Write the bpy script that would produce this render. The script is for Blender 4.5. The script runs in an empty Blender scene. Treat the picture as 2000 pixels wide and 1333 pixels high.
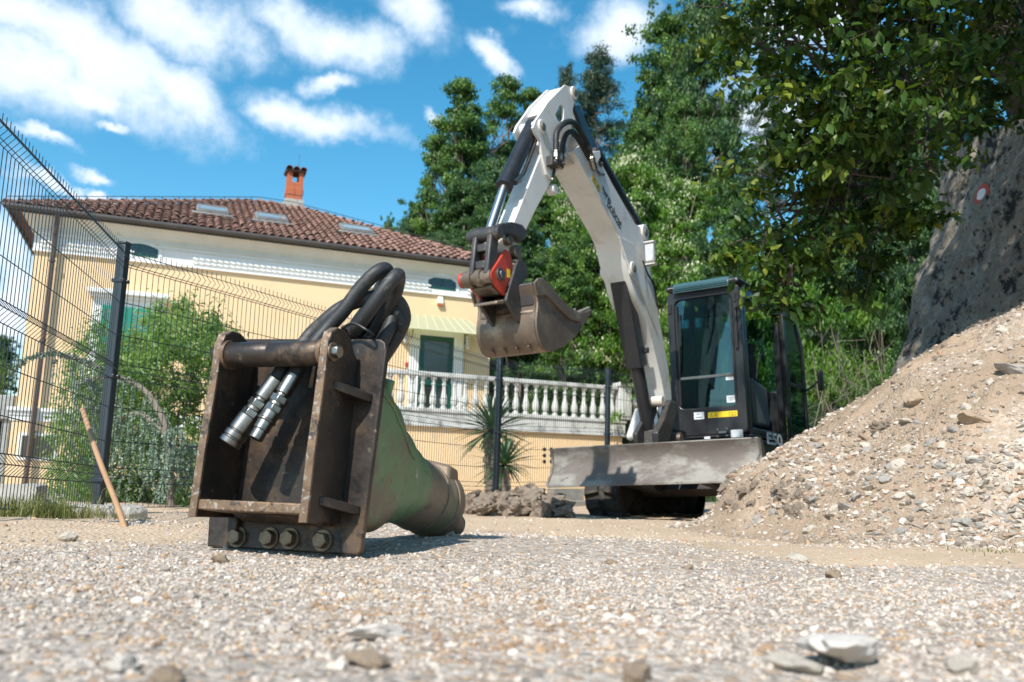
import bpy, bmesh, math, random
import numpy as np
from mathutils import Matrix, Vector
rad = math.radians
S = bpy.context.scene
COL = S.collection
# ------------------------------------------------------------------ camera
FPX = 1720.0                      # focal length in pixels of the 2000 px wide photograph
PIT = math.atan((940-667)/FPX); ROL = rad(1.8); CZ = .22
fw = np.array([0, math.cos(PIT), math.sin(PIT)]); r0 = np.array([1., 0, 0]); u0 = np.array([0, -math.sin(PIT), math.cos(PIT)])
CR = math.cos(ROL)*r0 + math.sin(ROL)*u0; CU = math.cos(ROL)*u0 - math.sin(ROL)*r0
CP = np.array([0, 0, CZ])
cam = bpy.data.cameras.new('camera'); camo = bpy.data.objects.new('camera', cam); COL.objects.link(camo)
cam.sensor_width = 36; cam.lens = FPX/2000*36; cam.clip_start = .05; cam.clip_end = 3000
camo.matrix_world = Matrix(((CR[0], CU[0], -fw[0], 0), (CR[1], CU[1], -fw[1], 0), (CR[2], CU[2], -fw[2], CZ), (0, 0, 0, 1)))
cam.dof.use_dof = True; cam.dof.focus_distance = 3.4; cam.dof.aperture_fstop = 4.0
S.camera = camo
# ------------------------------------------------------------------ light
SUN = np.array([-.38, -.80, .92]); SUN = SUN/np.linalg.norm(SUN)
sl = bpy.data.lights.new('sun', 'SUN'); sl.energy = 3.15; sl.angle = rad(.8); sl.color = (1, .955, .88)
so = bpy.data.objects.new('sun', sl); COL.objects.link(so)
so.rotation_euler = Vector(SUN).to_track_quat('Z', 'Y').to_euler(); so.location = (-6, -6, 14)
S.view_settings.view_transform = 'Standard'; S.view_settings.look = 'None'
S.view_settings.exposure = .98; S.view_settings.gamma = 1
S.view_settings.use_curve_mapping = False

def pray(px, py):
    return CR*((px-1000)/FPX) + CU*((666.5-py)/FPX) + fw
def P(px, py, Y):
    d = pray(px, py); return CP + d*(Y/d[1])
def Pz(px, py, z):
    d = pray(px, py); return CP + d*((z-CZ)/d[2])

w = bpy.data.worlds.new('World'); S.world = w; w.use_nodes = True
def build_world():
    nt = w.node_tree; N = nt.nodes; L = nt.links; N.clear()
    def nd(t, **k):
        n = N.new(t)
        for a, b in k.items(): setattr(n, a, b)
        return n
    def mth(op, a, b=None, clamp=False):
        n = nd('ShaderNodeMath', operation=op, use_clamp=clamp)
        for i, v in enumerate((a, b)):
            if v is None: continue
            if isinstance(v, (int, float)): n.inputs[i].default_value = v
            else: L.new(v, n.inputs[i])
        return n.outputs[0]
    out = nd('ShaderNodeOutputWorld'); bg = nd('ShaderNodeBackground'); L.new(bg.outputs[0], out.inputs[0])
    sky = nd('ShaderNodeTexSky', sky_type='NISHITA'); sky.sun_disc = False
    sky.sun_elevation = math.asin(SUN[2]); sky.sun_rotation = math.atan2(SUN[0], SUN[1]) % (2*math.pi)
    sky.air_density = 1.0; sky.dust_density = .6; sky.ozone_density = 2.0
    hsv = nd('ShaderNodeHueSaturation'); hsv.inputs['Hue'].default_value = .479; hsv.inputs['Saturation'].default_value = 1.36; hsv.inputs['Value'].default_value = .76
    L.new(sky.outputs[0], hsv.inputs['Color'])
    tc = nd('ShaderNodeTexCoord'); sep = nd('ShaderNodeSeparateXYZ'); L.new(tc.outputs['Generated'], sep.inputs[0])
    az = mth('ARCTAN2', sep.outputs[0], sep.outputs[1]); el = mth('ARCSINE', sep.outputs[2])
    cmb = nd('ShaderNodeCombineXYZ'); L.new(az, cmb.inputs[0]); L.new(el, cmb.inputs[1])
    n1 = nd('ShaderNodeTexNoise'); n1.inputs['Scale'].default_value = 7; n1.inputs['Detail'].default_value = 7; n1.inputs['Roughness'].default_value = .6
    L.new(tc.outputs['Generated'], n1.inputs['Vector'])
    sc = nd('ShaderNodeVectorMath', operation='MULTIPLY_ADD'); sub = nd('ShaderNodeVectorMath', operation='SUBTRACT')
    sub.inputs[1].default_value = (.5, .5, .5); L.new(n1.outputs['Color'], sub.inputs[0])
    L.new(sub.outputs[0], sc.inputs[0]); sc.inputs[1].default_value = (.13, .10, 0); L.new(cmb.outputs[0], sc.inputs[2])
    vec = sc.outputs[0]
    lobes = [(190, 105, 230, 75, 18), (40, 150, 130, 80, 0), (350, 170, 135, 42, 28), (360, 55, 130, 62, 8), (175, 185, 75, 26, 0),
             (640, 70, 130, 48, 8), (610, 235, 150, 30, 10), (540, 215, 70, 22, 0), (800, 30, 90, 50, 30), (965, 118, 70, 20, 28), (1215, 45, 90, 50, -20),
             (1040, 20, 60, 20, 0), (640, 165, 50, 18, -12), (110, 285, 50, 12, 0), (190, 340, 32, 11, 0), (850, 228, 34, 11, 10), (230, 245, 34, 10, 0),
             (200, 375, 120, 9, 3), (1480, 240, 110, 80, 0), (1560, 40, 120, 60, 0), (60, 20, 150, 40, 0), (20, 560, 60, 150, 0)]
    acc = None
    for px, py, rx, ry, a in lobes:
        d = pray(px, py); d = d/np.linalg.norm(d)
        m = nd('ShaderNodeMapping', vector_type='TEXTURE')
        m.inputs['Location'].default_value = (math.atan2(d[0], d[1]), math.asin(d[2]), 0)
        m.inputs['Rotation'].default_value = (0, 0, -rad(a)); m.inputs['Scale'].default_value = (1.35*rx/FPX, 1.35*ry/FPX, 1)
        L.new(vec, m.inputs[0])
        ln = nd('ShaderNodeVectorMath', operation='LENGTH'); L.new(m.outputs[0], ln.inputs[0])
        v = mth('SUBTRACT', 1.30, ln.outputs['Value'])
        acc = v if acc is None else mth('MAXIMUM', acc, v)
    # elsewhere in the sky: scattered cumulus of the same kind
    n2 = nd('ShaderNodeTexNoise'); n2.inputs['Scale'].default_value = 2.6; n2.inputs['Detail'].default_value = 8; n2.inputs['Roughness'].default_value = .58
    L.new(tc.outputs['Generated'], n2.inputs['Vector'])
    gen = mth('MULTIPLY', mth('SUBTRACT', n2.outputs[0], .60), 5.0)
    acc = mth('MAXIMUM', mth('MAXIMUM', acc, 0), gen)
    n3 = nd('ShaderNodeTexNoise'); n3.inputs['Scale'].default_value = 13; n3.inputs['Detail'].default_value = 9; n3.inputs['Roughness'].default_value = .62
    L.new(tc.outputs['Generated'], n3.inputs['Vector'])
    den = mth('ADD', acc, mth('MULTIPLY', mth('SUBTRACT', n3.outputs[0], .55), 1.7))
    mr = nd('ShaderNodeMapRange', interpolation_type='SMOOTHSTEP'); L.new(den, mr.inputs[0])
    mr.inputs[1].default_value = .08; mr.inputs[2].default_value = .95
    cr = nd('ShaderNodeMapRange'); L.new(den, cr.inputs[0]); cr.inputs[1].default_value = .3; cr.inputs[2].default_value = 1.3
    cc = nd('ShaderNodeMix', data_type='RGBA'); L.new(cr.outputs[0], cc.inputs[0])
    cc.inputs[6].default_value = (2.6, 3.4, 4.3, 1); cc.inputs[7].default_value = (4.5, 4.7, 4.95, 1)
    mx = nd('ShaderNodeMix', data_type='RGBA'); L.new(mth('MULTIPLY', mr.outputs[0], .93), mx.inputs[0])
    L.new(hsv.outputs[0], mx.inputs[6]); L.new(cc.outputs[2], mx.inputs[7])
    L.new(mx.outputs[2], bg.inputs['Color']); bg.inputs['Strength'].default_value = .134
build_world()

# ------------------------------------------------------------------ helpers
rng = np.random.default_rng(7); random.seed(7)
WL = {}
class Frame:
    """a local frame in the world: x, y, z axes about an origin"""
    def __init__(s, o, x, y, z): s.o = np.array(o, float); s.ax = [np.array(v, float) for v in (x, y, z)]
    def w(s, p): return s.o + s.ax[0]*p[0] + s.ax[1]*p[1] + s.ax[2]*p[2]
    def hit(s, px, py, axis, val):
        d = pray(px, py); a = s.ax[axis]; t = (val + (s.o-CP)@a)/(d@a); q = CP + d*t - s.o
        return np.array([q@s.ax[0], q@s.ax[1], q@s.ax[2]])
    def tr(s, pts, axis, val): return [s.hit(a, b, axis, val) for a, b in pts]
    def M(s, p=(0, 0, 0)):
        o = s.w(p); a = s.ax
        return Matrix(((a[0][0], a[1][0], a[2][0], o[0]), (a[0][1], a[1][1], a[2][1], o[1]), (a[0][2], a[1][2], a[2][2], o[2]), (0, 0, 0, 1)))
WF = Frame((0, 0, 0), (1, 0, 0), (0, 1, 0), (0, 0, 1))
def machine_frame(th, o, tilt):
    h = np.array([-math.sin(th), -math.cos(th), 0]); l = np.array([math.cos(th), -math.sin(th), 0]); u = np.array([0, 0, 1.])
    return Frame(o, h, l*math.cos(tilt)+u*math.sin(tilt), u*math.cos(tilt)-l*math.sin(tilt))

def root(name, label, cat, loc, group=None):
    o = bpy.data.objects.new(name, None); COL.objects.link(o); o.empty_display_size = .2
    o.location = loc; WL[o.name] = np.array(loc, float); tag(o, label, cat, group); return o
def tag(o, label=None, cat=None, group=None, kind=None):
    if label: o['label'] = label
    if cat: o['category'] = cat
    if group: o['group'] = group
    if kind: o['kind'] = kind
    return o
def link(name, me, m, parent=None, loc=(0, 0, 0), mat4=None):
    o = bpy.data.objects.new(name, me); COL.objects.link(o)
    if m is not None and not me.materials: me.materials.append(m)
    pw = WL[parent.name] if parent else np.zeros(3)
    if parent: o.parent = parent
    if mat4 is not None:
        mm = mat4.copy(); mm.translation = mm.translation - Vector(pw); o.matrix_basis = mm
        WL[o.name] = np.array(mat4.translation)
    else:
        o.location = np.array(loc) - pw; WL[o.name] = np.array(loc, float)
    return o
class MB:
    def __init__(s, fr=WF): s.f = fr; s.v = []; s.fc = []
    def add(s, vs, fs):
        b = len(s.v); s.v += [s.f.w(p) for p in vs]; s.fc += [tuple(i+b for i in f) for f in fs]; return s
    def box(s, a, b):
        x0, y0, z0 = a; x1, y1, z1 = b
        return s.add([(x0,y0,z0),(x1,y0,z0),(x1,y1,z0),(x0,y1,z0),(x0,y0,z1),(x1,y0,z1),(x1,y1,z1),(x0,y1,z1)],
                     [(0,3,2,1),(4,5,6,7),(0,1,5,4),(1,2,6,5),(2,3,7,6),(3,0,4,7)])
    def prism(s, pts, axis, v0, v1):
        """pts: 3-vectors whose 'axis' component is ignored; extruded from v0 to v1"""
        n = len(pts); A = []; 
        for val in (v0, v1):
            for p in pts:
                q = list(p); q[axis] = val; A.append(q)
        return s.add(A, [tuple(range(n)), tuple(range(2*n-1, n-1, -1))] + [(i, i+n, (i+1) % n+n, (i+1) % n) for i in range(n)])
    def hull4(s, q0, q1):   # two matching polygons
        n = len(q0)
        return s.add(list(q0)+list(q1), [tuple(range(n)), tuple(range(2*n-1, n-1, -1))] + [(i, i+n, (i+1) % n+n, (i+1) % n) for i in range(n)])
    def cyl(s, a, b, r0, r1=None, n=20, caps=True):
        return s.tube([a, b], [r0, r0 if r1 is None else r1], n, caps)
    def tube(s, path, r, n=12, caps=True):
        path = [np.array(p, float) for p in path]; k = len(path)
        if isinstance(r, (int, float)): r = [r]*k
        vs = []; fs = []; prev = None
        for i in range(k):
            t = path[min(i+1, k-1)] - path[max(i-1, 0)]; t = t/(np.linalg.norm(t)+1e-9)
            if prev is None:
                a = np.array([0, 0, 1.]) if abs(t[2]) < .9 else np.array([1., 0, 0])
            else: a = prev
            u = a - t*(a@t); u /= np.linalg.norm(u)+1e-9; v = np.cross(t, u); prev = u
            for j in range(n):
                c, q = math.cos(2*math.pi*j/n), math.sin(2*math.pi*j/n); vs.append(path[i]+(u*c+v*q)*r[i])
        for i in range(k-1):
            for j in range(n):
                fs.append((i*n+j, i*n+(j+1) % n, (i+1)*n+(j+1) % n, (i+1)*n+j))
        if caps: fs += [tuple(range(n-1, -1, -1)), tuple(range((k-1)*n, k*n))]
        return s.add(vs, fs)
    def lathe(s, prof, a, b, n=16):
        """prof: (t, r) pairs along the axis a->b"""
        a = np.array(a, float); b = np.array(b, float); return s.tube([a+(b-a)*t for t, _ in prof], [q for _, q in prof], n)
    def mesh(s, name, c=(0, 0, 0)):
        me = bpy.data.meshes.new(name); V = np.array(s.v) - np.array(c)
        me.from_pydata(V.tolist(), [], s.fc); me.update(); return me
    def build(s, name, m, parent=None, bevel=0, smooth=False, seg=2):
        V = np.array(s.v); c = (V.min(0)+V.max(0))/2; c[2] = V[:, 2].min()
        me = s.mesh(name, c); bm = bmesh.new(); bm.from_mesh(me); bmesh.ops.recalc_face_normals(bm, faces=bm.faces); bm.to_mesh(me); bm.free()
        o = link(name, me, m, parent, c)
        if smooth or bevel: shade(me, 35)
        if bevel:
            b = o.modifiers.new('bevel', 'BEVEL'); b.width = bevel; b.segments = seg; b.limit_method = 'ANGLE'; b.angle_limit = rad(30); b.harden_normals = False
        return o
def shade(me, ang=35):
    me.polygons.foreach_set('use_smooth', [True]*len(me.polygons))
    try: me.set_sharp_from_angle(angle=rad(ang))
    except Exception: pass
def spline(pts, n=8):
    pts = [np.array(p, float) for p in pts]; P0 = [2*pts[0]-pts[1]] + pts + [2*pts[-1]-pts[-2]]; out = []
    for i in range(1, len(P0)-2):
        a, b, c, d = P0[i-1:i+3]
        for k in range(n):
            t = k/n; out.append(.5*((2*b)+(-a+c)*t+(2*a-5*b+4*c-d)*t*t+(-a+3*b-3*c+d)*t**3))
    out.append(pts[-1]); return out
def npmesh(name, V, F, attr=None):
    """fast mesh from arrays, F (n,k) of equal polygons; attr: dict of face float attributes"""
    me = bpy.data.meshes.new(name); n, k = F.shape
    me.vertices.add(len(V)); me.vertices.foreach_set('co', V.astype(np.float32).ravel())
    me.loops.add(n*k); me.loops.foreach_set('vertex_index', F.astype(np.int32).ravel())
    me.polygons.add(n); me.polygons.foreach_set('loop_start', np.arange(0, n*k, k, dtype=np.int32))
    me.update(calc_edges=True)
    for a, val in (attr or {}).items():
        at = me.attributes.new(a, 'FLOAT', 'FACE'); at.data.foreach_set('value', val.astype(np.float32))
    return me

# value noise on the plane / in space
class VN:
    def __init__(s, seed): s.t = np.random.default_rng(seed).random((64, 64, 64)).astype(np.float32)
    def __call__(s, x, y, z=0.):
        x, y, z = np.broadcast_arrays(np.asarray(x, float), np.asarray(y, float), np.asarray(z, float))
        xi, yi, zi = [np.floor(a).astype(int) for a in (x, y, z)]; xf, yf, zf = x-xi, y-yi, z-zi
        xf, yf, zf = [a*a*(3-2*a) for a in (xf, yf, zf)]; r = 0
        for a in (0, 1):
            for b in (0, 1):
                for c in (0, 1):
                    r = r + s.t[(xi+a) % 64, (yi+b) % 64, (zi+c) % 64]*(xf if a else 1-xf)*(yf if b else 1-yf)*(zf if c else 1-zf)
        return r*2-1
    def fbm(s, x, y, z=0., o=4, g=.5):
        r = 0; a = 1
        for i in range(o): r = r + a*s(np.asarray(x)*2**i+i*7.3, np.asarray(y)*2**i+i*3.1, np.asarray(z)*2**i); a *= g
        return r
vn = VN(3)

# ------------------------------------------------------------------ materials
def rgb(c): return (c[0], c[1], c[2], 1)
def mat(name, c1, c2=None, scale=4, rough=.6, metal=0, bump=0, bscale=60, dirt=None, dscale=3, dlo=.5, dhi=.62, rvar=0, spec=.5, coat=0, trans=0, stretch=None):
    m = bpy.data.materials.new(name); m.use_nodes = True; nt = m.node_tree; N = nt.nodes; L = nt.links
    b = N['Principled BSDF']; b.inputs['Roughness'].default_value = rough; b.inputs['Metallic'].default_value = metal
    b.inputs['Specular IOR Level'].default_value = spec
    if coat: b.inputs['Coat Weight'].default_value = coat; b.inputs['Coat Roughness'].default_value = .12
    tc = N.new('ShaderNodeTexCoord'); vec = tc.outputs['Object']
    if stretch:
        mp = N.new('ShaderNodeMapping'); mp.inputs['Scale'].default_value = stretch; L.new(vec, mp.inputs[0]); vec = mp.outputs[0]
    def noise(s, d=6, r=.6):
        n = N.new('ShaderNodeTexNoise'); n.inputs['Scale'].default_value = s; n.inputs['Detail'].default_value = d; n.inputs['Roughness'].default_value = r
        L.new(vec, n.inputs['Vector']); return n.outputs[0]
    def mr(src, a, bb, c=0, d=1):
        n = N.new('ShaderNodeMapRange'); L.new(src, n.inputs[0])
        for i, v in enumerate((a, bb, c, d)): n.inputs[i+1].default_value = v
        return n.outputs[0]
    def mix(f, a, bcol):
        n = N.new('ShaderNodeMix'); n.data_type = 'RGBA'; L.new(f, n.inputs[0])
        for i, v in ((6, a), (7, bcol)):
            if isinstance(v, tuple): n.inputs[i].default_value = rgb(v)
            else: L.new(v, n.inputs[i])
        return n.outputs[2]
    col = tuple(c1)
    if c2: col = mix(mr(noise(scale), .32, .68), tuple(c1), tuple(c2))
    if dirt:
        for k, (dc, ds, lo, hi) in enumerate(dirt):
            f = mr(noise(ds, 8, .68), lo, hi); col = mix(f, col, tuple(dc))
    if isinstance(col, tuple): b.inputs['Base Color'].default_value = rgb(col)
    else: L.new(col, b.inputs['Base Color'])
    if rvar: L.new(mr(noise(scale*2.3), .3, .7, max(0, rough-rvar), min(1, rough+rvar)), b.inputs['Roughness'])
    if bump:
        bp = N.new('ShaderNodeBump'); bp.inputs['Strength'].default_value = 1; bp.inputs['Distance'].default_value = bump
        L.new(noise(bscale, 6, .6), bp.inputs['Height']); L.new(bp.outputs[0], b.inputs['Normal'])
    return m
def leafmat(name, stops, trans=.35, rough=.45, spec=.35):
    m = bpy.data.materials.new(name); m.use_nodes = True; nt = m.node_tree; N = nt.nodes; L = nt.links
    b = N['Principled BSDF']; at = N.new('ShaderNodeAttribute'); at.attribute_name = 'tint'
    r = N.new('ShaderNodeValToRGB'); L.new(at.outputs['Fac'], r.inputs[0]); e = r.color_ramp.elements
    while len(e) < len(stops): e.new(.5)
    for i, (p, c) in enumerate(stops): e[i].position = p; e[i].color = rgb(c)
    L.new(r.outputs[0], b.inputs['Base Color']); b.inputs['Roughness'].default_value = rough; b.inputs['Specular IOR Level'].default_value = spec
    if trans:
        t = N.new('ShaderNodeBsdfTranslucent'); g = N.new('ShaderNodeMix'); g.data_type = 'RGBA'; g.blend_type = 'MULTIPLY'; g.inputs[0].default_value = 1
        L.new(r.outputs[0], g.inputs[6]); g.inputs[7].default_value = (1.5, 1.5, .6, 1); L.new(g.outputs[2], t.inputs[0])
        ms = N.new('ShaderNodeMixShader'); ms.inputs[0].default_value = trans
        L.new(b.outputs[0], ms.inputs[1]); L.new(t.outputs[0], ms.inputs[2]); L.new(ms.outputs[0], N['Material Output'].inputs[0])
    return m
def glassmat(name, tint, gloss=.12, rough=.02, sp=(0.8, .9, .9)):
    m = bpy.data.materials.new(name); m.use_nodes = True; nt = m.node_tree; N = nt.nodes; L = nt.links; N.remove(N['Principled BSDF'])
    t = N.new('ShaderNodeBsdfTransparent'); t.inputs[0].default_value = rgb(tint); g = N.new('ShaderNodeBsdfGlossy'); g.inputs['Roughness'].default_value = rough
    g.inputs[0].default_value = rgb(sp)
    lw = N.new('ShaderNodeLayerWeight'); lw.inputs[0].default_value = .35
    mr = N.new('ShaderNodeMapRange'); L.new(lw.outputs['Fresnel'], mr.inputs[0]); mr.inputs[3].default_value = gloss; mr.inputs[4].default_value = .9
    ms = N.new('ShaderNodeMixShader'); L.new(mr.outputs[0], ms.inputs[0]); L.new(t.outputs[0], ms.inputs[1]); L.new(g.outputs[0], ms.inputs[2])
    L.new(ms.outputs[0], N['Material Output'].inputs[0]); return m
M = {}
M['white'] = mat('white_paint', (.72, .715, .69), (.63, .62, .59), 3, .42, 0, .0006, 90, dirt=[((.46, .41, .34), 5, .54, .76), ((.28, .20, .14), 38, .665, .71), ((.16, .13, .11), 14, .69, .75)], coat=.15)
M['wear'] = mat('dusty_white', (.62, .57, .50), (.55, .49, .42), 6, .6, 0, .001, 90, dirt=[((.25, .2, .15), 30, .62, .72)])
M['black'] = mat('black_paint', (.016, .017, .020), (.024, .025, .028), 4, .36, 0, .0005, 120, dirt=[((.13, .11, .09), 22, .62, .82)], rvar=.1)
M['rubber'] = mat('track_rubber', (.025, .025, .026), (.05, .047, .043), 8, .8, 0, .002, 60, dirt=[((.16, .13, .10), 7, .52, .75)])
M['under'] = mat('undercarriage_steel', (.022, .021, .021), (.035, .031, .028), 6, .7, 0, .001, 60)
M['rod'] = mat('chrome_rod', (.60, .60, .60), None, 4, .32, 1)
M['pin'] = mat('pin_steel', (.30, .26, .20), (.16, .12, .09), 20, .45, .8, .0006, 120)
M['blade'] = mat('blade_steel', (.115, .095, .082), (.165, .14, .122), 2.2, .62, .1, .001, 40,
                 dirt=[((.27, .255, .225), 1.9, .47, .58), ((.09, .07, .06), 7, .60, .72), ((.5, .5, .47), 34, .66, .72)], stretch=(1, 1, 2.2))
M['bucket'] = mat('bucket_steel', (.12, .09, .07), (.20, .155, .115), 5, .5, .45, .0015, 55,
                  dirt=[((.33, .27, .20), 4.5, .52, .68), ((.05, .045, .045), 6, .58, .68), ((.50, .46, .40), 48, .66, .73)])
M['dark_steel'] = mat('dark_steel', (.045, .045, .048), (.085, .078, .072), 8, .5, .4, .001, 60, dirt=[((.24, .19, .14), 14, .58, .72)])
M['red'] = mat('red_paint', (.50, .045, .025), (.38, .05, .03), 8, .45, 0, .001, 60, dirt=[((.20, .12, .08), 18, .55, .68)])
M['yellow'] = mat('yellow_sticker', (.80, .56, .02), None, 4, .5)
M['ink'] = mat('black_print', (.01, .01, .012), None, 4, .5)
M['sticker'] = mat('white_sticker', (.72, .76, .80), None, 4, .5)
M['lettering'] = mat('pale_lettering', (.70, .72, .72), None, 4, .5)
M['lens'] = mat('lamp_lens', (.60, .63, .66), (.45, .48, .52), 30, .15, 0, coat=.5)
M['seat'] = mat('seat_cloth', (.05, .055, .062), (.035, .038, .042), 20, .8)
M['grey_plastic'] = mat('grey_plastic', (.10, .115, .12), (.08, .09, .095), 8, .5)
M['cabglass'] = glassmat('cab_glass', (.50, .66, .64), .05, .015, (.6, .8, .85))
M['roofglass'] = mat('roof_visor', (.045, .10, .11), (.06, .13, .14), 5, .16, 0, coat=.8)
M['rustplate'] = mat('worn_steel', (.030, .024, .021), (.062, .047, .037), 6, .42, .4, .0012, 70,
                     dirt=[((.15, .095, .055), 6, .50, .72), ((.018, .016, .016), 9, .55, .64), ((.26, .20, .14), 26, .62, .74), ((.42, .19, .06), 40, .70, .75)], rvar=.15)
M['rustedge'] = mat('rusty_edge_steel', (.12, .075, .045), (.25, .16, .095), 16, .5, .35, .0015, 90,
                    dirt=[((.40, .37, .33), 60, .54, .66), ((.04, .033, .03), 20, .54, .62), ((.40, .20, .08), 12, .60, .68)])
M['green'] = mat('worn_green_paint', (.10, .19, .085), (.165, .24, .115), 5, .48, .05, .0012, 45,
                 dirt=[((.17, .125, .08), 4.2, .48, .60), ((.34, .06, .04), 13, .64, .66), ((.45, .40, .33), 21, .655, .67), ((.055, .045, .035), 27, .64, .66), ((.10, .085, .06), 11, .58, .70), ((.32, .27, .2), 42, .68, .74)])
M['browncap'] = mat('muddy_brown_steel', (.16, .115, .078), (.23, .175, .125), 5, .55, .3, .0015, 50, dirt=[((.07, .055, .045), 8, .55, .7)])
M['hose'] = mat('rubber_hose', (.013, .014, .015), (.024, .024, .025), 9, .56, 0, .0006, 160, dirt=[((.17, .145, .12), 9, .54, .80), ((.10, .09, .08), 40, .6, .7)])
M['coupler'] = mat('coupler_steel', (.36, .34, .31), (.20, .185, .165), 14, .34, 1, .0004, 200, dirt=[((.10, .085, .07), 9, .56, .70)])
M['bolt'] = mat('bolt_steel', (.26, .20, .14), (.13, .10, .07), 28, .45, .7, .0008, 160, dirt=[((.36, .17, .07), 30, .58, .68)])
M['wire'] = mat('fence_coating', (.020, .030, .034), None, 4, .4)
M['post'] = mat('post_coating', (.022, .032, .042), (.03, .04, .05), 4, .36, 0, .0004, 90, dirt=[((.16, .16, .15), 40, .68, .74)])
M['plaster'] = mat('yellow_plaster', (.80, .575, .335), (.76, .55, .325), 1.1, .85, 0, .002, 30, dirt=[((.60, .46, .29), 1.7, .56, .8), ((.66, .52, .36), 7, .6, .75)])
M['stucco'] = mat('white_stucco', (.80, .80, .77), (.74, .73, .70), 2.2, .85, 0, .002, 30)
M['cornice'] = mat('cream_cornice', (.70, .67, .58), (.62, .59, .51), 1.8, .85, 0, .003, 16, dirt=[((.24, .21, .16), 3.2, .66, .72)])
M['stained'] = mat('stained_balustrade', (.60, .60, .57), (.48, .48, .46), 3, .85, 0, .004, 20, dirt=[((.20, .20, .19), 3.0, .50, .66), ((.10, .10, .095), 7, .60, .72)], stretch=(1, 1, .55))
M['gutter'] = mat('dark_gutter', (.055, .045, .040), (.075, .063, .055), 3, .4)
M['pipe'] = mat('brown_downpipe', (.10, .065, .048), None, 4, .4)
M['brick'] = mat('chimney_brick', (.42, .105, .045), (.52, .16, .075), 9, .8, 0, .003, 40)
M['mortar'] = mat('mortar', (.30, .20, .15), None, 4, .9)
M['shutter'] = mat('green_shutter', (.012, .20, .135), (.02, .24, .165), 5, .4)
M['baluster'] = mat('weathered_baluster', (.60, .60, .57), (.50, .50, .47), 3, .85, 0, .004, 30, dirt=[((.25, .25, .235), 5, .52, .68)])
M['doorgreen'] = mat('dark_green_frame', (.010, .075, .052), None, 4, .4)
M['winglass'] = mat('window_glass', (.012, .018, .018), (.03, .04, .04), 2, .06, 0, spec=.8)
M['doorglass'] = mat('door_glass', (.045, .055, .045), (.07, .075, .06), 1.5, .12, 0, spec=.8, stretch=(1, 1, 8))
M['skyglass'] = mat('skylight_glass', (.30, .36, .38), (.24, .29, .31), 2, .08, 0, spec=.9)
M['flash'] = mat('flashing', (.32, .33, .32), (.22, .22, .21), 6, .5, .3)
M['awning'] = leafmat('awning_sheet', [(0, (.50, .50, .36)), (1, (.50, .50, .36))], .3, .4)
M['awnrib'] = mat('awning_rib', (.55, .54, .34), None, 4, .5)
M['lantern'] = mat('lantern_cream', (.62, .60, .50), None, 4, .5)
M['bark'] = mat('bark', (.16, .13, .10), (.24, .20, .16), 7, .9, 0, .01, 16, stretch=(1, 1, .3))
M['darkbark'] = mat('dark_bark', (.055, .042, .032), (.09, .07, .052), 9, .9, 0, .01, 22, stretch=(1, 1, .3))
M['concrete'] = mat('pale_concrete', (.45, .43, .39), (.36, .34, .30), 5, .9, 0, .004, 40, dirt=[((.25, .2, .15), 9, .55, .7)])
M['wood'] = mat('wooden_handle', (.42, .25, .135), (.33, .19, .10), 14, .55, 0, .0006, 90, stretch=(1, 1, .15))
M['rock'] = mat('brown_rock', (.17, .13, .095), (.27, .215, .165), 6, .9, 0, .008, 24, dirt=[((.12, .09, .07), 9, .55, .7)])
M['palestone'] = mat('pale_stone', (.52, .46, .38), (.42, .37, .31), 9, .85, 0, .002, 70, dirt=[((.36, .26, .16), 6, .56, .7)])
M['whitestone'] = mat('white_stone', (.66, .60, .53), (.56, .50, .44), 9, .85, 0, .002, 70)
M['greystone'] = mat('grey_stone', (.34, .31, .275), (.26, .24, .215), 9, .85, 0, .002, 70, dirt=[((.45, .40, .32), 8, .56, .7)])
M['tanstone'] = mat('tan_stone', (.30, .215, .145), (.39, .295, .205), 9, .85, 0, .003, 50, dirt=[((.22, .17, .12), 12, .54, .66)])
M['polegreen'] = mat('green_pole', (.015, .085, .07), None, 4, .4)
M['paintred'] = mat('trail_red', (.50, .07, .04), (.42, .10, .07), 14, .8)
M['paintwhite'] = mat('trail_white', (.75, .74, .71), None, 14, .8)
M['orange_cap'] = mat('plastic_red', (.5, .03, .02), None, 4, .4)

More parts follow.
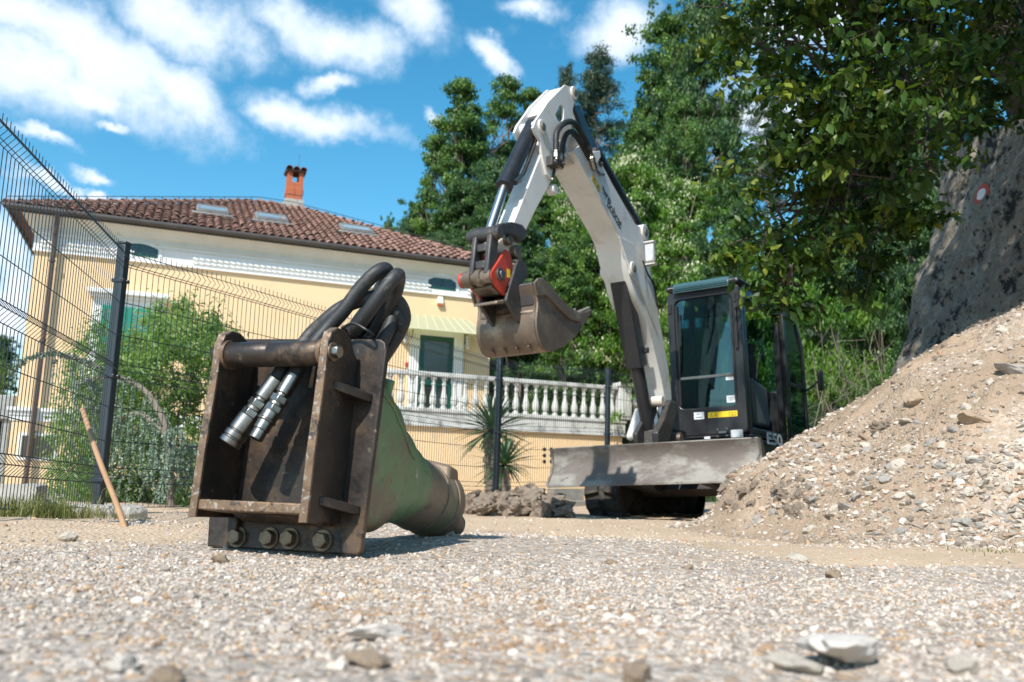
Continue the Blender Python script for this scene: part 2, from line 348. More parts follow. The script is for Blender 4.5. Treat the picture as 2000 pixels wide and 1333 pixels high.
def groundmat(name, sandy, grey, attr=None):
    """gravel: crushed-stone speckle at three sizes over sand, from world-sized noise"""
    m = bpy.data.materials.new(name); m.use_nodes = True; nt = m.node_tree; N = nt.nodes; L = nt.links; b = N['Principled BSDF']
    b.inputs['Roughness'].default_value = .92; b.inputs['Specular IOR Level'].default_value = .2
    tc = N.new('ShaderNodeTexCoord')
    def vor(s):
        n = N.new('ShaderNodeTexVoronoi'); n.inputs['Scale'].default_value = s; L.new(tc.outputs['Object'], n.inputs['Vector']); return n
    def noi(s, d=6):
        n = N.new('ShaderNodeTexNoise'); n.inputs['Scale'].default_value = s; n.inputs['Detail'].default_value = d; n.inputs['Roughness'].default_value = .65
        L.new(tc.outputs['Object'], n.inputs['Vector']); return n
    v = vor(62); sp = N.new('ShaderNodeSeparateColor'); L.new(v.outputs['Color'], sp.inputs[0])
    r = N.new('ShaderNodeValToRGB'); L.new(sp.outputs[0], r.inputs[0]); e = r.color_ramp.elements
    cols = [(0, grey[0]), (.3, grey[1]), (.55, grey[2]), (.78, grey[3]), (.92, grey[4])]
    while len(e) < 5: e.new(.5)
    for i, (p, c) in enumerate(cols): e[i].position = p; e[i].color = rgb(c)
    n1 = noi(9, 9); r2 = N.new('ShaderNodeMix'); r2.data_type = 'RGBA'; L.new(n1.outputs[0], r2.inputs[0]); r2.inputs[6].default_value = rgb(sandy[0]); r2.inputs[7].default_value = rgb(sandy[1])
    at = N.new('ShaderNodeAttribute'); at.attribute_name = 'sand'
    n2 = noi(30, 8); ad = N.new('ShaderNodeMath'); ad.operation = 'MULTIPLY_ADD'; L.new(n2.outputs[0], ad.inputs[0]); ad.inputs[1].default_value = 1.2; L.new(at.outputs['Fac'], ad.inputs[2])
    mr = N.new('ShaderNodeMapRange'); L.new(ad.outputs[0], mr.inputs[0]); mr.inputs[1].default_value = .75; mr.inputs[2].default_value = 1.1
    mx = N.new('ShaderNodeMix'); mx.data_type = 'RGBA'; L.new(mr.outputs[0], mx.inputs[0]); L.new(r.outputs[0], mx.inputs[6]); L.new(r2.outputs[2], mx.inputs[7])
    n4 = noi(1.1, 4); mm = N.new('ShaderNodeMapRange'); L.new(n4.outputs[0], mm.inputs[0]); mm.inputs[1].default_value = .3; mm.inputs[2].default_value = .7; mm.inputs[3].default_value = .84; mm.inputs[4].default_value = 1.1
    vm = N.new('ShaderNodeVectorMath'); vm.operation = 'SCALE'; L.new(mx.outputs[2], vm.inputs[0]); L.new(mm.outputs[0], vm.inputs['Scale'])
    L.new(vm.outputs[0], b.inputs['Base Color'])
    bp = N.new('ShaderNodeBump'); bp.inputs['Distance'].default_value = .008; L.new(v.outputs['Distance'], bp.inputs['Height']); bp.invert = True
    bp2 = N.new('ShaderNodeBump'); bp2.inputs['Distance'].default_value = .012; L.new(n2.outputs[0], bp2.inputs['Height']); L.new(bp.outputs[0], bp2.inputs['Normal'])
    L.new(bp2.outputs[0], b.inputs['Normal']); return m
GREY = [(.29, .235, .19), (.39, .325, .27), (.48, .41, .345), (.60, .53, .46), (.46, .32, .21)]
SAND = [(.50, .37, .25), (.60, .455, .32)]
M['ground'] = groundmat('gravel_ground', SAND, GREY)
M['pile'] = groundmat('pile_dirt', [(.29, .21, .145), (.42, .315, .225)], GREY)
M['pebble'] = leafmat('pebbles', [(0, (.24, .20, .17)), (.2, (.36, .305, .26)), (.42, (.45, .385, .33)), (.62, (.53, .455, .385)), (.76, (.64, .57, .50)), (.84, (.50, .38, .27)), (.93, (.45, .30, .18)), (1, (.32, .21, .13))], 0, .85, .25)
M['pebble2'] = leafmat('pile_stones', [(0, (.19, .155, .125)), (.25, (.30, .245, .195)), (.5, (.40, .33, .27)), (.7, (.48, .42, .35)), (.84, (.62, .57, .51)), (.92, (.44, .31, .22)), (1, (.37, .24, .16))], 0, .85, .25)
M['leaf_mid'] = leafmat('mid_green_leaves', [(0, (.028, .074, .024)), (.5, (.074, .158, .036)), (1, (.17, .275, .052))])
M['leaf_dark'] = leafmat('dark_green_leaves', [(0, (.024, .060, .028)), (.5, (.052, .118, .040)), (1, (.115, .205, .050))])
M['leaf_pine'] = leafmat('pine_needles', [(0, (.014, .034, .022)), (.5, (.028, .062, .036)), (1, (.055, .095, .045))], .15)
M['leaf_bright'] = leafmat('bright_leaves', [(0, (.045, .12, .018)), (.5, (.105, .22, .030)), (1, (.20, .33, .055))], .42)
M['leaf_bush'] = leafmat('bush_leaves', [(0, (.09, .17, .045)), (.5, (.17, .275, .08)), (1, (.29, .40, .15))], .42)
M['leaf_near'] = leafmat('near_leaves', [(0, (.012, .032, .007)), (.40, (.034, .076, .012)), (.80, (.080, .145, .020)), (1, (.19, .23, .03))], .28, .42, .28)
M['leaf_blue'] = leafmat('blue_needles', [(0, (.12, .18, .13)), (.5, (.20, .28, .21)), (1, (.32, .40, .31))], .1)
M['blossom'] = leafmat('white_blossom', [(0, (.34, .38, .20)), (1, (.66, .68, .46))], .3)
M['leaf_palm'] = leafmat('palm_leaves', [(0, (.03, .075, .03)), (.5, (.05, .11, .045)), (1, (.09, .16, .07))], .15)
M['leaf_palm'].node_tree.nodes['Attribute'].attribute_type = 'OBJECT'
M['grass'] = leafmat('grass_blades', [(0, (.09, .12, .03)), (.5, (.17, .20, .06)), (1, (.38, .33, .17))], .3)
M['hill'] = mat('undergrowth_soil', (.022, .040, .012), (.045, .065, .022), 2.2, .95, 0, .05, 6)
def tilemat():
    m = mat('roof_tile_clay', (.215, .115, .085), (.32, .18, .135), 5, .85, 0, .002, 60, dirt=[((.13, .095, .08), 7, .52, .68), ((.45, .33, .26), 13, .62, .72)])
    N = m.node_tree.nodes; L = m.node_tree.links; b = N['Principled BSDF']; src = b.inputs['Base Color'].links[0].from_socket
    oi = N.new('ShaderNodeObjectInfo'); mr = N.new('ShaderNodeMapRange'); L.new(oi.outputs['Random'], mr.inputs[0]); mr.inputs[3].default_value = .72; mr.inputs[4].default_value = 1.25
    vm = N.new('ShaderNodeVectorMath'); vm.operation = 'SCALE'; L.new(src, vm.inputs[0]); L.new(mr.outputs[0], vm.inputs['Scale']); L.new(vm.outputs[0], b.inputs['Base Color']); return m
M['tile'] = tilemat()
M['tilebase'] = mat('roof_underlay_clay', (.10, .055, .04), (.15, .08, .06), 5, .9)

# ------------------------------------------------------------------ ground
def sst(a, b, x): t = np.clip((x-a)/(b-a), 0, 1); return t*t*(3-2*t)
PC = (3.70, 6.0)
def pile_h(x, y):
    x = np.asarray(x, float); y = np.asarray(y, float)
    dx, dy = (x-PC[0])/1.0, (y-PC[1])/1.0; d = np.sqrt(dx*dx+dy*dy)
    ang = np.arctan2(dy, dx); R = 2.36 + .12*vn(np.cos(ang)*2+5, np.sin(ang)*2+5)
    t = R-d
    h = np.where(t > 0, np.maximum(-.1*np.log(np.exp(-np.maximum(t, 0)*.8/.1)+np.exp(-15.5)), 0), 0)   # cone with a rounded top
    h = h*sst(0, .35, t) + np.maximum(0, .05*sst(-.5, .3, t))
    n = .12*vn.fbm(x*1.9, y*1.9, 3.3, 4)+.035*vn.fbm(x*7, y*7, 1.3, 4)-.05*np.maximum(0, .35-np.abs(vn.fbm(np.arctan2(dy, dx)*7, d*1.3, 5, 2)))
    return h + n*sst(-.15, .5, t)
def base_h(x, y):
    x = np.asarray(x, float); y = np.asarray(y, float)
    h = -.075*sst(3.2, 5.6, y) - .03*sst(7, 9, y) - .30*sst(13, 22, y)
    h = h + .05*sst(11.6, 13.5, y)*sst(.5, 1.5, x)
    h = h + (.010*vn.fbm(x*.9, y*.9, 0, 3) + .006*vn.fbm(x*5, y*5, 4, 3))*sst(.3, 1, np.hypot(x, y))
    return h
def sand_mask(x, y):
    """where dry sand covers the gravel: a strip on the left, a wheel-swept band in front of the pile"""
    n = .35*vn.fbm(x*1.6, y*1.6, 9, 3)
    a = sst(-.9, -1.5, x+.30*(y-3)+n)*sst(2.1, 2.9, y)*sst(9, 6, y)
    b = sst(2.55, 2.9, y+n*.5)*sst(3.9, 3.3, y-.12*x+n*.4)*sst(.2, 1.0, x+n)
    c = sst(3.6, 4.2, y+n)*.62*sst(-.9, -.2, x)
    return np.clip(np.maximum(np.maximum(a, b), c), 0, 1)
rr = np.concatenate([[0, .25], np.geomspace(.4, 260, 300)]); NA = 420
# finer angles ahead of the camera than behind it
t = np.linspace(-1, 1, NA, endpoint=False); aa = math.pi/2 + math.pi*(.32*t+.68*t**3)
RR, AA = np.meshgrid(rr, aa, indexing='ij'); X = RR*np.cos(AA); Y = RR*np.sin(AA); Z = base_h(X, Y)
V = np.stack([X, Y, Z], -1).reshape(-1, 3)
i, j = np.meshgrid(np.arange(len(rr)-1), np.arange(NA), indexing='ij'); j2 = (j+1) % NA
F = np.stack([i*NA+j, (i+1)*NA+j, (i+1)*NA+j2, i*NA+j2], -1).reshape(-1, 4)
F = F[:, ::-1]
me = npmesh('ground', V, F); at = me.attributes.new('sand', 'FLOAT', 'POINT'); at.data.foreach_set('value', sand_mask(V[:, 0], V[:, 1]).astype(np.float32))
shade(me, 180); g = link('ground', me, M['ground']); tag(g, kind='structure')

# gravel: loose stones in their thousands
def icos():
    p = (1+5**.5)/2; v = np.array([(-1,p,0),(1,p,0),(-1,-p,0),(1,-p,0),(0,-1,p),(0,1,p),(0,-1,-p),(0,1,-p),(p,0,-1),(p,0,1),(-p,0,-1),(-p,0,1)], float)
    f = np.array([(0,11,5),(0,5,1),(0,1,7),(0,7,10),(0,10,11),(1,5,9),(5,11,4),(11,10,2),(10,7,6),(7,1,8),(3,9,4),(3,4,2),(3,2,6),(3,6,8),(3,8,9),(4,9,5),(2,4,11),(6,2,10),(8,6,7),(9,8,1)])
    return v/np.linalg.norm(v[0]), f
IV, IF = icos()
VARS = [IV*(1+.28*(rng.random((12, 1))-.5)*2)*np.array([1, rng.uniform(.6, .95), rng.uniform(.4, .75)]) for _ in range(24)]
def scatter(name, x, y, z, size, mname, parent=None, tintbias=0):
    n = len(x); k = rng.integers(0, len(VARS), n); B = np.array(VARS)[k]              # n,12,3
    a = rng.random(n)*2*math.pi; tl = rng.normal(0, .45, n); tb = rng.normal(0, .45, n)
    ca, sa = np.cos(a), np.sin(a); ct, st = np.cos(tl), np.sin(tl); cb, sb = np.cos(tb), np.sin(tb)
    x1 = B[:, :, 0]; y1 = B[:, :, 1]*ct[:, None]-B[:, :, 2]*st[:, None]; z1 = B[:, :, 1]*st[:, None]+B[:, :, 2]*ct[:, None]
    x2 = x1*cb[:, None]+z1*sb[:, None]; z2 = -x1*sb[:, None]+z1*cb[:, None]
    vx = x2*ca[:, None]-y1*sa[:, None]; vy = x2*sa[:, None]+y1*ca[:, None]
    V = np.stack([vx, vy, z2], -1)*size[:, None, None]*.5 + np.stack([x, y, z], -1)[:, None, :]
    F = (IF[None]+12*np.arange(n)[:, None, None]).reshape(-1, 3)
    tint = np.repeat(np.clip(rng.random(n)+tintbias, 0, 1), 20)
    pw = WL[parent.name] if parent else np.zeros(3)
    me = npmesh(name, V.reshape(-1, 3)-pw, F, {'tint': tint}); me.polygons.foreach_set('use_smooth', [False]*len(me.polygons))
    o = link(name, me, M[mname], parent, pw if parent else (0, 0, 0)); tag(o, kind='stuff'); return o
def frust(n, y0, y1, pw=1.0):
    u = rng.random(n); y = (y0**(2-pw)+(y1**(2-pw)-y0**(2-pw))*u)**(1/(2-pw)) if pw != 2 else y0*(y1/y0)**u
    x = y*rng.uniform(-.66, .66, n); return x, y
xs = []; ys = []; ss = []
for n, y0, y1, s0, s1, pw in ((30000, .55, 2.3, .0035, .0125, 1.3), (22000, 1.6, 4.6, .005, .015, 1.2), (9000, 3.5, 9.5, .009, .028, 1.2), (900, .7, 4.5, .014, .026, 1.2)):
    x, y = frust(n, y0, y1, pw); s = s0*(s1/s0)**(rng.random(n)**1.5)
    sm = sand_mask(x, y); keep = rng.random(n) > np.maximum(sm*.88, .75*sst(.0, .55, vn.fbm(x*1.3, y*1.3, 15, 4))); keep &= pile_h(x, y) < .06
    xs.append(x[keep]); ys.append(y[keep]); ss.append(s[keep])
x = np.concatenate(xs); y = np.concatenate(ys); s = np.concatenate(ss)
gr = scatter('gravel', x, y, base_h(x, y)+s*.05, s, 'pebble', None, .45*sst(.1, .7, vn.fbm(x*2.3, y*2.3, 12, 3))*sst(2.4, 1.0, y)); tag(gr, 'loose crushed gravel in grey, white and ochre covering the ground', 'gravel', kind='stuff')

# ------------------------------------------------------------------ the heap
n1, n2 = 200, 200
gx, gy = np.meshgrid(np.linspace(.6, 7.6, n1), np.linspace(2.6, 9.4, n2), indexing='ij')
PHh = pile_h(gx, gy); gz = base_h(gx, gy)-.03 + PHh
pr = root('gravel_pile', 'tall heap of dirt and gravel at the right, in front of the concrete wall', 'pile', (PC[0], PC[1], -.08))
V = np.stack([gx, gy, gz], -1).reshape(-1, 3)-WL[pr.name]
i, j = np.meshgrid(np.arange(n1-1), np.arange(n2-1), indexing='ij'); F = np.stack([i*n2+j, (i+1)*n2+j, (i+1)*n2+j+1, i*n2+j+1], -1).reshape(-1, 4)
me = npmesh('dirt_mound', V, F); at = me.attributes.new('sand', 'FLOAT', 'POINT')
VW = V+WL[pr.name]; hgt = VW[:, 2]
sm = .60 - .34*sst(.75, .15, hgt)*sst(1.8, 2.6, VW[:, 0]) + .25*vn.fbm(VW[:, 0]*1.8, VW[:, 1]*1.8, 2, 3)
at.data.foreach_set('value', sm.astype(np.float32)); shade(me, 180)
link('dirt_mound', me, M['pile'], pr, WL[pr.name])
n = 120000; x = rng.uniform(.7, 5.2, n); y = rng.uniform(2.9, 7.2, n); h = pile_h(x, y)
dens = np.clip(.34+.75*sst(1.0, .3, h)*sst(1.4, 2.3, x)+.35*vn.fbm(x*1.5, y*1.5, 6, 3), .10, 1)
cl = sst(.12, .5, vn.fbm(x*2.2, y*2.2, 8, 3)+.45*sst(.9, .3, h))
keep = (h > .02) & (rng.random(n) < dens*.62); x, y, h, cl = x[keep], y[keep], h[keep], cl[keep]
s = (.0075*(6.5)**(rng.random(len(x))**1.9))*(.75+.5*cl)
scatter('gravel', x, y, base_h(x, y)-.03+h+s*.02, s, 'pebble2', pr)

# single stones
def rock_mesh(seed, flat=.6, rough=.22, sub=3, long=1.0, nc=11, lo=.26):
    bm = bmesh.new(); bmesh.ops.create_icosphere(bm, subdivisions=sub, radius=.5); r = np.random.default_rng(seed)
    cuts = [(lambda v: v/np.linalg.norm(v))(r.normal(size=3)) for _ in range(nc)]; dd = r.uniform(lo, .42, nc)
    for v in bm.verts:
        p = np.array(v.co)
        for c, d in zip(cuts, dd):
            k = p@c
            if k > d: p = p-c*(k-d)*.92
        p = p*(1+rough*.55*float(vn.fbm(p[0]*4+seed, p[1]*4, p[2]*4, 4, .6)))
        v.co = (p[0]*long, p[1], p[2]*flat)
    me = bpy.data.meshes.new('stone'); bm.to_mesh(me); bm.free(); shade(me, 16); return me
RK = [rock_mesh(s, f, .35, 3, l) for s, f, l in ((1, .62, 1.2), (2, .5, 1.3), (3, .75, 1.0), (4, .45, 1.45), (5, .66, 1.1), (6, .55, 1.25))]
RKB = [rock_mesh(s+20, f, .75, 4, l, 14, .20) for s, f, l in ((1, .75, 1.2), (2, .7, 1.15), (3, .9, 1.0), (4, .65, 1.3), (5, .8, 1.1), (6, .7, 1.2))]
RKM = {}
def stone(px=None, py=None, Y=None, size=.1, mt='palestone', k=0, label=None, group=None, name='stone', pos=None, rz=None, tilt=.25, sink=.25, cat='stone'):
    key = (k % 6, mt)
    if key not in RKM:
        m2 = (RKB if mt == 'rock' else RK)[k % 6].copy(); m2.materials.clear(); m2.materials.append(M[mt]); RKM[key] = m2
    p = P(px, py, Y) if pos is None else np.array(pos)
    o = bpy.data.objects.new(name, RKM[key]); COL.objects.link(o); o.location = p
    o.rotation_euler = (random.uniform(-tilt, tilt), random.uniform(-tilt, tilt), random.uniform(0, 6.28) if rz is None else rz); o.scale = (size,)*3
    tag(o, label, cat, group); return o
def on_ground(px, py, z=0):
    p = Pz(px, py, z)
    for _ in range(4): p = Pz(px, py, float(base_h(p[0], p[1])))
    return p
for px, py, sz, mt, k, lb in ((432, 1100, .052, 'tanstone', 0, 'small reddish brown stone on the gravel just below the left bolts of the steel bracket'),
        (133, 1058, .058, 'palestone', 2, 'pale angular stone on the sand strip left of the bracket'),
        (737, 1250, .058, 'whitestone', 3, 'flat white stone in the blurred foreground gravel below the bracket'),
        (238, 1312, .033, 'whitestone', 2, 'small bright white stone at the lower left of the foreground'),
        (1652, 1296, .105, 'whitestone', 3, 'largest flat pinkish white stone in the blurred right foreground'),
        (1545, 1310, .055, 'palestone', 1, 'pale stone partly under the left end of the large flat foreground stone'),
        (1190, 1102, .034, 'tanstone', 5, 'smooth tan stone on the gravel in the middle of the yard'),
        (1345, 1112, .028, 'tanstone', 0, 'small brown stone on the gravel below the dozer blade'),
        (1561, 1096, .058, 'palestone', 1, 'sandy flat stone at the edge of the bare strip below the heap'),
        (1630, 1130, .046, 'tanstone', 4, 'ochre stone on the gravel just beyond the bare sandy strip'),
        (1968, 1172, .036, 'whitestone', 2, 'white rounded stone near the right edge of the gravel'),
        (1240, 1332, .04, 'tanstone', 4, 'blurred ochre stone at the bottom edge of the picture'),
        (720, 1302, .05, 'tanstone', 1, 'blurred ochre brown stone low in the centre left foreground'),
        (875, 1048, .09, 'palestone', 0, 'pale stone against the end of the green breaker body'),
        (1880, 1312, .045, 'palestone', 0, 'pale stone at the lower right corner of the foreground'),
        (330, 1328, .035, 'tanstone', 5, 'dull brown stone at the bottom left edge of the foreground')):
    p = on_ground(px, py); p = p + np.array([0, .0, sz*.16]); stone(size=sz, mt=mt, k=k, label=lb, pos=p)
for a, (px, py, Y, sz, k) in enumerate(((925, 1000, 8.3, .30, 0), (965, 1005, 8.1, .34, 1), (1005, 990, 8.6, .44, 2), (1040, 1000, 8.2, .34, 4), (1075, 985, 8.7, .36, 5), (1082, 1002, 8.2, .32, 2), (945, 1018, 7.9, .2, 3), (1000, 1015, 8.0, .26, 1), (1060, 1016, 7.9, .22, 0), (1104, 1014, 8.0, .18, 4), (985, 975, 8.9, .3, 5), (905, 1012, 8.2, .18, 2))):
    lbs = ['brown rock at the left end of the rock row', 'low broad brown rock, second from the left in the rock row', 'tallest brown rock of the row, right of the fence post', 'brown rock in the middle of the row by the fence', 'brown rock at the back of the row near the rubber track',
           'large dark rock beside the rubber track', 'small brown rock in front of the left end of the row', 'flat grey brown rock lying in front of the tallest rock', 'small rock in front of the middle of the row', 'small rock just left of the rubber track', 'brown rock at the back, nearest the palm trunks', 'smallest rock of the row, beside the green breaker body']
    p = P(px, py, Y); stone(size=sz*1.22, mt='rock', k=k, label=lbs[a], pos=(p[0], Y, float(base_h(p[0], Y))+sz*.28), cat='rock', name='rock')
# stones bedded in the heap: a point of the heap surface met by a view ray
def on_pile(px, py):
    d = pray(px, py); t = np.arange(2.5, 9.5, .02); q = CP+d*t[:, None]
    f = q[:, 2]-(base_h(q[:, 0], q[:, 1])-.03+pile_h(q[:, 0], q[:, 1])); k = np.argmax(f < 0)
    return q[k] if f[k] < 0 else None
for px, py, sz, mt, k, lb in ((1790, 775, .18, 'tanstone', 2, 'big pale boulder half bedded high on the heap'), (1728, 832, .16, 'rock', 1, 'brown slab below the big boulder of the heap'),
        (1960, 640, .11, 'palestone', 0, 'flat stone at the crest of the heap near the right edge'), (1908, 815, .14, 'tanstone', 1, 'yellowish oblong stone on the right slope of the heap'),
        (1990, 725, .20, 'greystone', 3, 'large bluish grey stone high on the heap at the right edge'), (1535, 945, .16, 'rock', 3, 'earth covered slab at the left end of the heap'),
        (1895, 1015, .09, 'greystone', 4, 'grey pointed stone low on the heap'), (1992, 1065, .12, 'tanstone', 2, 'tan block at the foot of the heap at the right edge'),
        (1705, 1055, .07, 'tanstone', 3, 'thin stick-like splinter of stone at the foot of the heap'), (1598, 995, .08, 'palestone', 2, 'pale upright stone in the lower left slope of the heap'),
        (1830, 700, .13, 'rock', 4, 'brown clod of earth on the upper left slope of the heap'), (1560, 905, .09, 'rock', 5, 'clod of earth at the left shoulder of the heap')):
    q = on_pile(px, py)
    if q is not None: stone(size=sz, mt=mt, k=k, label=lb, pos=q+np.array([0, 0, -.02]), tilt=.5)
rc = np.random.default_rng(9)
for a in range(26):
    px, py = rc.uniform(1415, 1600), rc.uniform(935, 1000); q = on_pile(px, py)
    if q is not None: stone(size=float(rc.uniform(.06, .14)), mt='rock', k=int(rc.integers(6)), pos=q+np.array([0, 0, -.01]), tilt=.8, name='earth_clod', cat='clod', label='crumbly brown clod of earth on the left shoulder of the dirt heap', group='clods of earth on the left shoulder of the heap')
r3 = np.random.default_rng(5); cnt = 0
while cnt < 290:
    px = r3.uniform(1430, 2000); py = r3.uniform(700, 1075)
    if r3.random() > .25+.75*sst(700, 1000, py)*sst(1400, 1700, px): continue
    q = on_pile(px, py)
    if q is None or pile_h(q[0], q[1]) < .05: continue
    sz = float(.030*(3.0)**(r3.random()**1.5))
    mt = ['palestone', 'palestone', 'greystone', 'tanstone', 'greystone', 'palestone'][r3.integers(6)]; cw_ = {'palestone': 'pale', 'greystone': 'grey', 'tanstone': 'tan'}[mt]
    hw_ = 'upper slope' if py < 860 else ('middle slope' if py < 970 else 'foot'); lr_ = 'left' if px < 1720 else 'right'
    stone(size=sz, mt=mt, k=int(r3.integers(6)), pos=q, tilt=.6, label='small %s stone bedded in the %s %s of the dirt heap' % (cw_, lr_, hw_), group='small %s stones in the %s %s of the heap' % (cw_, lr_, hw_)); cnt += 1
#@@PART2
# ------------------------------------------------------------------ villa
A = rad(21.5); HE = (math.cos(A), math.sin(A), 0); HN = (math.sin(A), -math.cos(A), 0)
ho = P(850, 700, 25); HF = Frame((ho[0], ho[1], 0), HE, HN, (0, 0, 1))      # x along the facade, y out towards the yard, z up
V0 = root('villa', 'yellow two storey villa with white frieze and red tiled hip roof behind the mesh fence', 'house', HF.w((-4.4, 0, -.5)))
def hq(pts, y=0): return HF.tr(pts, 1, y)
def hbox(name, m, a, b, parent=V0, bevel=0): return MB(HF).box(a, b).build(name, M[m], parent, bevel)
SL, SR = -10.4, 1.66
hbox('wall', 'plaster', (SL, -12, -.8), (SR, 0, 5.46))
hbox('frieze', 'stucco', (SL-.03, -12.03, 5.46), (SR+.03, .03, 6.0))
# cove and cornice: stepped mouldings growing outwards to the eaves
mb = MB(HF)
prof = [(0.03, 5.96), (.07, 5.96), (.07, 6.0), (.05, 6.04), (.05, 6.10), (.10, 6.13), (.13, 6.20), (.20, 6.27), (.25, 6.32), (.30, 6.345), (.30, 6.39), (.36, 6.395), (.36, 6.47), (0.03, 6.45)]
vs = []
for dy, z in prof: vs += [(SL-dy, dy, z), (SR+dy, dy, z), (SR+dy, -12-dy, z), (SL-dy, -12-dy, z)]
fs = []
for a in range(len(prof)-1):
    for b in range(4): fs.append((a*4+b, a*4+(b+1) % 4, (a+1)*4+(b+1) % 4, (a+1)*4+b))
mb.add(vs, fs); mb.build('cornice', M['cornice'], V0)
hbox('frieze_line', 'stucco', (SL-.05, .03, 5.46), (SR+.05, .075, 5.51)); hbox('frieze_line', 'cornice', (SL-.05, .03, 5.86), (SR+.05, .055, 5.885))
# braided relief band
mb = MB(HF); s = SL+.1
while s < SR-.1:
    if not (-8.2 < s < -6.75 or -.35 < s < .75):
        for k in (0, 1):
            z = 5.60+.11*k; q = [(s, .03, z), (s+.11, .03, z-.035), (s+.15, .03, z+.0), (s+.04, .03, z+.04)]
            mb.prism(q, 1, .028, .085)
    s += .155
tag(mb.build('relief_band', M['stucco'], V0), kind='stuff')
# belt course at the plinth and lower wall
hbox('belt_course', 'stucco', (SL-.12, -12.1, 1.42), (SR+.1, .10, 1.52)); hbox('belt_course', 'stucco', (SL-.16, -12.1, 1.52), (SR+.1, .15, 1.60)); hbox('belt_course', 'stucco', (SL-.09, -12.1, 1.28), (SR+.1, .07, 1.42))
hbox('plinth_wall', 'plaster', (SL-.06, -12.05, -.8), (SR+.05, .045, 1.28))
# roof
GY = .38; EZ = 6.45; XL, XR = SL-.66, SR+.62; BY = -12-.7
AP = [HF.hit(572, 401, 1, -5.9)[i] for i in (0, 1, 2)]; AZ = AP[2]-.07; AX = AP[0]; AXL = AX-1.15; AY = -5.95
mb = MB(HF); mb.add([(XL, GY, EZ), (XR, GY, EZ), (XR, BY, EZ), (XL, BY, EZ), (AXL, AY, AZ), (AX, AY, AZ)], [(0, 1, 5, 4), (1, 2, 5), (2, 3, 4, 5), (3, 0, 4), (0, 3, 2, 1)])
roof = mb.build('roof', M['tilebase'], V0)
SLP = np.array([0, AY-GY, AZ-EZ]); SLEN = float(np.linalg.norm(SLP)); SU = SLP/SLEN; SN = np.array([0, -SU[2], SU[1]]); SN = SN if SN[2] > 0 else -SN
TF_ = Frame(HF.w((0, GY, EZ)), np.array(HE), HF.ax[1]*SU[1]+HF.ax[2]*SU[2], HF.ax[1]*SN[1]+HF.ax[2]*SN[2])   # x across, y up the slope, z off the slope
def tile_mesh(name, L_=.47, r=.098):
    v = []; f = []; K = 6
    for yy, rr_, zo in ((-.03, r, .045), (L_-.03, r*.80, .012)):
        for th in (0, .013):
            for k in range(K+1):
                a = math.pi*k/K; v.append((-(rr_-th)*math.cos(a), yy, zo+(rr_-th)*math.sin(a)*.86))
    n = K+1
    for k in range(K):
        f.append((k, k+1, 2*n+k+1, 2*n+k)); f.append((n+k+1, n+k, 3*n+k, 3*n+k+1)); f.append((k, n+k, n+k+1, k+1))
    me = bpy.data.meshes.new(name); me.from_pydata(v, [], f); me.update(); shade(me, 60); me.materials.append(M['tile']); return me
TM = tile_mesh('roof_tile')
tp = []; PIT_ = .222; ROW = .385; c = 0
xk = XL+.05
while xk < XR:
    rmax = int(SLEN/ROW)+1
    for rw in range(rmax):
        yv = rw*ROW; f_ = yv/SLEN
        if xk < XL+(AXL-XL)*f_-.05 or xk > XR+(AX-XR)*f_+.05: continue
        tp.append((xk, yv))
    xk += PIT_
tp.sort(key=lambda q: q[1]*.6-q[0]*.0+abs(q[0]+3)*.35)
r5 = np.random.default_rng(11); VV = []; FF = []
tv = np.array([v.co[:] for v in TM.vertices]); tfc = np.array([p.vertices[:] for p in TM.polygons])
skyl = []
for i_, (a, b) in enumerate(tp):
    dx, dz, rz = r5.normal(0, .008), r5.normal(0, .006)+.002, r5.normal(0, .03)
    if i_ < 299:
        link('roof_tile', TM, None, roof, mat4=TF_.M((a+dx, b, dz)) @ Matrix.Rotation(rz, 4, 'Z'))
    else:
        q = tv+np.array([a+dx, b, dz]); w_ = TF_.o+q[:, :1]*TF_.ax[0]+q[:, 1:2]*TF_.ax[1]+q[:, 2:3]*TF_.ax[2]; FF.append(tfc+len(VV)*len(tv)); VV.append(w_)
me = npmesh('roof_tiles', np.concatenate(VV)-WL[roof.name], np.concatenate(FF)); shade(me, 60); tag(link('upper_roof_tiles', me, M['tile'], roof, WL[roof.name]), kind='stuff')
# hip and ridge tiles
def hiprow(a, b, nme='ridge_tile'):
    a = np.array(a, float); b = np.array(b, float); n = int(np.linalg.norm(b-a)/.40); d = (b-a)/np.linalg.norm(b-a)
    dw = HF.ax[0]*d[0]+HF.ax[1]*d[1]+HF.ax[2]*d[2]; up = np.array([0, 0, 1.]); xx = np.cross(dw, up); xx /= np.linalg.norm(xx); zz = np.cross(xx, dw)
    for k in range(n):
        p = HF.w(a+d*.40*k); f = Frame(p-zz*.015, xx*1.25, dw, zz*1.25); link(nme, TM, None, roof, mat4=f.M())
hiprow((XR, GY, EZ), (AX, AY, AZ)); hiprow((XL, GY, EZ), (AXL, AY, AZ)); hiprow((AXL, AY, AZ), (AX, AY, AZ))
# gutter
mb = MB(HF); mb.tube([(XL-.05, GY+.06, EZ-.03), (XR+.05, GY+.06, EZ-.03)], .075, 12); mb.box((XL, GY-.06, EZ-.13), (XR, GY-.01, EZ+.02)); mb.box((XL, BY, EZ-.12), (XL+.04, GY-.07, EZ+.02)); mb.build('gutter', M['gutter'], V0, smooth=True)
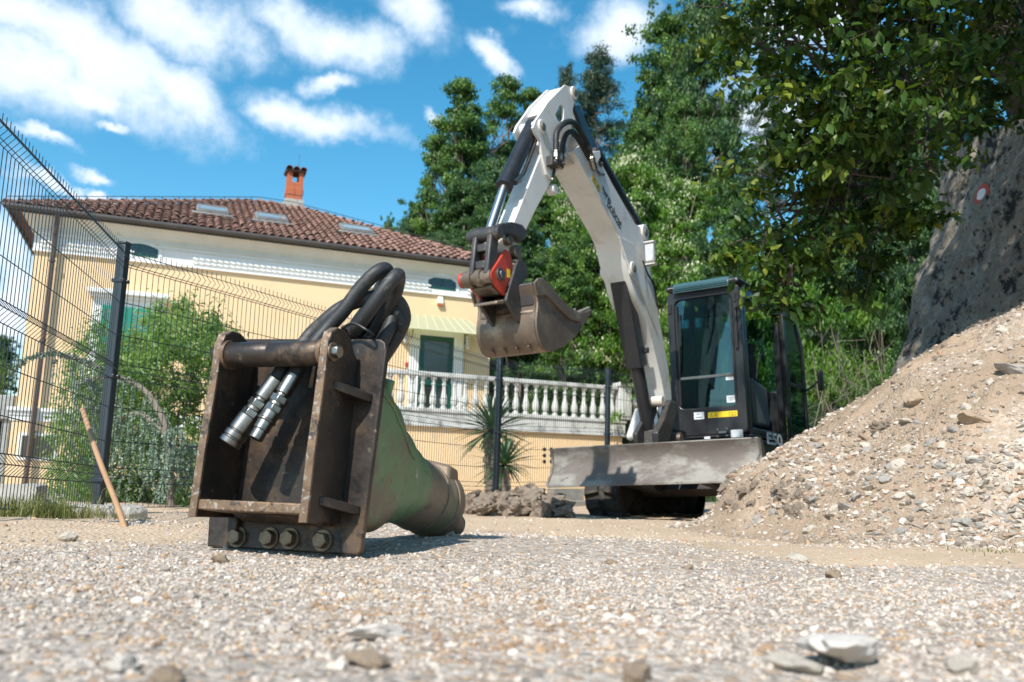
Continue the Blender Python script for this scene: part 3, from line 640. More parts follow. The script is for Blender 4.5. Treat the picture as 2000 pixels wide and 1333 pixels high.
# downpipe with swan neck and brackets
dpx = [HF.hit(110, 440, 1, .16), HF.hit(78, 760, 1, .2), HF.hit(46, 985, 1, .2)]
x0 = dpx[0][0]; mb = MB(HF); mb.tube(spline([(x0+.02, GY+.02, EZ-.08), (x0+.02, GY-.1, EZ-.25), (x0, .22, EZ-.55), (x0, .16, EZ-.8), (x0, .16, 3), (x0-.02, .2, .2), (x0-.02, .2, -.5)], 5), .062, 12)
dp = mb.build('downpipe', M['pipe'], V0, smooth=True)
for z in (5.2, 3.2, 1.0): MB(HF).cyl((x0, .17, z), (x0, .17, z+.05), .078).build('pipe_bracket', M['gutter'], dp)
# lightning conductor along the hips
mb = MB(HF); mb.tube([(XL, GY, EZ+.20), (AXL, AY, AZ+.20)], .012, 5); mb.tube([(AXL, AY, AZ+.20), (AX, AY, AZ+.20)], .012, 5); mb.tube([(AX, AY, AZ+.20), (XR, GY, EZ+.20)], .012, 5)
for k in range(14):
    f_ = (k+.5)/14
    for a, b in (((XL, GY, EZ), (AXL, AY, AZ)), ((AX, AY, AZ), (XR, GY, EZ))):
        q = np.array(a)+(np.array(b)-np.array(a))*f_; mb.tube([q, q+np.array([0, 0, .20])], .012, 4)
mb.build('lightning_conductor', M['gutter'], V0)
# chimney of single bricks
def on_slope(px, py, off=0):
    return TF_.hit(px, py, 2, off)
cb = on_slope(572, 402); cx = cb[0]; cw = HF
base = TF_.w((cb[0], cb[1], 0)); bl = np.array([(base-HF.o)@HF.ax[0], (base-HF.o)@HF.ax[1], (base-HF.o)@HF.ax[2]])
ch = root_ = bpy.data.objects.new('chimney', None); COL.objects.link(ch); ch.parent = V0; ch.location = base-WL[V0.name]; WL['chimney'] = base
def cpart(mb, name, m, bevel=0): return mb.build(name, M[m], ch, bevel)
W2 = .27; ztop = HF.hit(575, 341, 1, bl[1])[2]; zb = bl[2]+.12
cpart(MB(HF).box((cx-W2-.05, bl[1]-W2-.05, zb-.5), (cx+W2+.05, bl[1]+W2+.05, zb+.03)), 'chimney_base', 'concrete')
cpart(MB(HF).box((cx-W2+.012, bl[1]-W2+.012, zb), (cx+W2-.012, bl[1]+W2-.012, ztop-.36)), 'mortar_core', 'mortar')
bmx = MB().box((-.127, -.06, 0), (.127, .06, .066)).mesh('brick'); bmx.materials.append(M['brick'])
z = zb+.05; row = 0
while z < ztop-.02:
    hole = z > ztop-.36; proj = .02 if zb+.18 < z < zb+.36 else 0
    for side in range(4):
        ang = side*math.pi/2
        for k in (0, 1):
            u = (-.135 if k == 0 else .135)+(.0 if row % 2 == 0 else .0)
            off = .0
            u = u+(off if k == 0 else off)*.9
            if hole and abs(u) < .2 and side in (0, 2): u = math.copysign(.19, u); sc = .62
            else: sc = 1
            lx, ly = u, W2-.06+proj
            m4 = HF.M((cx, bl[1], z)) @ Matrix.Rotation(ang, 4, 'Z') @ Matrix.Translation((lx, ly, 0)) @ Matrix.Diagonal((sc, 1, 1, 1))
            link('brick', bmx, None, ch, mat4=m4)
    z += .076; row += 1
cpart(MB(HF).box((cx-W2-.07, bl[1]-W2-.07, ztop), (cx+W2+.07, bl[1]+W2+.07, ztop+.06)), 'cap_slab', 'tilebase')
for k in range(3):
    f = Frame(HF.w((cx-.24+.24*k, bl[1]+W2+.12, ztop+.02)), HF.ax[0], -HF.ax[1]*.97+HF.ax[2]*.2, HF.ax[2]*.97+HF.ax[1]*.2)
    link('cap_tile', TM, None, ch, mat4=f.M() @ Matrix.Diagonal((1.2, 1.1, 1.2, 1))); 
    f = Frame(HF.w((cx-.24+.24*k, bl[1]-W2-.12, ztop+.02)), -HF.ax[0], HF.ax[1]*.97+HF.ax[2]*.2, HF.ax[2]*.97-HF.ax[1]*.2)
    link('cap_tile', TM, None, ch, mat4=f.M() @ Matrix.Diagonal((1.2, 1.1, 1.2, 1)))
MB(HF).tube([(cx+.1, bl[1], ztop+.05), (cx+.1, bl[1], ztop+.75)], .008, 5).build('lightning_rod', M['gutter'], ch)
# roof windows
for a, b in (((383, 420), (446, 427)), ((500, 435), (563, 443)), ((668, 457), (728, 463))):
    p = on_slope(a[0], a[1]); q = on_slope(b[0], b[1]); x0, x1 = p[0], q[0]; y0 = min(p[1], q[1]); hh = .95
    wn = MB(TF_).box((x0, y0, .02), (x1, y0+hh, .17)).build('skylight', M['flash'], V0, .01)
    MB(TF_).box((x0+.09, y0+.09, .172), (x1-.09, y0+hh-.09, .186)).build('pane', M['skyglass'], wn)
    mb = MB(TF_); mb.box((x0+.03, y0+.03, .172), (x1-.03, y0+.085, .20)); mb.box((x0+.03, y0+hh-.085, .172), (x1-.03, y0+hh-.03, .21)); mb.box((x0+.03, y0+.087, .172), (x0+.085, y0+hh-.087, .20)); mb.box((x1-.085, y0+.087, .172), (x1-.03, y0+hh-.087, .20)); mb.build('sash', M['flash'], wn)
    MB(TF_).box((x0-.12, y0-.16, .05), (x1+.12, y0-.005, .115)).build('apron', M['flash'], wn, .01)
# attic windows with segmental heads
def arch_win(pxs, oy=.03):
    q = hq(pxs, .0); x0 = min(p[0] for p in q); x1 = max(p[0] for p in q); z0 = min(p[2] for p in q); z1 = max(p[2] for p in q); r_ = .16*(z1-z0)*2.2
    def arc(i, zz=0): 
        return [(x0+i, 0, z0+i), (x1-i, 0, z0+i)]+[(x0+i+(x1-x0-2*i)*(1-k/8), 0, z1-r_+(r_-i)*math.sin(math.pi*k/8)**.8 if 0 < k < 8 else z1-r_) for k in range(9)]
    w_ = MB(HF).prism(arc(-.10), 1, .032, .055).build('window', M['stucco'], V0)
    MB(HF).prism(arc(0), 1, .057, .064).build('frame', M['doorgreen'], w_)
    xm = (x0+x1)/2
    for a, b in ((x0+.06, xm-.035), (xm+.035, x1-.06)):
        pts = [(a, 0, z0+.06), (b, 0, z0+.06)]+[(b+(a-b)*k/5, 0, z1-r_+(r_-.06)*math.sin(math.pi*((b+(a-b)*k/5)-x0)/(x1-x0))**.8) for k in range(6)]
        MB(HF).prism(pts, 1, .066, .072).build('pane', M['winglass'], w_)
    return w_
arch_win([(236, 473), (308, 506)]); arch_win([(836, 539), (889, 570)])
# shuttered window
q = hq([(200, 597), (296, 650)]); x0, x1, z1 = q[0][0], q[1][0], q[0][2]; z0 = 2.55
wn = MB(HF).box((x0-.22, 0.002, z0-.15), (x1+.22, .06, z1+.28)).build('shuttered_window', M['stucco'], V0, .008)
MB(HF).box((x0-.36, .062, z1+.28), (x1+.36, .26, z1+.40)).build('cornice_shelf', M['stucco'], wn, .02); MB(HF).box((x0-.30, .062, z1+.20), (x1+.30, .15, z1+.278)).build('moulding', M['stucco'], wn, .01)
MB(HF).box((x0-.3, .062, z0-.27), (x1+.3, .2, z0-.15)).build('sill', M['stucco'], wn, .01)
xm = (x0+x1)/2
for a, b in ((x0, xm-.01), (xm+.01, x1)):
    sh = MB(HF); sh.box((a, .062, z0), (a+.09, .105, z1)); sh.box((b-.09, .062, z0), (b, .105, z1)); sh.box((a+.092, .062, z1-.1), (b-.092, .105, z1)); sh.box((a+.092, .062, z0), (b-.092, .105, z0+.1)); sh.box((a+.092, .062, (z0+z1)/2-.06), (b-.092, .105, (z0+z1)/2+.06))
    sh = sh.build('shutter', M['shutter'], wn)
    z = z0+.13
    while z < z1-.12:
        if abs(z-(z0+z1)/2) > .09:
            MB(HF).hull4([(a+.094, .065, z), (b-.094, .065, z), (b-.094, .078, z), (a+.094, .078, z)], [(a+.094, .09, z-.045), (b-.094, .09, z-.045), (b-.094, .103, z-.045), (a+.094, .103, z-.045)]).build('slat', M['shutter'], sh)
        z += .075
# small windows at ground level, far left
wn = MB(HF).box((SL+.15, .05, .35), (SL+1.0, .08, 1.0)).build('window', M['stucco'], V0); MB(HF).box((SL+.22, .082, .42), (SL+.93, .09, .93)).build('pane', M['winglass'], wn)
# terrace door
q = hq([(820, 655), (886, 655)]); x0, x1, z1 = q[0][0], q[1][0], q[0][2]; z0 = 1.98
dr = MB(HF); dr.box((x0-.30, .002, z0), (x0-.002, .09, z1+.28)); dr.box((x1+.002, .002, z0), (x1+.30, .09, z1+.28)); dr.box((x0-.0, .002, z1+.002), (x1+.0, .09, z1+.28)); dr = dr.build('door', M['stucco'], V0, .012)
mb = MB(HF); mb.box((x0, .004, z0), (x0+.13, .06, z1)); mb.box((x1-.13, .004, z0), (x1, .06, z1)); mb.box((x0+.132, .004, z1-.13), (x1-.132, .06, z1)); mb.box((x0+.132, .004, z0), (x1-.132, .06, z0+.16)); mb.box((x0+.132, .004, z0+.85), (x1-.132, .06, z0+1.0)); mb.box(((x0+x1)/2-.05, .004, z0+.162), ((x0+x1)/2+.05, .058, z0+.848)); mb.build('door_frame', M['doorgreen'], dr)
MB(HF).box((x0+.13, .01, z0+1.0), (x1-.13, .03, z1-.13)).build('pane', M['doorglass'], dr); MB(HF).box((x0+.13, .01, z0+.16), (x1-.13, .03, z0+.85)).build('panel', M['winglass'], dr)
MB(HF).box((x0+.96, .062, z0+.92), (x0+1.02, .075, z0+1.08)).build('notice', M['sticker'], dr)
# glass canopy above the door
c0, c1 = x0-.55, x1+.62; zc = HF.hit(850, 618, 1, .03)[2]; zd = zc-HF.hit(850, 646, 1, .95)[2]; cn = bpy.data.objects.new('door_canopy', None); COL.objects.link(cn); cn.parent = V0; pc = HF.w(((c0+c1)/2, 0, zc)); cn.location = pc-WL[V0.name]; WL['door_canopy'] = pc
MB(HF).add([(c0+.25, .03, zc), (c1-.25, .03, zc), (c1, .95, zc-zd), (c0, .95, zc-zd)], [(0, 1, 2, 3)]).build('canopy_sheet', M['awning'], cn)
MB(HF).add([(c0+.25, .03, zc), (c0, .95, zc-zd), (c0-.12, .10, zc-zd-.1)], [(0, 1, 2)]).build('canopy_sheet', M['awning'], cn); MB(HF).add([(c1-.25, .03, zc), (c1, .95, zc-zd), (c1+.12, .10, zc-zd-.1)], [(0, 1, 2)]).build('canopy_sheet', M['awning'], cn)
for k in range(9):
    f = k/8; a = np.array([c0+.25+(c1-c0-.5)*f, .03, zc+.012]); b = np.array([c0+(c1-c0)*f, .95, zc-zd+.012]); MB(HF).tube([a, b], .013, 6).build('canopy_rib', M['awnrib'], cn)
MB(HF).tube([(c0, .95, zc-zd+.01), (c1, .95, zc-zd+.01)], .022, 6).build('front_rail', M['awnrib'], cn)
for xx in (c0+.28, c1-.28):
    mb = MB(HF); mb.tube([(xx, .03, zc-.75), (xx, .03, zc-.05)], .016, 6); mb.tube(spline([(xx, .03, zc-.75), (xx, .22, zc-.6), (xx, .34, zc-.40), (xx, .72, zc-zd*.8)], 6), .014, 6)
    mb.tube([(xx, .03+.1*math.cos(t), zc-.45+.1*math.sin(t)) for t in np.linspace(0, 5.6, 12)], .010, 5); mb.build('bracket', M['doorgreen'], cn, smooth=True)
# lanterns, lamp, alarm box
for lx, lz in ((HF.hit(793, 655, 1, .3)[0], 0), (HF.hit(915, 668, 1, .3)[0], 0)):
    lz = HF.hit(915, 668, 1, .3)[2]; ln = bpy.data.objects.new('wall_lantern', None); COL.objects.link(ln); ln.parent = V0; pc = HF.w((lx, .25, lz)); ln.location = pc-WL[V0.name]; WL[ln.name] = pc
    mb = MB(HF); mb.tube(spline([(lx, .02, lz-.02), (lx, .16, lz+.16), (lx, .27, lz+.22), (lx, .28, lz+.17)], 5), .012, 6); mb.box((lx-.04, .01, lz-.1), (lx+.04, .03, lz+.08)); mb.build('arm', M['lantern'], ln)
    mb = MB(HF)
    mb.lathe([(0, .02), (.1, .10), (.16, .085)], (lx, .28, lz+.18), (lx, .28, lz-.22), 6)
    mb.lathe([(0, .055), (1, .02)], (lx, .28, lz-.16), (lx, .28, lz-.22), 6)
    for k in range(6):
        t = k*math.pi/3; mb.tube([(lx+.08*math.cos(t), .28+.08*math.sin(t), lz+.12), (lx+.05*math.cos(t), .28+.05*math.sin(t), lz-.16)], .008, 4)
    mb.build('cage', M['lantern'], ln); MB(HF).lathe([(0, .070), (1, .043)], (lx, .28, lz+.11), (lx, .28, lz-.155), 6).build('glass', M['lens'], ln)
q = HF.hit(861, 588, 1, .1); lx, lz = q[0], q[2]
lm = MB(HF).hull4([(lx-.09, .002, lz-.08), (lx+.09, .002, lz-.08), (lx+.08, .002, lz+.14), (lx-.08, .002, lz+.14)], [(lx-.09, .12, lz-.08), (lx+.09, .12, lz-.08), (lx+.07, .07, lz+.14), (lx-.07, .07, lz+.14)]).build('wall_lamp', M['cornice'], V0, .01)
MB(HF).box((lx-.08, .01, lz-.13), (lx+.08, .11, lz-.082)).build('lamp_glass', M['brick'], lm)
q = HF.hit(796, 712, 1, .05); MB(HF).box((q[0]-.06, .002, q[2]-.06), (q[0]+.06, .05, q[2]+.06)).build('alarm_box', M['red'], V0, .008)

# ------------------------------------------------------------------ terrace with balustrade
T0, T1 = -3.6, 5.05; TY = 2.0; TB = -2.4
TR = root('terrace', 'yellow terrace with a weathered white balustrade and stained ledge in front of the villa', 'terrace', HF.w((1, 1.5, -.5)))
def tbx(name, m, a, b, bevel=0): return MB(HF).box(a, b).build(name, M[m], TR, bevel)
tbx('terrace_wall', 'plaster', (T0, -2.3, -.9), (T1-.05, TY-.03, 1.54))
tbx('ledge', 'stained', (T0, TY-.8, 1.54), (T1+.05, TY+.07, 1.60), .01); tbx('ledge', 'stained', (T0, TY-.76, 1.602), (T1+.02, TY+.02, 1.92)); tbx('ledge', 'stained', (T0, TY-.5, 1.922), (T1+.06, TY+.06, 2.02), .015)
tbx('terrace_floor', 'stained', (T0, TB, 1.55), (T1-.1, TY-.82, 1.95)); tbx('side_ledge', 'stained', (T1-.35, TB, 1.603), (T1+.025, TY-.77, 2.02)); tbx('back_ledge', 'stained', (SR+.1, TB-.25, 1.0), (T1+.03, TB-.003, 2.02))
tbx('handrail', 'stained', (T0, TY-.20, 2.855), (T1-.20, TY+.03, 2.97), .02); tbx('handrail', 'stained', (T1-.27, TB+.1, 2.857), (T1-.05, TY-.32, 2.965), .02); tbx('handrail', 'stained', (SR+.05, TB-.22, 2.857), (T1-.30, TB, 2.965), .02)
bp_ = [(0, .088), (.07, .088), (.075, .062), (.11, .055), (.14, .078), (.20, .094), (.30, .100), (.40, .085), (.52, .058), (.64, .046), (.74, .044), (.76, .062), (.79, .062), (.81, .048), (.88, .055), (.925, .075), (.93, .088), (1, .088)]
bal = MB().lathe(bp_, (0, 0, 0), (0, 0, .834), 10).mesh('baluster'); shade(bal, 40); bal.materials.append(M['baluster'])
def balrow(a, b, step=.283):
    a = np.array(a, float); b = np.array(b, float); n = int(np.linalg.norm(b-a)/step)
    for k in range(n+1):
        link('baluster', bal, None, TR, mat4=HF.M(a+(b-a)*k/n))
balrow((T0+.1, TY-.09, 2.021), (T1-.36, TY-.09, 2.021)); balrow((T1-.16, TY-.45, 2.021), (T1-.16, TB+.3, 2.021)); balrow((SR+.3, TB-.11, 2.021), (T1-.5, TB-.11, 2.021))
def pier(x, y, w_=.19, h=3.08, z0=2.021):
    mb = MB(HF); mb.box((x-w_, y-w_, z0), (x+w_, y+w_, h-.12)); o = mb.build('pier', M['stained'], TR, .015); MB(HF).box((x-w_-.04, y-w_-.04, h-.118), (x+w_+.04, y+w_+.04, h)).build('pier_cap', M['stained'], o, .02)
    for s_ in (-.09, 0, .09): MB(HF).box((x+s_-.022, y+w_+.001, z0+.1), (x+s_+.022, y+w_+.022, h-.25)).build('flute', M['stained'], o)
pier(T1-.0, TY-.09); pier(T1-.14, TB-.11); pier(SR+.02, TB-.11)
# stair beyond the end pier with a sloping rail
q = [(5.25, TY-.16, 2.0), (5.25, TY+.02, 2.0), (6.6, TY+.02, .9), (6.6, TY-.16, .9)]
MB(HF).prism([(5.22, 0, 1.25), (5.22, 0, 1.50), (7.0, 0, 2.35), (7.0, 0, 2.08)], 1, -.9, -.7).build('stair_rail', M['stained'], TR, .01)
pier(5.75, .2, .17, 2.95, .2); 
for gx_ in (0, 1):
    for gz_ in range(3):
        q = HF.hit(1063+13.5*gx_, 878+12*gz_, 1, TY-.03); q2 = np.array(q); q2[1] = TY-.031
        MB(HF).cyl((q[0], TY-.03, q[2]), (q[0], TY-.022, q[2]), .052, n=14).build('vent_hole', M['ink'], TR)
sgn = HF.hit(1098, 968, 1, TY+.1); tag(MB(HF).box((sgn[0]-.45, TY+.1, -.3), (sgn[0]+.45, TY+.5, .05)).build('cable_box', M['flash'], None, .02), 'pale grey low box at the foot of the yellow terrace wall beside the rubber track', 'box')
# low outbuilding at the far left edge
q = P(0, 830, 24); ob = root('outbuilding', 'low pale outbuilding with a dark opening at the far left edge beyond the villa', 'building', (q[0]-1.8, 25, -.4))
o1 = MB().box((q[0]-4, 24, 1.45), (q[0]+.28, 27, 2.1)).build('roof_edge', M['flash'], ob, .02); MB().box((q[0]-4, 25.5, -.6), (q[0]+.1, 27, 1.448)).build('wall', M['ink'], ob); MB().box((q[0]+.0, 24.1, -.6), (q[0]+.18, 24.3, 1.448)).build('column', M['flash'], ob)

# ------------------------------------------------------------------ mesh fence
fr = root('mesh_fence', 'dark green welded wire fence with folded panels and square posts between yard and villa', 'fence', (-2.69, 5.9, -.08))
FT = 1.80
pA = np.array(P(190, 990, 5.9)); pts = [np.array([pA[0], 5.9]), np.array([-.147, 11.1]), np.array([P(1187, 800, 13.2)[0], 13.2]), np.array([4.2, 14.4]), np.array([6.9, 15.2])]
mid = (pts[0]+pts[1])/2
ldir = np.array([.452, -2.33]); ldir /= np.linalg.norm(ldir)
posts = [pts[0]+ldir*2.5, pts[0], mid, pts[1], pts[2], pts[3], pts[4]]
tops = [1.74, 1.74, 1.74, 1.74, 1.93, 1.72, 1.6]; 
def foldoff(z, h):
    for zc in (.12*h, .52*h, .962*h):
        if abs(z-zc) < .05: return .045*(1-abs(z-zc)/.05)
    return 0
def panel(a, b, za, zb, ta, tb, side):
    d = b-a; L_ = np.linalg.norm(d); d = d/L_; nn = np.array([-d[1], d[0]])*side; mb = MB(); mh = MB()
    def pt(s, f, off=0):
        zl = za+(zb-za)*s/L_+.04; h = (ta+(tb-ta)*s/L_)-.03-zl; z = f*h
        o = foldoff(z, h)+off; return (a[0]+d[0]*s+nn[0]*o, a[1]+d[1]*s+nn[1]*o, zl+z)
    h = ta-za-.07; fz = [0]
    for zc in (.12, .52, .962): fz += [zc-.05/h, zc, zc+.05/h]
    fz += [1.0]
    n = int(L_/.05)
    for k in range(n+1):
        s = .02+(L_-.04)*k/n; mb.tube([pt(s, f) for f in fz]+[np.array(pt(s, 1.0))+np.array([0, 0, .028])], .0025, 4, False)
    for f in (.0, .12-.05/h, .12, .12+.05/h, .25, .38, .52-.05/h, .52, .52+.05/h, .66, .79, .962-.05/h, .962-.036/h, .962+.05/h):
        mh.tube([pt(.0, f, .005), pt(L_, f, .005)], .0030, 4, False)
    pn = mb.build('wire_panel', M['wire'], fr); mh.build('cross_wires', M['wire'], pn)
for k, (p, tz) in enumerate(zip(posts, tops)):
    z0 = float(base_h(p[0], p[1])); 
    if k == 4: z0 += .04
    dirv = (posts[min(k+1, 6)]-posts[max(k-1, 0)]); a = math.atan2(dirv[1], dirv[0])
    f = Frame((p[0], p[1], 0), (math.cos(a), math.sin(a), 0), (-math.sin(a), math.cos(a), 0), (0, 0, 1))
    po = MB(f).box((-.032, -.032, z0-.3), (.032, .032, tz)).build('post', M['post'], fr, .006)
    MB(f).box((-.036, -.036, tz+.001), (.036, .036, tz+.022)).build('post_cap', M['post'], po, .006)
    for q in (.12, .5, .86):
        zc = z0+(tz-z0)*q; MB(f).box((-.04, -.045, zc-.012), (.04, .045, zc+.012)).build('clamp', M['post'], po, .003)
        MB(f).cyl((0, -.047, zc), (0, -.055, zc), .007, n=8).build('bolt', M['coupler'], po)
for k in range(6):
    a, b = posts[k], posts[k+1]; panel(a, b, float(base_h(*a)), float(base_h(*b)), tops[k], tops[k+1], -1)
# concrete blocks along the foot of the fence
for px, py, Y, sx, sy, sz, rz, lb in ((20, 1008, 5.35, .34, .26, .16, .2, 'white rough concrete block at the left edge, at the foot of the fence'), (85, 1012, 5.6, .14, .14, .09, .5, 'small white block end poking out beside the grass'),
        (180, 1012, 5.65, .56, .16, .075, .1, 'long low concrete kerb block at the foot of the tall corner post'), (262, 1012, 5.5, .12, .12, .08, .8, 'small pale stone block where the wooden handle stands')):
    p = P(px, py, Y); f = Frame((p[0], p[1], float(base_h(p[0], p[1]))-.03), (math.cos(rz), math.sin(rz), 0), (-math.sin(rz), math.cos(rz), 0), (0, 0, 1)); mb = MB(f)
    bm = bmesh.new(); bmesh.ops.create_cube(bm, size=1); bmesh.ops.subdivide_edges(bm, edges=bm.edges, cuts=7, use_grid_fill=True)
    for v in bm.verts:
        c = np.array(v.co); k = 1-.16*max(0, np.linalg.norm(c)-.55)*2; n_ = .05*float(vn.fbm(c[0]*3+px, c[1]*3, c[2]*3, 3)); v.co = (c[0]*k*sx+n_*.3, c[1]*k*sy+n_*.3, (c[2]*k+.5)*sz*1.3+n_*.25)
    me = bpy.data.meshes.new('concrete_block'); bm.to_mesh(me); bm.free(); shade(me, 40)
    o = link('concrete_block', me, M['concrete'], None, mat4=f.M()); tag(o, lb, 'block')
kb = MB(); 
for k in range(2, 6):
    a, b = posts[k], posts[k+1]; d = (b-a)/np.linalg.norm(b-a); nn = np.array([-d[1], d[0]])
    za, zb = float(base_h(*a)), float(base_h(*b)); q0 = [(a[0]+nn[0]*s, a[1]+nn[1]*s, za+z) for s, z in ((-.09, -.3), (.09, -.3), (.09, .05), (-.09, .05))]; q1 = [(b[0]+nn[0]*s, b[1]+nn[1]*s, zb+z) for s, z in ((-.09, -.3), (.09, -.3), (.09, .05), (-.09, .05))]
    kb.hull4(q0, q1)
kb.build('concrete_kerb', M['concrete'], fr)
# wooden handle stuck in the ground
a = P(160, 800, 4.25); b = on_ground(249, 1030); b = np.array([b[0], b[1], b[2]-.03])
hd = MB(); n_ = 8; pth = [b+(a-b)*k/n_+np.array([.004*math.sin(k*.9), 0, .003*math.cos(k)]) for k in range(n_+1)]
hd.tube(pth+[a+(a-b)/np.linalg.norm(a-b)*.008], [.0118]*(n_)+[.011, .006], 14)
tag(hd.build('wooden_handle', M['wood'], None, smooth=True), 'reddish wooden tool handle stuck in the ground, leaning against the left fence', 'tool handle')

# ------------------------------------------------------------------ retaining wall at the right
wr = root('retaining_wall', 'tall dark weathered concrete retaining wall with black moss at the right', 'wall', (4.9, 8, -.3))
colz = []     # (bottom, top) in plan from the far end towards the camera
tA, tB_, tC = P(1846, 296, 9.5), P(1862, 284, 9.05), P(2000, 228, 8.0)
bA, bB, bC = P(1742, 790, 9.5), P(1806, 800, 8.9), P(2010, 800, 7.2)
tD = np.array([6.1, 4.6, tC[2]+.1]); bD = np.array([4.95, 3.9, 0]); tE = np.array([8.2, .5, tC[2]+.2]); bE = np.array([7.2, -.2, 0]); tZ = tA+np.array([2.2, .9, .1]); bZ = bA+np.array([2.4, 1.2, 0])
ctl = [(bZ, tZ), (bA, tA), (bB, tB_), (bC, tC), (bD, tD), (bE, tE)]
def ext(b, t, z=-.5):
    d = (t-b)/(t[2]-b[2]); return b+d*(z-b[2])
ctl = [(ext(b, t), t) for b, t in ctl]
nz_ = 120; cols_ = []
for k in range(len(ctl)-1):
    (b0, t0), (b1, t1) = ctl[k], ctl[k+1]; n_ = max(8, int(np.linalg.norm(t1-t0)/.045))
    for q in range(n_): f = q/n_; cols_.append((b0+(b1-b0)*f, t0+(t1-t0)*f))
cols_.append(ctl[-1]); cols_ = np.array(cols_); f = np.linspace(0, 1, nz_)[None, :, None]
W_ = cols_[:, None, 0]*(1-f)+cols_[:, None, 1]*f
tn = np.gradient(W_, axis=0); up_ = np.gradient(W_, axis=1); nrm = np.cross(tn, up_); nrm /= np.linalg.norm(nrm, axis=-1, keepdims=True)
if nrm[len(nrm)//2, 60, 0] > 0: nrm = -nrm
x_, y_, z_ = W_[..., 0], W_[..., 1], W_[..., 2]
dsp = .05*vn.fbm(x_*1.3+y_, z_*1.3, 1, 3)+.014*vn.fbm((x_+y_)*7, z_*7, 2, 5, .6)-.06*np.maximum(0, .12-np.abs(vn.fbm((x_+y_)*.9, z_*1.6, 7, 3)))*4*.25-.02*(vn.fbm((x_+y_)*16, z_*16, 6, 2) > .45); W_ = W_+nrm*dsp[..., None]
nc = W_.shape[0]; i, j = np.meshgrid(np.arange(nc-1), np.arange(nz_-1), indexing='ij'); F = np.stack([i*nz_+j, (i+1)*nz_+j, (i+1)*nz_+j+1, i*nz_+j+1], -1).reshape(-1, 4)
M['wall'] = mat('mossy_concrete', (.18, .15, .115), (.265, .225, .175), 2.6, .95, 0, .012, 34, dirt=[((.32, .29, .24), 9, .50, .62), ((.20, .165, .13), 2.2, .55, .68), ((.022, .021, .019), 2.4, .55, .60), ((.015, .015, .013), 13, .56, .60), ((.42, .40, .37), 26, .62, .70), ((.03, .03, .028), 44, .62, .66)])
me = npmesh('wall_face', W_.reshape(-1, 3)-WL[wr.name], F); shade(me, 180); link('wall_face', me, M['wall'], wr, WL[wr.name])
# the wall's body behind its face, and its coping
topl = W_[:, -1, :]; mb = MB()
tl = [topl[k] for k in range(0, nc, 12)]+[topl[-1]]
vs = [p for p in tl]+[p+np.array([.9, .35, 0]) for p in tl]+[np.array([p[0]+.9, p[1]+.35, -.6]) for p in tl]; n_ = len(tl)
mb.add(vs, [(k, k+1, n_+k+1, n_+k) for k in range(n_-1)]+[(n_+k, n_+k+1, 2*n_+k+1, 2*n_+k) for k in range(n_-1)]); mb.build('wall_body', M['wall'], wr)
# painted trail mark on the wall
def on_wall(px, py):
    d = pray(px, py); v = (W_-CP).reshape(-1, 3); nd_ = d/np.linalg.norm(d); k = np.argmin(np.linalg.norm(v-np.outer(v@nd_, nd_), axis=1)); return W_.reshape(-1, 3)[k], nrm.reshape(-1, 3)[k]
wp, wn_ = on_wall(1920, 381)
tu = np.cross([0, 0, 1.], wn_); tu /= np.linalg.norm(tu); tv_ = np.cross(wn_, tu)
tmk = Frame(wp+wn_*.016, tu, tv_, wn_)
def blob(r, z, seed, nm, m, hole=None):
    n_ = 40; pts_ = [(r*(1+.10*float(vn(3*math.cos(t)+seed, 3*math.sin(t))))*math.cos(t), r*1.0*(1+.10*float(vn(3*math.cos(t)+seed, 3*math.sin(t))))*math.sin(t), z) for t in np.linspace(0, 2*math.pi, n_, endpoint=False)]
    mb = MB(tmk); mb.prism(pts_, 2, z-.03, z); return mb.build(nm, M[m], wr)
blob(.108, .006, 2, 'trail_mark_ring', 'paintred'); blob(.062, .011, 5, 'trail_mark_centre', 'paintwhite')
# fence pole on top of the wall
pp = P(1893, 272, 8.9); q_ = P(1868, -60, 9.0)
tag(MB().tube([pp+np.array([0, 0, -.25]), np.array(q_)], .045, 14).build('green_pole', M['polegreen'], None, smooth=True), 'dark green metal pole rising from the top of the concrete wall into the leaves', 'pole')
# slope of soil held by the wall
bk = MB(); vs = []; fs = []; ng = 26
for a in range(ng):
    f = a/(ng-1); p0 = topl[int(f*(nc-1))]
    for b in range(12):
        u = b/11; dx = .25+u*9; vs.append((p0[0]+dx, p0[1]+u*3+(1-f)*u*6, p0[2]-.06+u*3.2+.2*float(vn.fbm(p0[1]+u*5, u*7, 0, 3))))
for a in range(ng-1):
    for b in range(11): fs.append((a*12+b, (a+1)*12+b, (a+1)*12+b+1, a*12+b+1))
bk.add(vs, fs); tag(bk.build('bank', M['hill'], None, smooth=True), kind='structure')
# ------------------------------------------------------------------ excavator
TILT = rad(3)
XF = machine_frame(rad(33), (2.3, 9.75, -.14), TILT); UF = machine_frame(rad(33), (1.95, 10.1, -.14), TILT)
foot = P(1290, 855, 9.2); BF = machine_frame(rad(31), foot, TILT)
EX = root('excavator', 'white and black compact excavator with a dozer blade, standing with its bucket raised', 'excavator', (2.3, 9.75, -.14))
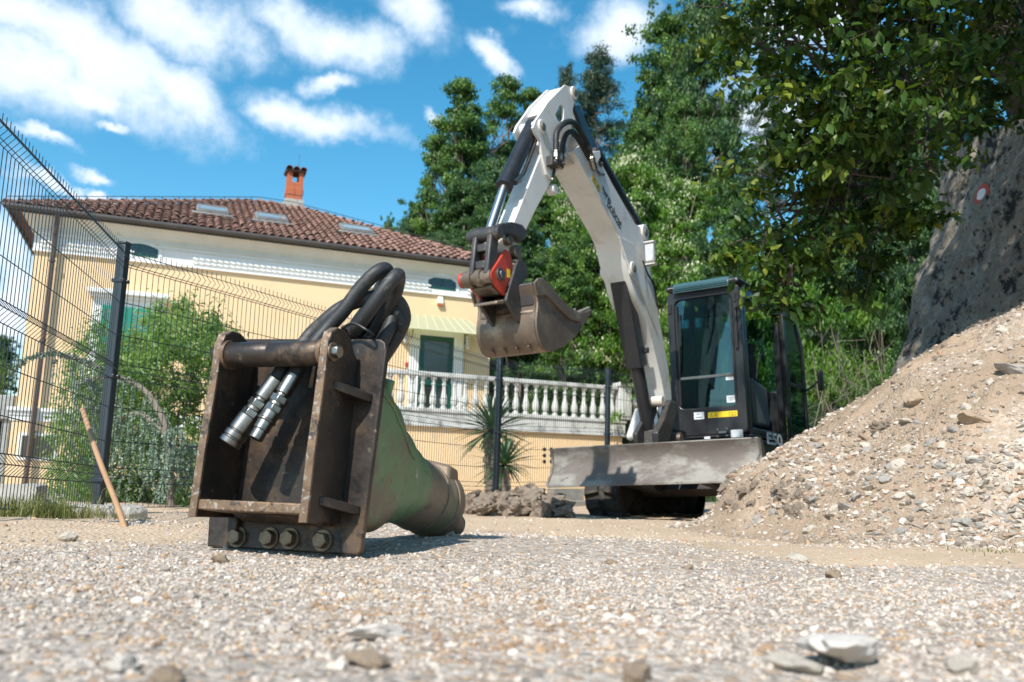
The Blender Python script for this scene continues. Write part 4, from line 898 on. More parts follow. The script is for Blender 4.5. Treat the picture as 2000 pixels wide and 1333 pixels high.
# --- tracks
def stadium(L_, h, n=14, z0=0):
    r = h/2; pts = []
    for k in range(n+1): a = math.pi/2-math.pi*k/n; pts.append((L_/2-r+r*math.cos(a), z0+r+r*math.sin(a)))
    for k in range(n+1): a = -math.pi/2-math.pi*k/n; pts.append((-L_/2+r+r*math.cos(a), z0+r+r*math.sin(a)))
    return pts
TL, TH, TW = 2.5, .62, .40
def track(yc):
    tr_ = bpy.data.objects.new('track', None); COL.objects.link(tr_); tr_.parent = EX; c = XF.w((0, yc, 0)); tr_.location = c-WL[EX.name]; WL[tr_.name] = c
    o = stadium(TL-.06, TH-.06, z0=.03); i_ = stadium(TL-.13, TH-.13, z0=.065); mb = MB(XF); n = len(o); y0, y1 = yc-TW/2, yc+TW/2; vs = []
    for y in (y0, y1):
        vs += [(x, y, z) for x, z in o]+[(x, y, z) for x, z in i_]
    fs = []
    for k in range(n):
        q = (k+1) % n; fs += [(k, q, 2*n+q, 2*n+k), (n+q, n+k, 3*n+k, 3*n+q), (k, n+k, n+q, q), (2*n+k, 2*n+q, 3*n+q, 3*n+k)]
    mb.add(vs, fs); mb.build('track_band', M['rubber'], tr_, smooth=True)
    # lugs: each tread bar, split in the middle
    pad = bpy.data.meshes.get('tread_lug')
    if pad is None:
        mb = MB(); 
        for s in (-1, 1):
            a = [(-.055, s*.03, 0), (.035, s*.03, 0), (.065, s*.195, 0), (-.025, s*.195, 0)]; b = [(-.035, s*.035, .034), (.018, s*.035, .034), (.045, s*.185, .034), (-.008, s*.185, .034)]
            if s < 0: a = a[::-1]; b = b[::-1]
            mb.hull4(a, b)
        pad = mb.mesh('tread_lug'); pad.materials.append(M['rubber'])
    per = [np.array(p) for p in stadium(TL-.06, TH-.06, 40, .03)]; per.append(per[0]); d = [0]
    for k in range(1, len(per)): d.append(d[-1]+np.linalg.norm(per[k]-per[k-1]))
    N_ = int(d[-1]/.135)
    for k in range(N_):
        s = d[-1]*k/N_; q = max(i for i in range(len(d)-1) if d[i] <= s); f = (s-d[q])/(d[q+1]-d[q]+1e-9); p = per[q]+(per[q+1]-per[q])*f; t = per[q+1]-per[q]; t /= np.linalg.norm(t)+1e-9; nn = np.array([-t[1], t[0]])
        c = np.array([0, TH/2]); 
        if nn@(p-c) < 0: nn = -nn
        ax = XF.ax[0]*t[0]+XF.ax[2]*t[1]; az = XF.ax[0]*nn[0]+XF.ax[2]*nn[1]; ay = np.cross(az, ax)
        link('tread_lug', pad, None, tr_, mat4=Frame(XF.w((p[0], yc, p[1])), ax, ay, az).M())
    for x, r in ((TL/2-TH/2, .215), (-TL/2+TH/2, .225)):
        MB(XF).lathe([(0, r*.6), (.1, r), (.35, r), (.4, r*.55), (.6, r*.55), (.65, r), (.9, r), (1, r*.6)], (x, yc-.15, TH/2), (x, yc+.15, TH/2), 24).build('idler_wheel', M['under'], tr_, smooth=True)
    for x in (-.62, -.3, .0, .3, .62): MB(XF).lathe([(0, .09), (.3, .09), (.32, .06), (.68, .06), (.7, .09), (1, .09)], (x, yc-.14, .165), (x, yc+.14, .165), 16).build('roller', M['under'], tr_, smooth=True)
    MB(XF).prism([(-.85, 0, .22), (.85, 0, .22), (.75, 0, .46), (.3, 0, .50), (-.7, 0, .50)], 1, yc-.12, yc+.12).build('track_frame', M['under'], tr_, .01)
track(-.78); track(.78)
mb = MB(XF); mb.prism([(-.7, 0, .30), (.55, 0, .26), (.75, 0, .33), (.6, 0, .58), (-.6, 0, .60)], 1, -.58, .58); mb.cyl((-.1, 0, .58), (-.1, 0, .76), .45, n=32); mb.build('undercarriage', M['under'], EX, .012)
for s in (-1, 1):
    MB(XF).hull4([(.55, s*.30, .28), (.55, s*.44, .28), (.55, s*.44, .44), (.55, s*.30, .44)], [(1.72, s*.36, .40), (1.72, s*.48, .40), (1.72, s*.48, .62), (1.72, s*.36, .62)]).build('blade_arm', M['under'], EX, .01)
MB(XF).hull4([(.5, -.1, .40), (.5, .1, .40), (.5, .1, .5), (.5, -.1, .5)], [(1.66, -.06, .58), (1.66, .06, .58), (1.66, .06, .68), (1.66, -.06, .68)]).build('blade_ram', M['under'], EX, .01)
# --- dozer blade
zb0, zb1 = .372, .742; pr_ = []
for k in range(13):
    u = k/12; z = zb0+(zb1-zb0)*u; x = 1.755+.125*(1-u)**2.0+.028*(u**6)-.035*math.sin(math.pi*u)
    pr_.append((x, z))
bd = MB(XF); back = [(x-.022, z) for x, z in pr_]; vs = [(x, -1.035, z) for x, z in pr_]+[(x, -1.035, z) for x, z in back]+[(x, 1.035, z) for x, z in pr_]+[(x, 1.035, z) for x, z in back]; n = 13; fs = []
for k in range(n-1): fs += [(k, 2*n+k, 2*n+k+1, k+1), (n+k+1, 3*n+k+1, 3*n+k, n+k), (k, k+1, n+k+1, n+k), (2*n+k+1, 2*n+k, 3*n+k, 3*n+k+1)]
fs += [(n-1, 3*n-1, 4*n-1, 2*n-1), (0, n, 3*n, 2*n)]; bd.add(vs, fs); bl_ = bd.build('dozer_blade', M['blade'], EX, smooth=True)
for y0, y1 in ((-1.062, -1.037), (1.037, 1.062)):
    MB(XF).prism([(x+.012, 0, z) for x, z in pr_]+[(pr_[-1][0]-.05, 0, zb1+.003), (1.66, 0, .66), (1.64, 0, .50), (1.74, 0, zb0)], 1, y0, y1).build('end_plate', M['blade'], bl_, .004)
MB(XF).box((1.70, -1.03, zb1-.02), (1.752, 1.03, zb1+.012)).build('top_rail', M['blade'], bl_, .006)
MB(XF).box((1.845, -1.034, zb0-.012), (1.895, 1.034, zb0+.012)).build('cutting_edge', M['blade'], bl_, .004)
for y in (-.7, -.2, .25, .7): MB(XF).prism([(1.74, 0, .40), (1.70, 0, .72), (1.62, 0, .60), (1.62, 0, .44)], 1, y, y+.02).build('rib', M['under'], bl_)
# --- upper body
FX = .6
CL, CRt = .215, 1.035      # left and right edge of the cab in the machine's y
def rbox(name, fr_, pts_xy, z0, z1, m, parent, bevel=.02):
    return MB(fr_).prism([(x, y, 0) for x, y in pts_xy], 2, z0, z1).build(name, M[m], parent, bevel, smooth=True)
body = rbox('body_shell', UF, [(.60, -.30), (.615, .2), (.61, .95), (.52, 1.05), (-.95, 1.06), (-1.45, .85), (-1.62, .3), (-1.45, -.35), (-.9, -.62), (.1, -.62), (.2, -.40)], .50, .83, 'black', EX, .03)
rbox('seam', UF, [(.604, -.28), (.604, .9), (.5, 1.045), (-.9, 1.055), (-.9, -.2)], .84, .865, 'black', EX, .006)
rbox('engine_hood', UF, [(-.92, -.55), (-.92, 1.0), (-1.40, .8), (-1.52, .3), (-1.40, -.3)], .84, 1.45, 'black', EX, .06)
rbox('skirt', UF, [(.50, -.25), (.50, .9), (-.9, 1.0), (-1.35, .75), (-1.5, .3), (-1.3, -.3), (-.8, -.55)], .42, .497, 'under', EX, .02)
for z in (.66,): MB(UF).box((-.9, 1.062, .56), (.45, 1.068, .565)).build('body_crease', M['under'], EX)
q = UF.hit(1256, 790, 0, FX)
wh = MB(UF).hull4([(.55, -.40, .868), (.55, .14, .868), (-.5, .14, .868), (-.5, -.60, .868)], [(.46, -.27, 1.30), (.48, .14, 1.42), (-.45, .14, 1.5), (-.5, -.45, 1.40)]).build('side_cover', M['white'], EX, .07, seg=4)
# front panel with its grille of bolts and the work lamp
fp = MB(UF).box((.617, .0, .56), (.632, .93, .80)).build('front_panel', M['black'], EX, .006)
def fq(px, py, x=FX): return UF.hit(px, py, 0, x)
a, b = fq(1428, 855, .64), fq(1451, 839, .64); MB(UF).box((.633, a[1], a[2]-.005), (.650, b[1], b[2]-.0)).build('work_lamp', M['lens'], EX, .006)
for px, py in ((1402, 839), (1420, 837), (1402, 853), (1420, 851)):
    c = fq(px, py, .632); MB(UF).cyl((.632, c[1], c[2]), (.640, c[1], c[2]), .010, n=8).build('bolt', M['coupler'], fp)
a, b = fq(1404, 847, .633), fq(1419, 842, .633); MB(UF).box((.633, a[1], a[2]), (.638, b[1], b[2])).build('slot', M['grey_plastic'], fp)
a, b = fq(1376, 858, .633), fq(1387, 853, .633); MB(UF).box((.633, a[1], a[2]), (.637, b[1], b[2])).build('label', M['sticker'], fp)
def flat_text(txt, name, m, parent, o, ux, uy, width, height, depth=.003, condensed=1.0, bold=.0):
    """text laid on a surface: o lower left corner, ux/uy world unit vectors"""
    cu = bpy.data.curves.new(name, 'FONT'); cu.body = txt; cu.size = 1; cu.extrude = 0; cu.offset = bold; cu.space_character = .95
    to = bpy.data.objects.new('tmp', cu); COL.objects.link(to); bpy.context.view_layer.update()
    dg = bpy.context.evaluated_depsgraph_get(); me = bpy.data.meshes.new_from_object(to.evaluated_get(dg)); bpy.data.objects.remove(to)
    V = np.array([v.co[:] for v in me.vertices]); mn, mx = V.min(0), V.max(0)
    nz = np.cross(ux, uy)
    W = np.array(o)+np.outer((V[:, 0]-mn[0])/(mx[0]-mn[0])*width, ux)+np.outer((V[:, 1]-mn[1])/(mx[1]-mn[1])*height, uy)+nz*depth
    c = W.mean(0); me.vertices.foreach_set('co', (W-c).astype(np.float32).ravel()); me.update(); me.name = name; me.materials.clear()
    return link(name, me, M[m], parent, c)
# E50 on the side
a = UF.hit(1498, 868, 1, 1.07); b = UF.hit(1526, 840, 1, 1.07)
sdir = -UF.ax[0]
flat_text('E50', 'lettering', 'lettering', EX, UF.w((a[0], 1.072, a[2])), sdir, UF.ax[2], max(.2, abs(b[0]-a[0])), .135, .002, bold=.03)
# --- cab
CAB = bpy.data.objects.new('cab', None); COL.objects.link(CAB); CAB.parent = EX; cc_ = UF.w((-.2, .62, .85)); CAB.location = cc_-WL[EX.name]; WL[CAB.name] = cc_
def cb_(mb, name, m, bevel=.012, smooth=True): return mb.build(name, M[m], CAB, bevel, smooth)
CZ0, CZ1 = .868, 2.50; CBk = -.86
tl_, tr2, br_, bl2 = fq(1317, 588), fq(1434, 574), fq(1441, 791), fq(1321, 794)
wy0, wy1, wz1, wz0 = .295, .945, tl_[2], 1.16
def rring(x0, x1, y0, y1, z0, z1, iy0, iy1, iz0, iz1, r=.07, ro=.06):
    def rr_(a, b, c, d, rad_, n=5):
        out = []
        for cx_, cz_, a0 in ((b-rad_, d-rad_, 0), (a+rad_, d-rad_, 90), (a+rad_, c+rad_, 180), (b-rad_, c+rad_, 270)):
            for k in range(n+1): t = rad(a0+90*k/n); out.append((cx_+rad_*math.cos(t), cz_+rad_*math.sin(t)))
        return out
    o = rr_(y0, y1, z0, z1, ro); i_ = rr_(iy0, iy1, iz0, iz1, r); n = len(o); vs = []
    for x in (x1, x0): vs += [(x, y, z) for y, z in o]+[(x, y, z) for y, z in i_]
    fs = []
    for k in range(n):
        q = (k+1) % n; fs += [(k, q, n+q, n+k), (2*n+q, 2*n+k, 3*n+k, 3*n+q), (k, 2*n+k, 2*n+q, q), (n+q, 3*n+q, 3*n+k, n+k)]
    return vs, fs
vs, fs = rring(FX-.09, FX, CL, CRt, CZ0, CZ1-.05, wy0, wy1, wz0, wz1); cb_(MB(UF).add(vs, fs), 'front_frame', 'black', .008)
cb_(MB(UF).box((FX-.035, wy0-.01, wz0-.01), (FX-.028, wy1+.01, wz1+.01)), 'windscreen', 'cabglass', 0, False)
MB(UF).box((FX-.027, wy0, 1.475), (FX-.012, wy1, 1.505)).build('window_bar', M['grey_plastic'], CAB, .004)
for y in (wy0+.005, wy1-.03): MB(UF).box((FX-.027, y, wz0+.03), (FX-.005, y+.025, wz1-.06)).build('window_seal', M['ink'], CAB)
MB(UF).box((FX+.001, .965, 1.75), (FX+.028, .995, 2.20)).build('grab_handle', M['black'], CAB, .008)
MB(UF).box((FX+.001, CL+.015, 2.22), (FX+.014, CL+.05, 2.32)).build('vent_slot', M['ink'], CAB); MB(UF).box((FX+.001, .965, 2.26), (FX+.012, .99, 2.36)).build('vent_slot', M['ink'], CAB)
wy = MB(UF); wy.tube([(FX+.0, wy0+.03, 1.55), (FX+.02, wy0+.045, 1.8), (FX+.005, wy0+.05, 2.1)], .008, 6); wy.tube([(FX-.005, wy0+.055, 1.85), (FX-.005, wy0+.055, 2.2)], .009, 6); wy.build('wiper', M['ink'], CAB)
# roof: rounded slab with a blue-green visor over the windscreen
rf = MB(UF).box((CBk-.03, CL-.01, CZ1-.05), (FX+.03, CRt+.01, CZ1+.03)).build('cab_roof', M['black'], CAB, .045, True, 4)
rv = MB(UF).hull4([(FX-.03, CL+.09, CZ1-.055), (FX+.055, CL+.09, CZ1-.075), (FX+.055, CRt-.10, CZ1-.075), (FX-.03, CRt-.10, CZ1-.055)], [(FX-.10, CL+.09, CZ1+.045), (FX+.02, CL+.09, CZ1+.042), (FX+.02, CRt-.10, CZ1+.042), (FX-.10, CRt-.10, CZ1+.045)]).build('visor', M['roofglass'], rf, .012, True)
for k in range(3): MB(UF).hull4([(FX+.056, CL+.10, CZ1-.05+.028*k), (FX+.062, CL+.10, CZ1-.05+.028*k), (FX+.062, CRt-.11, CZ1-.05+.028*k), (FX+.056, CRt-.11, CZ1-.05+.028*k)], [(FX+.050, CL+.10, CZ1-.042+.028*k), (FX+.056, CL+.10, CZ1-.042+.028*k), (FX+.056, CRt-.11, CZ1-.042+.028*k), (FX+.050, CRt-.11, CZ1-.042+.028*k)]).build('ridge', M['roofglass'], rf)
# side pillars, sills, rear wall
SY = CRt
cb_(MB(UF).box((FX-.17, SY-.06, CZ0), (FX-.092, SY, CZ1-.052)), 'pillar', 'black')
cb_(MB(UF).box((CBk, SY-.07, CZ0), (CBk+.10, SY, CZ1-.052)), 'pillar', 'black')
cb_(MB(UF).box((CBk, CL, CZ0), (CBk+.10, CL+.07, CZ1-.052)), 'pillar', 'black'); cb_(MB(UF).box((-.12, CL, 1.3), (-.04, CL+.05, CZ1-.052)), 'pillar', 'black')
cb_(MB(UF).box((CBk+.102, SY-.07, CZ0), (FX-.172, SY, CZ0+.07)), 'door_sill', 'black'); cb_(MB(UF).box((CBk+.102, SY-.07, CZ1-.16), (FX-.172, SY-.005, CZ1-.054)), 'door_header', 'black')
cb_(MB(UF).box((CBk, CL+.072, CZ0), (CBk+.05, SY-.072, 1.45)), 'rear_wall', 'black'); cb_(MB(UF).box((CBk+.102, CL, CZ0), (FX-.092, CL+.04, 1.40)), 'side_wall', 'black')
MB(UF).box((CBk+.02, CL+.072, 1.452), (CBk+.027, SY-.072, CZ1-.16)).build('rear_window', M['cabglass'], CAB); MB(UF).box((-.038, CL+.012, 1.402), (FX-.092, CL+.019, CZ1-.10)).build('side_window', M['cabglass'], CAB); MB(UF).box((CBk+.102, CL+.012, 1.402), (-.122, CL+.019, CZ1-.10)).build('side_window', M['cabglass'], CAB)
cb_(MB(UF).box((CBk+.06, CL+.05, CZ0), (FX-.1, SY-.08, CZ0+.03)), 'cab_floor', 'grey_plastic')
# stickers on the glass and the panel under it
def sticker(px0, py0, px1, py1, m='sticker', x=FX+.001, nm='sticker', par=CAB):
    a, b = fq(px0, py1, x), fq(px1, py0, x); return MB(UF).box((x, a[1], a[2]), (x+.002, b[1], b[2])).build(nm, M[m], par), a, b
for s in ((1418, 728, 1437, 743), (1420, 772, 1439, 787)):
    st, a, b = sticker(*s, x=FX-.026)
    for k in range(4): zz = a[2]+(b[2]-a[2])*(.2+.18*k); MB(UF).box((FX-.024, a[1]+.015, zz), (FX-.0232, b[1]-.015-(.03 if k == 0 else 0), zz+.005)).build('print_line', M['grey_plastic'], st)
st, a, b = sticker(1356, 805, 1375, 820); MB(UF).box((FX+.003, a[1]+.03, a[2]+.05), (FX+.0045, a[1]+.06, b[2]-.015)).build('print_line', M['grey_plastic'], st); MB(UF).box((FX+.003, a[1]+.02, a[2]+.015), (FX+.0045, b[1]-.02, a[2]+.024)).build('print_line', M['grey_plastic'], st)
st, a, b = sticker(1383, 802, 1440, 817, 'yellow')
zz0, zz1 = a[2]+.012, b[2]-.012; hh_ = zz1-zz0
def tri_sign(fr_w, o, ux, uz, w_, h_, par, mark=True):
    """outlined warning triangle with an exclamation bar"""
    nn = np.cross(ux, uz); 
    def pt(u, v, d=.0): return np.array(o)+ux*u+uz*v+nn*d
    mb = MB(); t_ = w_*.09
    out = [(0, 0), (w_, 0), (w_/2, h_)]; inn = [(t_*1.9, t_), (w_-t_*1.9, t_), (w_/2, h_-t_*2.1)]
    vs = [pt(*p) for p in out]+[pt(*p) for p in inn]; mb.add(vs, [(0, 1, 4, 3), (1, 2, 5, 4), (2, 0, 3, 5)])
    if mark: mb.add([pt(w_*.46, h_*.3), pt(w_*.54, h_*.3), pt(w_*.54, h_*.65), pt(w_*.46, h_*.65)], [(0, 1, 2, 3)]); mb.add([pt(w_*.46, h_*.16), pt(w_*.54, h_*.16), pt(w_*.54, h_*.23), pt(w_*.46, h_*.23)], [(0, 1, 2, 3)])
    return mb.build('warning_triangle', M['ink'], par)
for k in (0, 1): tri_sign(None, UF.w((FX+.0036, a[1]+.02+k*hh_*1.35, zz0)), UF.ax[1], UF.ax[2], hh_*1.15, hh_, st)
mb = MB(UF); y0 = b[1]-.09
for yy0, yy1, z_0, z_1 in ((y0, y0+.035, zz0, zz0+.004), (y0+.04, y0+.075, zz0, zz0+.004), (y0, y0+.035, zz1-.008, zz1-.004), (y0+.04, y0+.075, zz1-.008, zz1-.004), (y0, y0+.004, zz0, zz1-.004), (y0+.0355, y0+.0395, zz0-.004, zz1-.01), (y0+.071, y0+.075, zz0, zz1-.004)): mb.box((FX+.0034, yy0, z_0), (FX+.0042, yy1, z_1))
mb.build('book_symbol', M['ink'], st)
# inside: seat, console, levers, display
st_ = bpy.data.objects.new('seat', None); COL.objects.link(st_); st_.parent = CAB; pc = UF.w((-.35, .60, CZ0+.03)); st_.location = pc-WL[CAB.name]; WL[st_.name] = pc
MB(UF).hull4([(-.15, .42, 1.28), (-.15, .82, 1.28), (-.60, .80, 1.22), (-.60, .44, 1.22)], [(-.13, .44, 1.40), (-.13, .80, 1.40), (-.60, .80, 1.36), (-.60, .44, 1.36)]).build('cushion', M['seat'], st_, .04, True, 3)
MB(UF).hull4([(-.50, .42, 1.34), (-.50, .82, 1.34), (-.64, .82, 1.34), (-.64, .42, 1.34)], [(-.60, .48, 2.02), (-.60, .76, 2.02), (-.70, .76, 2.02), (-.70, .48, 2.02)]).build('backrest', M['seat'], st_, .045, True, 3)
MB(UF).hull4([(-.60, .52, 2.05), (-.60, .72, 2.05), (-.70, .72, 2.05), (-.70, .52, 2.05)], [(-.60, .54, 2.22), (-.60, .70, 2.22), (-.68, .70, 2.22), (-.68, .54, 2.22)]).build('headrest', M['seat'], st_, .03, True, 3)
MB(UF).box((-.55, .48, CZ0+.032), (-.2, .76, 1.22)).build('pedestal', M['grey_plastic'], st_, .02)
MB(UF).hull4([(-.02, .86, 1.0), (-.02, .95, 1.0), (-.5, .95, 1.0), (-.5, .86, 1.0)], [(.02, .85, 1.52), (.02, .94, 1.52), (-.5, .94, 1.45), (-.5, .85, 1.45)]).build('console', M['grey_plastic'], CAB, .03, True)
MB(UF).hull4([(-.02, .30, 1.0), (-.02, .39, 1.0), (-.5, .39, 1.0), (-.5, .30, 1.0)], [(.02, .30, 1.52), (.02, .39, 1.52), (-.5, .39, 1.45), (-.5, .30, 1.45)]).build('console', M['grey_plastic'], CAB, .03, True)
for y in (.90, .345):
    mb = MB(UF); mb.tube(spline([(-.03, y, 1.50), (.0, y, 1.60), (.01, y, 1.68)], 4), .016, 8); mb.lathe([(0, .02), (.2, .032), (.7, .028), (1, .012)], (.01, y, 1.66), (.03, y, 1.80), 10); mb.build('joystick', M['ink'], CAB, smooth=True)
MB(UF).tube(spline([(-.15, .92, 1.5), (-.2, .95, 1.75), (-.35, .95, 1.82), (-.48, .93, 1.70)], 5), .012, 8).build('seat_belt', M['ink'], CAB)
for y in (.52, .60, .68): mb = MB(UF); mb.tube([(.34, y, CZ0+.03), (.30, y, 1.22), (.27, y, 1.33)], .010, 6); mb.build('travel_lever', M['grey_plastic'], CAB)
MB(UF).box((.22, .84, 1.62), (.25, .93, 1.74)).build('display', M['ink'], CAB, .006); MB(UF).box((.30, .50, CZ1-.32), (.42, .72, CZ1-.20)).build('radio', M['ink'], CAB, .01); MB(UF).tube([(.36, .60, CZ1-.33), (.37, .60, CZ1-.42)], .025, 8).build('cab_lamp', M['ink'], CAB)
# open door folded back along the side
hx, hy = CBk+.01, SY+.02; be = rad(5); dvec = np.array([-math.cos(be), math.sin(be)]); DF = Frame(UF.w((hx, hy, 0)), UF.ax[0]*dvec[0]+UF.ax[1]*dvec[1], np.cross(UF.ax[2], UF.ax[0]*dvec[0]+UF.ax[1]*dvec[1]), UF.ax[2])
DRo = bpy.data.objects.new('cab_door', None); COL.objects.link(DRo); DRo.parent = CAB; pc = UF.w((hx, hy, CZ0)); DRo.location = pc-WL[CAB.name]; WL[DRo.name] = pc
DW = .64; out = [(0, CZ0), (DW, CZ0), (DW, 2.05), (DW-.18, 2.36), (DW-.26, 2.42), (0, 2.42)]; inn = [(.07, CZ0+.07), (DW-.06, CZ0+.07), (DW-.06, 2.03), (DW-.22, 2.31), (DW-.28, 2.35), (.07, 2.35)]
vs = [(x, y, z) for y in (-.02, .02) for x, z in out]+[(x, y, z) for y in (-.02, .02) for x, z in inn]; n = 6; fs = []
for k in range(n):
    q = (k+1) % n; fs += [(k, q, 2*n+q, 2*n+k), (n+q, n+k, 3*n+k, 3*n+q), (k, n+k, n+q, q), (2*n+q, 3*n+q, 3*n+k, 2*n+k)]
MB(DF).add(vs, fs).build('door_frame', M['black'], DRo, .008, True)
MB(DF).prism([(x, 0, z) for x, z in inn], 1, -.004, .003).build('door_glass', M['cabglass'], DRo)
MB(DF).box((.07, -.018, 1.52), (DW-.06, .018, 1.56)).build('door_bar', M['black'], DRo, .004); mb = MB(DF); mb.tube([(.12, .05, 1.3), (.12, .06, 2.1)], .012, 8); mb.build('door_rail', M['black'], DRo)
MB(DF).tube(spline([(DW-.05, -.02, 1.5), (DW+.05, -.08, 1.56), (DW+.10, -.12, 1.62)], 4), .014, 8).build('mirror_arm', M['black'], CAB); MB(DF).box((DW+.02, -.20, 1.50), (DW+.14, -.15, 1.76)).build('mirror', M['black'], CAB, .02)
# --- swing bracket at the foot of the boom
def tp(F_, pts, y=0): return F_.tr(pts, 1, y)
sb = tp(BF, [(1308, 781), (1324, 789), (1314, 820), (1305, 862), (1284, 866), (1281, 845), (1296, 815), (1302, 793)], .18)
sw = MB(BF).prism(sb, 1, .13, .20).build('swing_bracket', M['dark_steel'], EX, .012)
MB(BF).prism(sb, 1, -.07, -.02).build('bracket_cheek', M['dark_steel'], sw, .012)
q = tp(BF, [(1292, 858)], 0)[0]; MB(BF).cyl((q[0], -.09, q[2]), (q[0], .22, q[2]), .055).build('pin', M['pin'], sw, smooth=True); MB(BF).prism(tp(BF, [(1262, 840), (1300, 845), (1330, 868), (1330, 885), (1262, 885)], 0), 1, -.06, .13).build('bracket_base', M['dark_steel'], sw, .015)
MB(BF).box((q[0]-.5, -.16, q[2]-.25), (q[0]-.05, .16, q[2]+.10)).build('bracket_mount', M['under'], sw, .02)
# --- boom
BW = .14
low = [(1119, 296), (1128, 309), (1166, 381), (1203, 448), (1214, 474), (1221, 503), (1227, 530), (1236, 560), (1243, 585), (1262, 624), (1279, 690), (1293, 748), (1300, 786)]
upp = [(1312, 790), (1311, 765), (1305, 715), (1288, 624), (1278, 562), (1270, 520), (1267, 486), (1266, 466), (1257, 447), (1241, 438), (1200, 366), (1163, 297), (1140, 282)]
bm_ = MB(BF).prism(tp(BF, low+upp, BW), 1, -BW, BW).build('boom', M['white'], EX, .007, True)
MB(BF).prism(tp(BF, [(1142, 300), (1132, 278), (1116, 264), (1100, 270), (1092, 284), (1094, 300), (1108, 316), (1126, 322)], .09), 1, -.088, .088).build('boom_nose', M['wear'], bm_, .008, True)
# cheek plates standing proud of the boom box
for s0, s1 in ((BW+.001, BW+.016),):
    MB(BF).prism(tp(BF, [(1206, 462), (1226, 520), (1228, 535), (1245, 556), (1262, 600), (1284, 655), (1262, 578), (1254, 520), (1236, 478)], BW), 1, s0, s1).build('cheek_plate', M['white'], bm_, .004)
q = tp(BF, [(1258, 455)], BW)[0]; MB(BF).cyl((q[0], -BW-.02, q[2]), (q[0], BW+.02, q[2]), .085, n=28).build('pin_boss', M['white'], bm_, .006, True); MB(BF).cyl((q[0], BW+.021, q[2]), (q[0], BW+.032, q[2]), .042, n=20).build('pin', M['pin'], bm_, .004, True)
q = tp(BF, [(1233, 526)], BW)[0]; MB(BF).cyl((q[0], -BW-.025, q[2]), (q[0], BW+.03, q[2]), .07, n=28).build('pin_boss', M['white'], bm_, .006, True); MB(BF).cyl((q[0], BW+.031, q[2]), (q[0], BW+.042, q[2]), .038, n=20).build('pin', M['pin'], bm_, .004, True)
q2 = tp(BF, [(1292, 784)], BW)[0]; MB(BF).cyl((q2[0], -BW-.01, q2[2]), (q2[0], BW+.02, q2[2]), .055, n=24).build('foot_boss', M['wear'], bm_, .006, True)
a, b = tp(BF, [(1196, 527), (1226, 520)], 0)
# warning sticker and maker's name along the boom's side
def on_boom(px, py): r = BF.hit(px, py, 1, BW); return BF.w((r[0], BW+.0012, r[2]))
def strip(pxa, pxb, hgt_, d):     # baseline from a to b, glyph tops towards the boom's upper edge
    a, b = on_boom(*pxa), on_boom(*pxb); ux = (b-a)/np.linalg.norm(b-a); uy = np.cross(BF.ax[1], ux); return a, np.linalg.norm(b-a), ux, uy
a, L_, ux, uy = strip((1155, 350), (1170, 378), .1, 0); w_ = .075
ys = MB().hull4([a, a+ux*L_, a+ux*L_+uy*w_, a+uy*w_], [p+BF.ax[1]*.002 for p in (a, a+ux*L_, a+ux*L_+uy*w_, a+uy*w_)]).build('warning_sticker', M['yellow'], bm_)
for k in range(2): tri_sign(None, a+ux*(.012+k*L_*.48)+uy*.006+BF.ax[1]*.0026, ux, uy, L_*.42, w_*.8, ys)
a, L_, ux, uy = strip((1185, 401), (1212, 448), .1, 0)
flat_text('Bobcat', 'lettering', 'ink', bm_, a-uy*.01, ux, uy, L_, .115, .0016, bold=.012)
# animal-head emblem: ears, brow, muzzle as flat black shapes
a, L_, ux, uy = strip((1174, 373), (1184, 393), .1, 0); nn = BF.ax[1]*.0024; E_ = lambda u, v: a+ux*u*L_+uy*v*.085+nn
mb = MB(); mb.add([E_(.0, .95), E_(.28, .72), E_(.70, .72), E_(1.0, .95), E_(.90, .35), E_(.66, .52), E_(.58, .40), E_(.42, .40), E_(.34, .52), E_(.10, .35)], [tuple(range(10))]); mb.add([E_(.40, .30), E_(.60, .30), E_(.54, .16), E_(.46, .16)], [(0, 1, 2, 3)]); mb.add([E_(.22, .22), E_(.36, .26), E_(.36, .06)], [(0, 1, 2)]); mb.add([E_(.78, .22), E_(.64, .26), E_(.64, .06)], [(0, 1, 2)])
mb.build('emblem', M['ink'], bm_)
# boom lamp with bracket and cable
a, b = tp(BF, [(1243, 508)], BW+.03)[0], tp(BF, [(1264, 476)], BW+.03)[0]
lb = MB(BF); x0, x1, z0, z1 = min(a[0], b[0]), max(a[0], b[0]), a[2], b[2]
lb.box((x0, BW+.02, z0), (x0+.08, BW+.13, z0+.014)); lb.box((x0, BW+.02, z1-.014), (x0+.08, BW+.13, z1)); lb.box((x0, BW+.02, z0+.021), (x0+.02, BW+.035, z1-.021)); lb = lb.build('lamp_bracket', M['white'], bm_, .004)
MB(BF).box((x0+.01, BW+.03, z0+.03), (x0+.075, BW+.12, z1-.03)).build('work_lamp', M['white'], bm_, .01); MB(BF).box((x0+.076, BW+.036, z0+.036), (x0+.082, BW+.114, z1-.036)).build('lamp_glass', M['lens'], bm_, .003)
MB(BF).tube(spline(tp(BF, [(1256, 510), (1265, 535), (1277, 558), (1284, 600)], BW+.02), 6), .009, 8).build('cable', M['ink'], bm_)
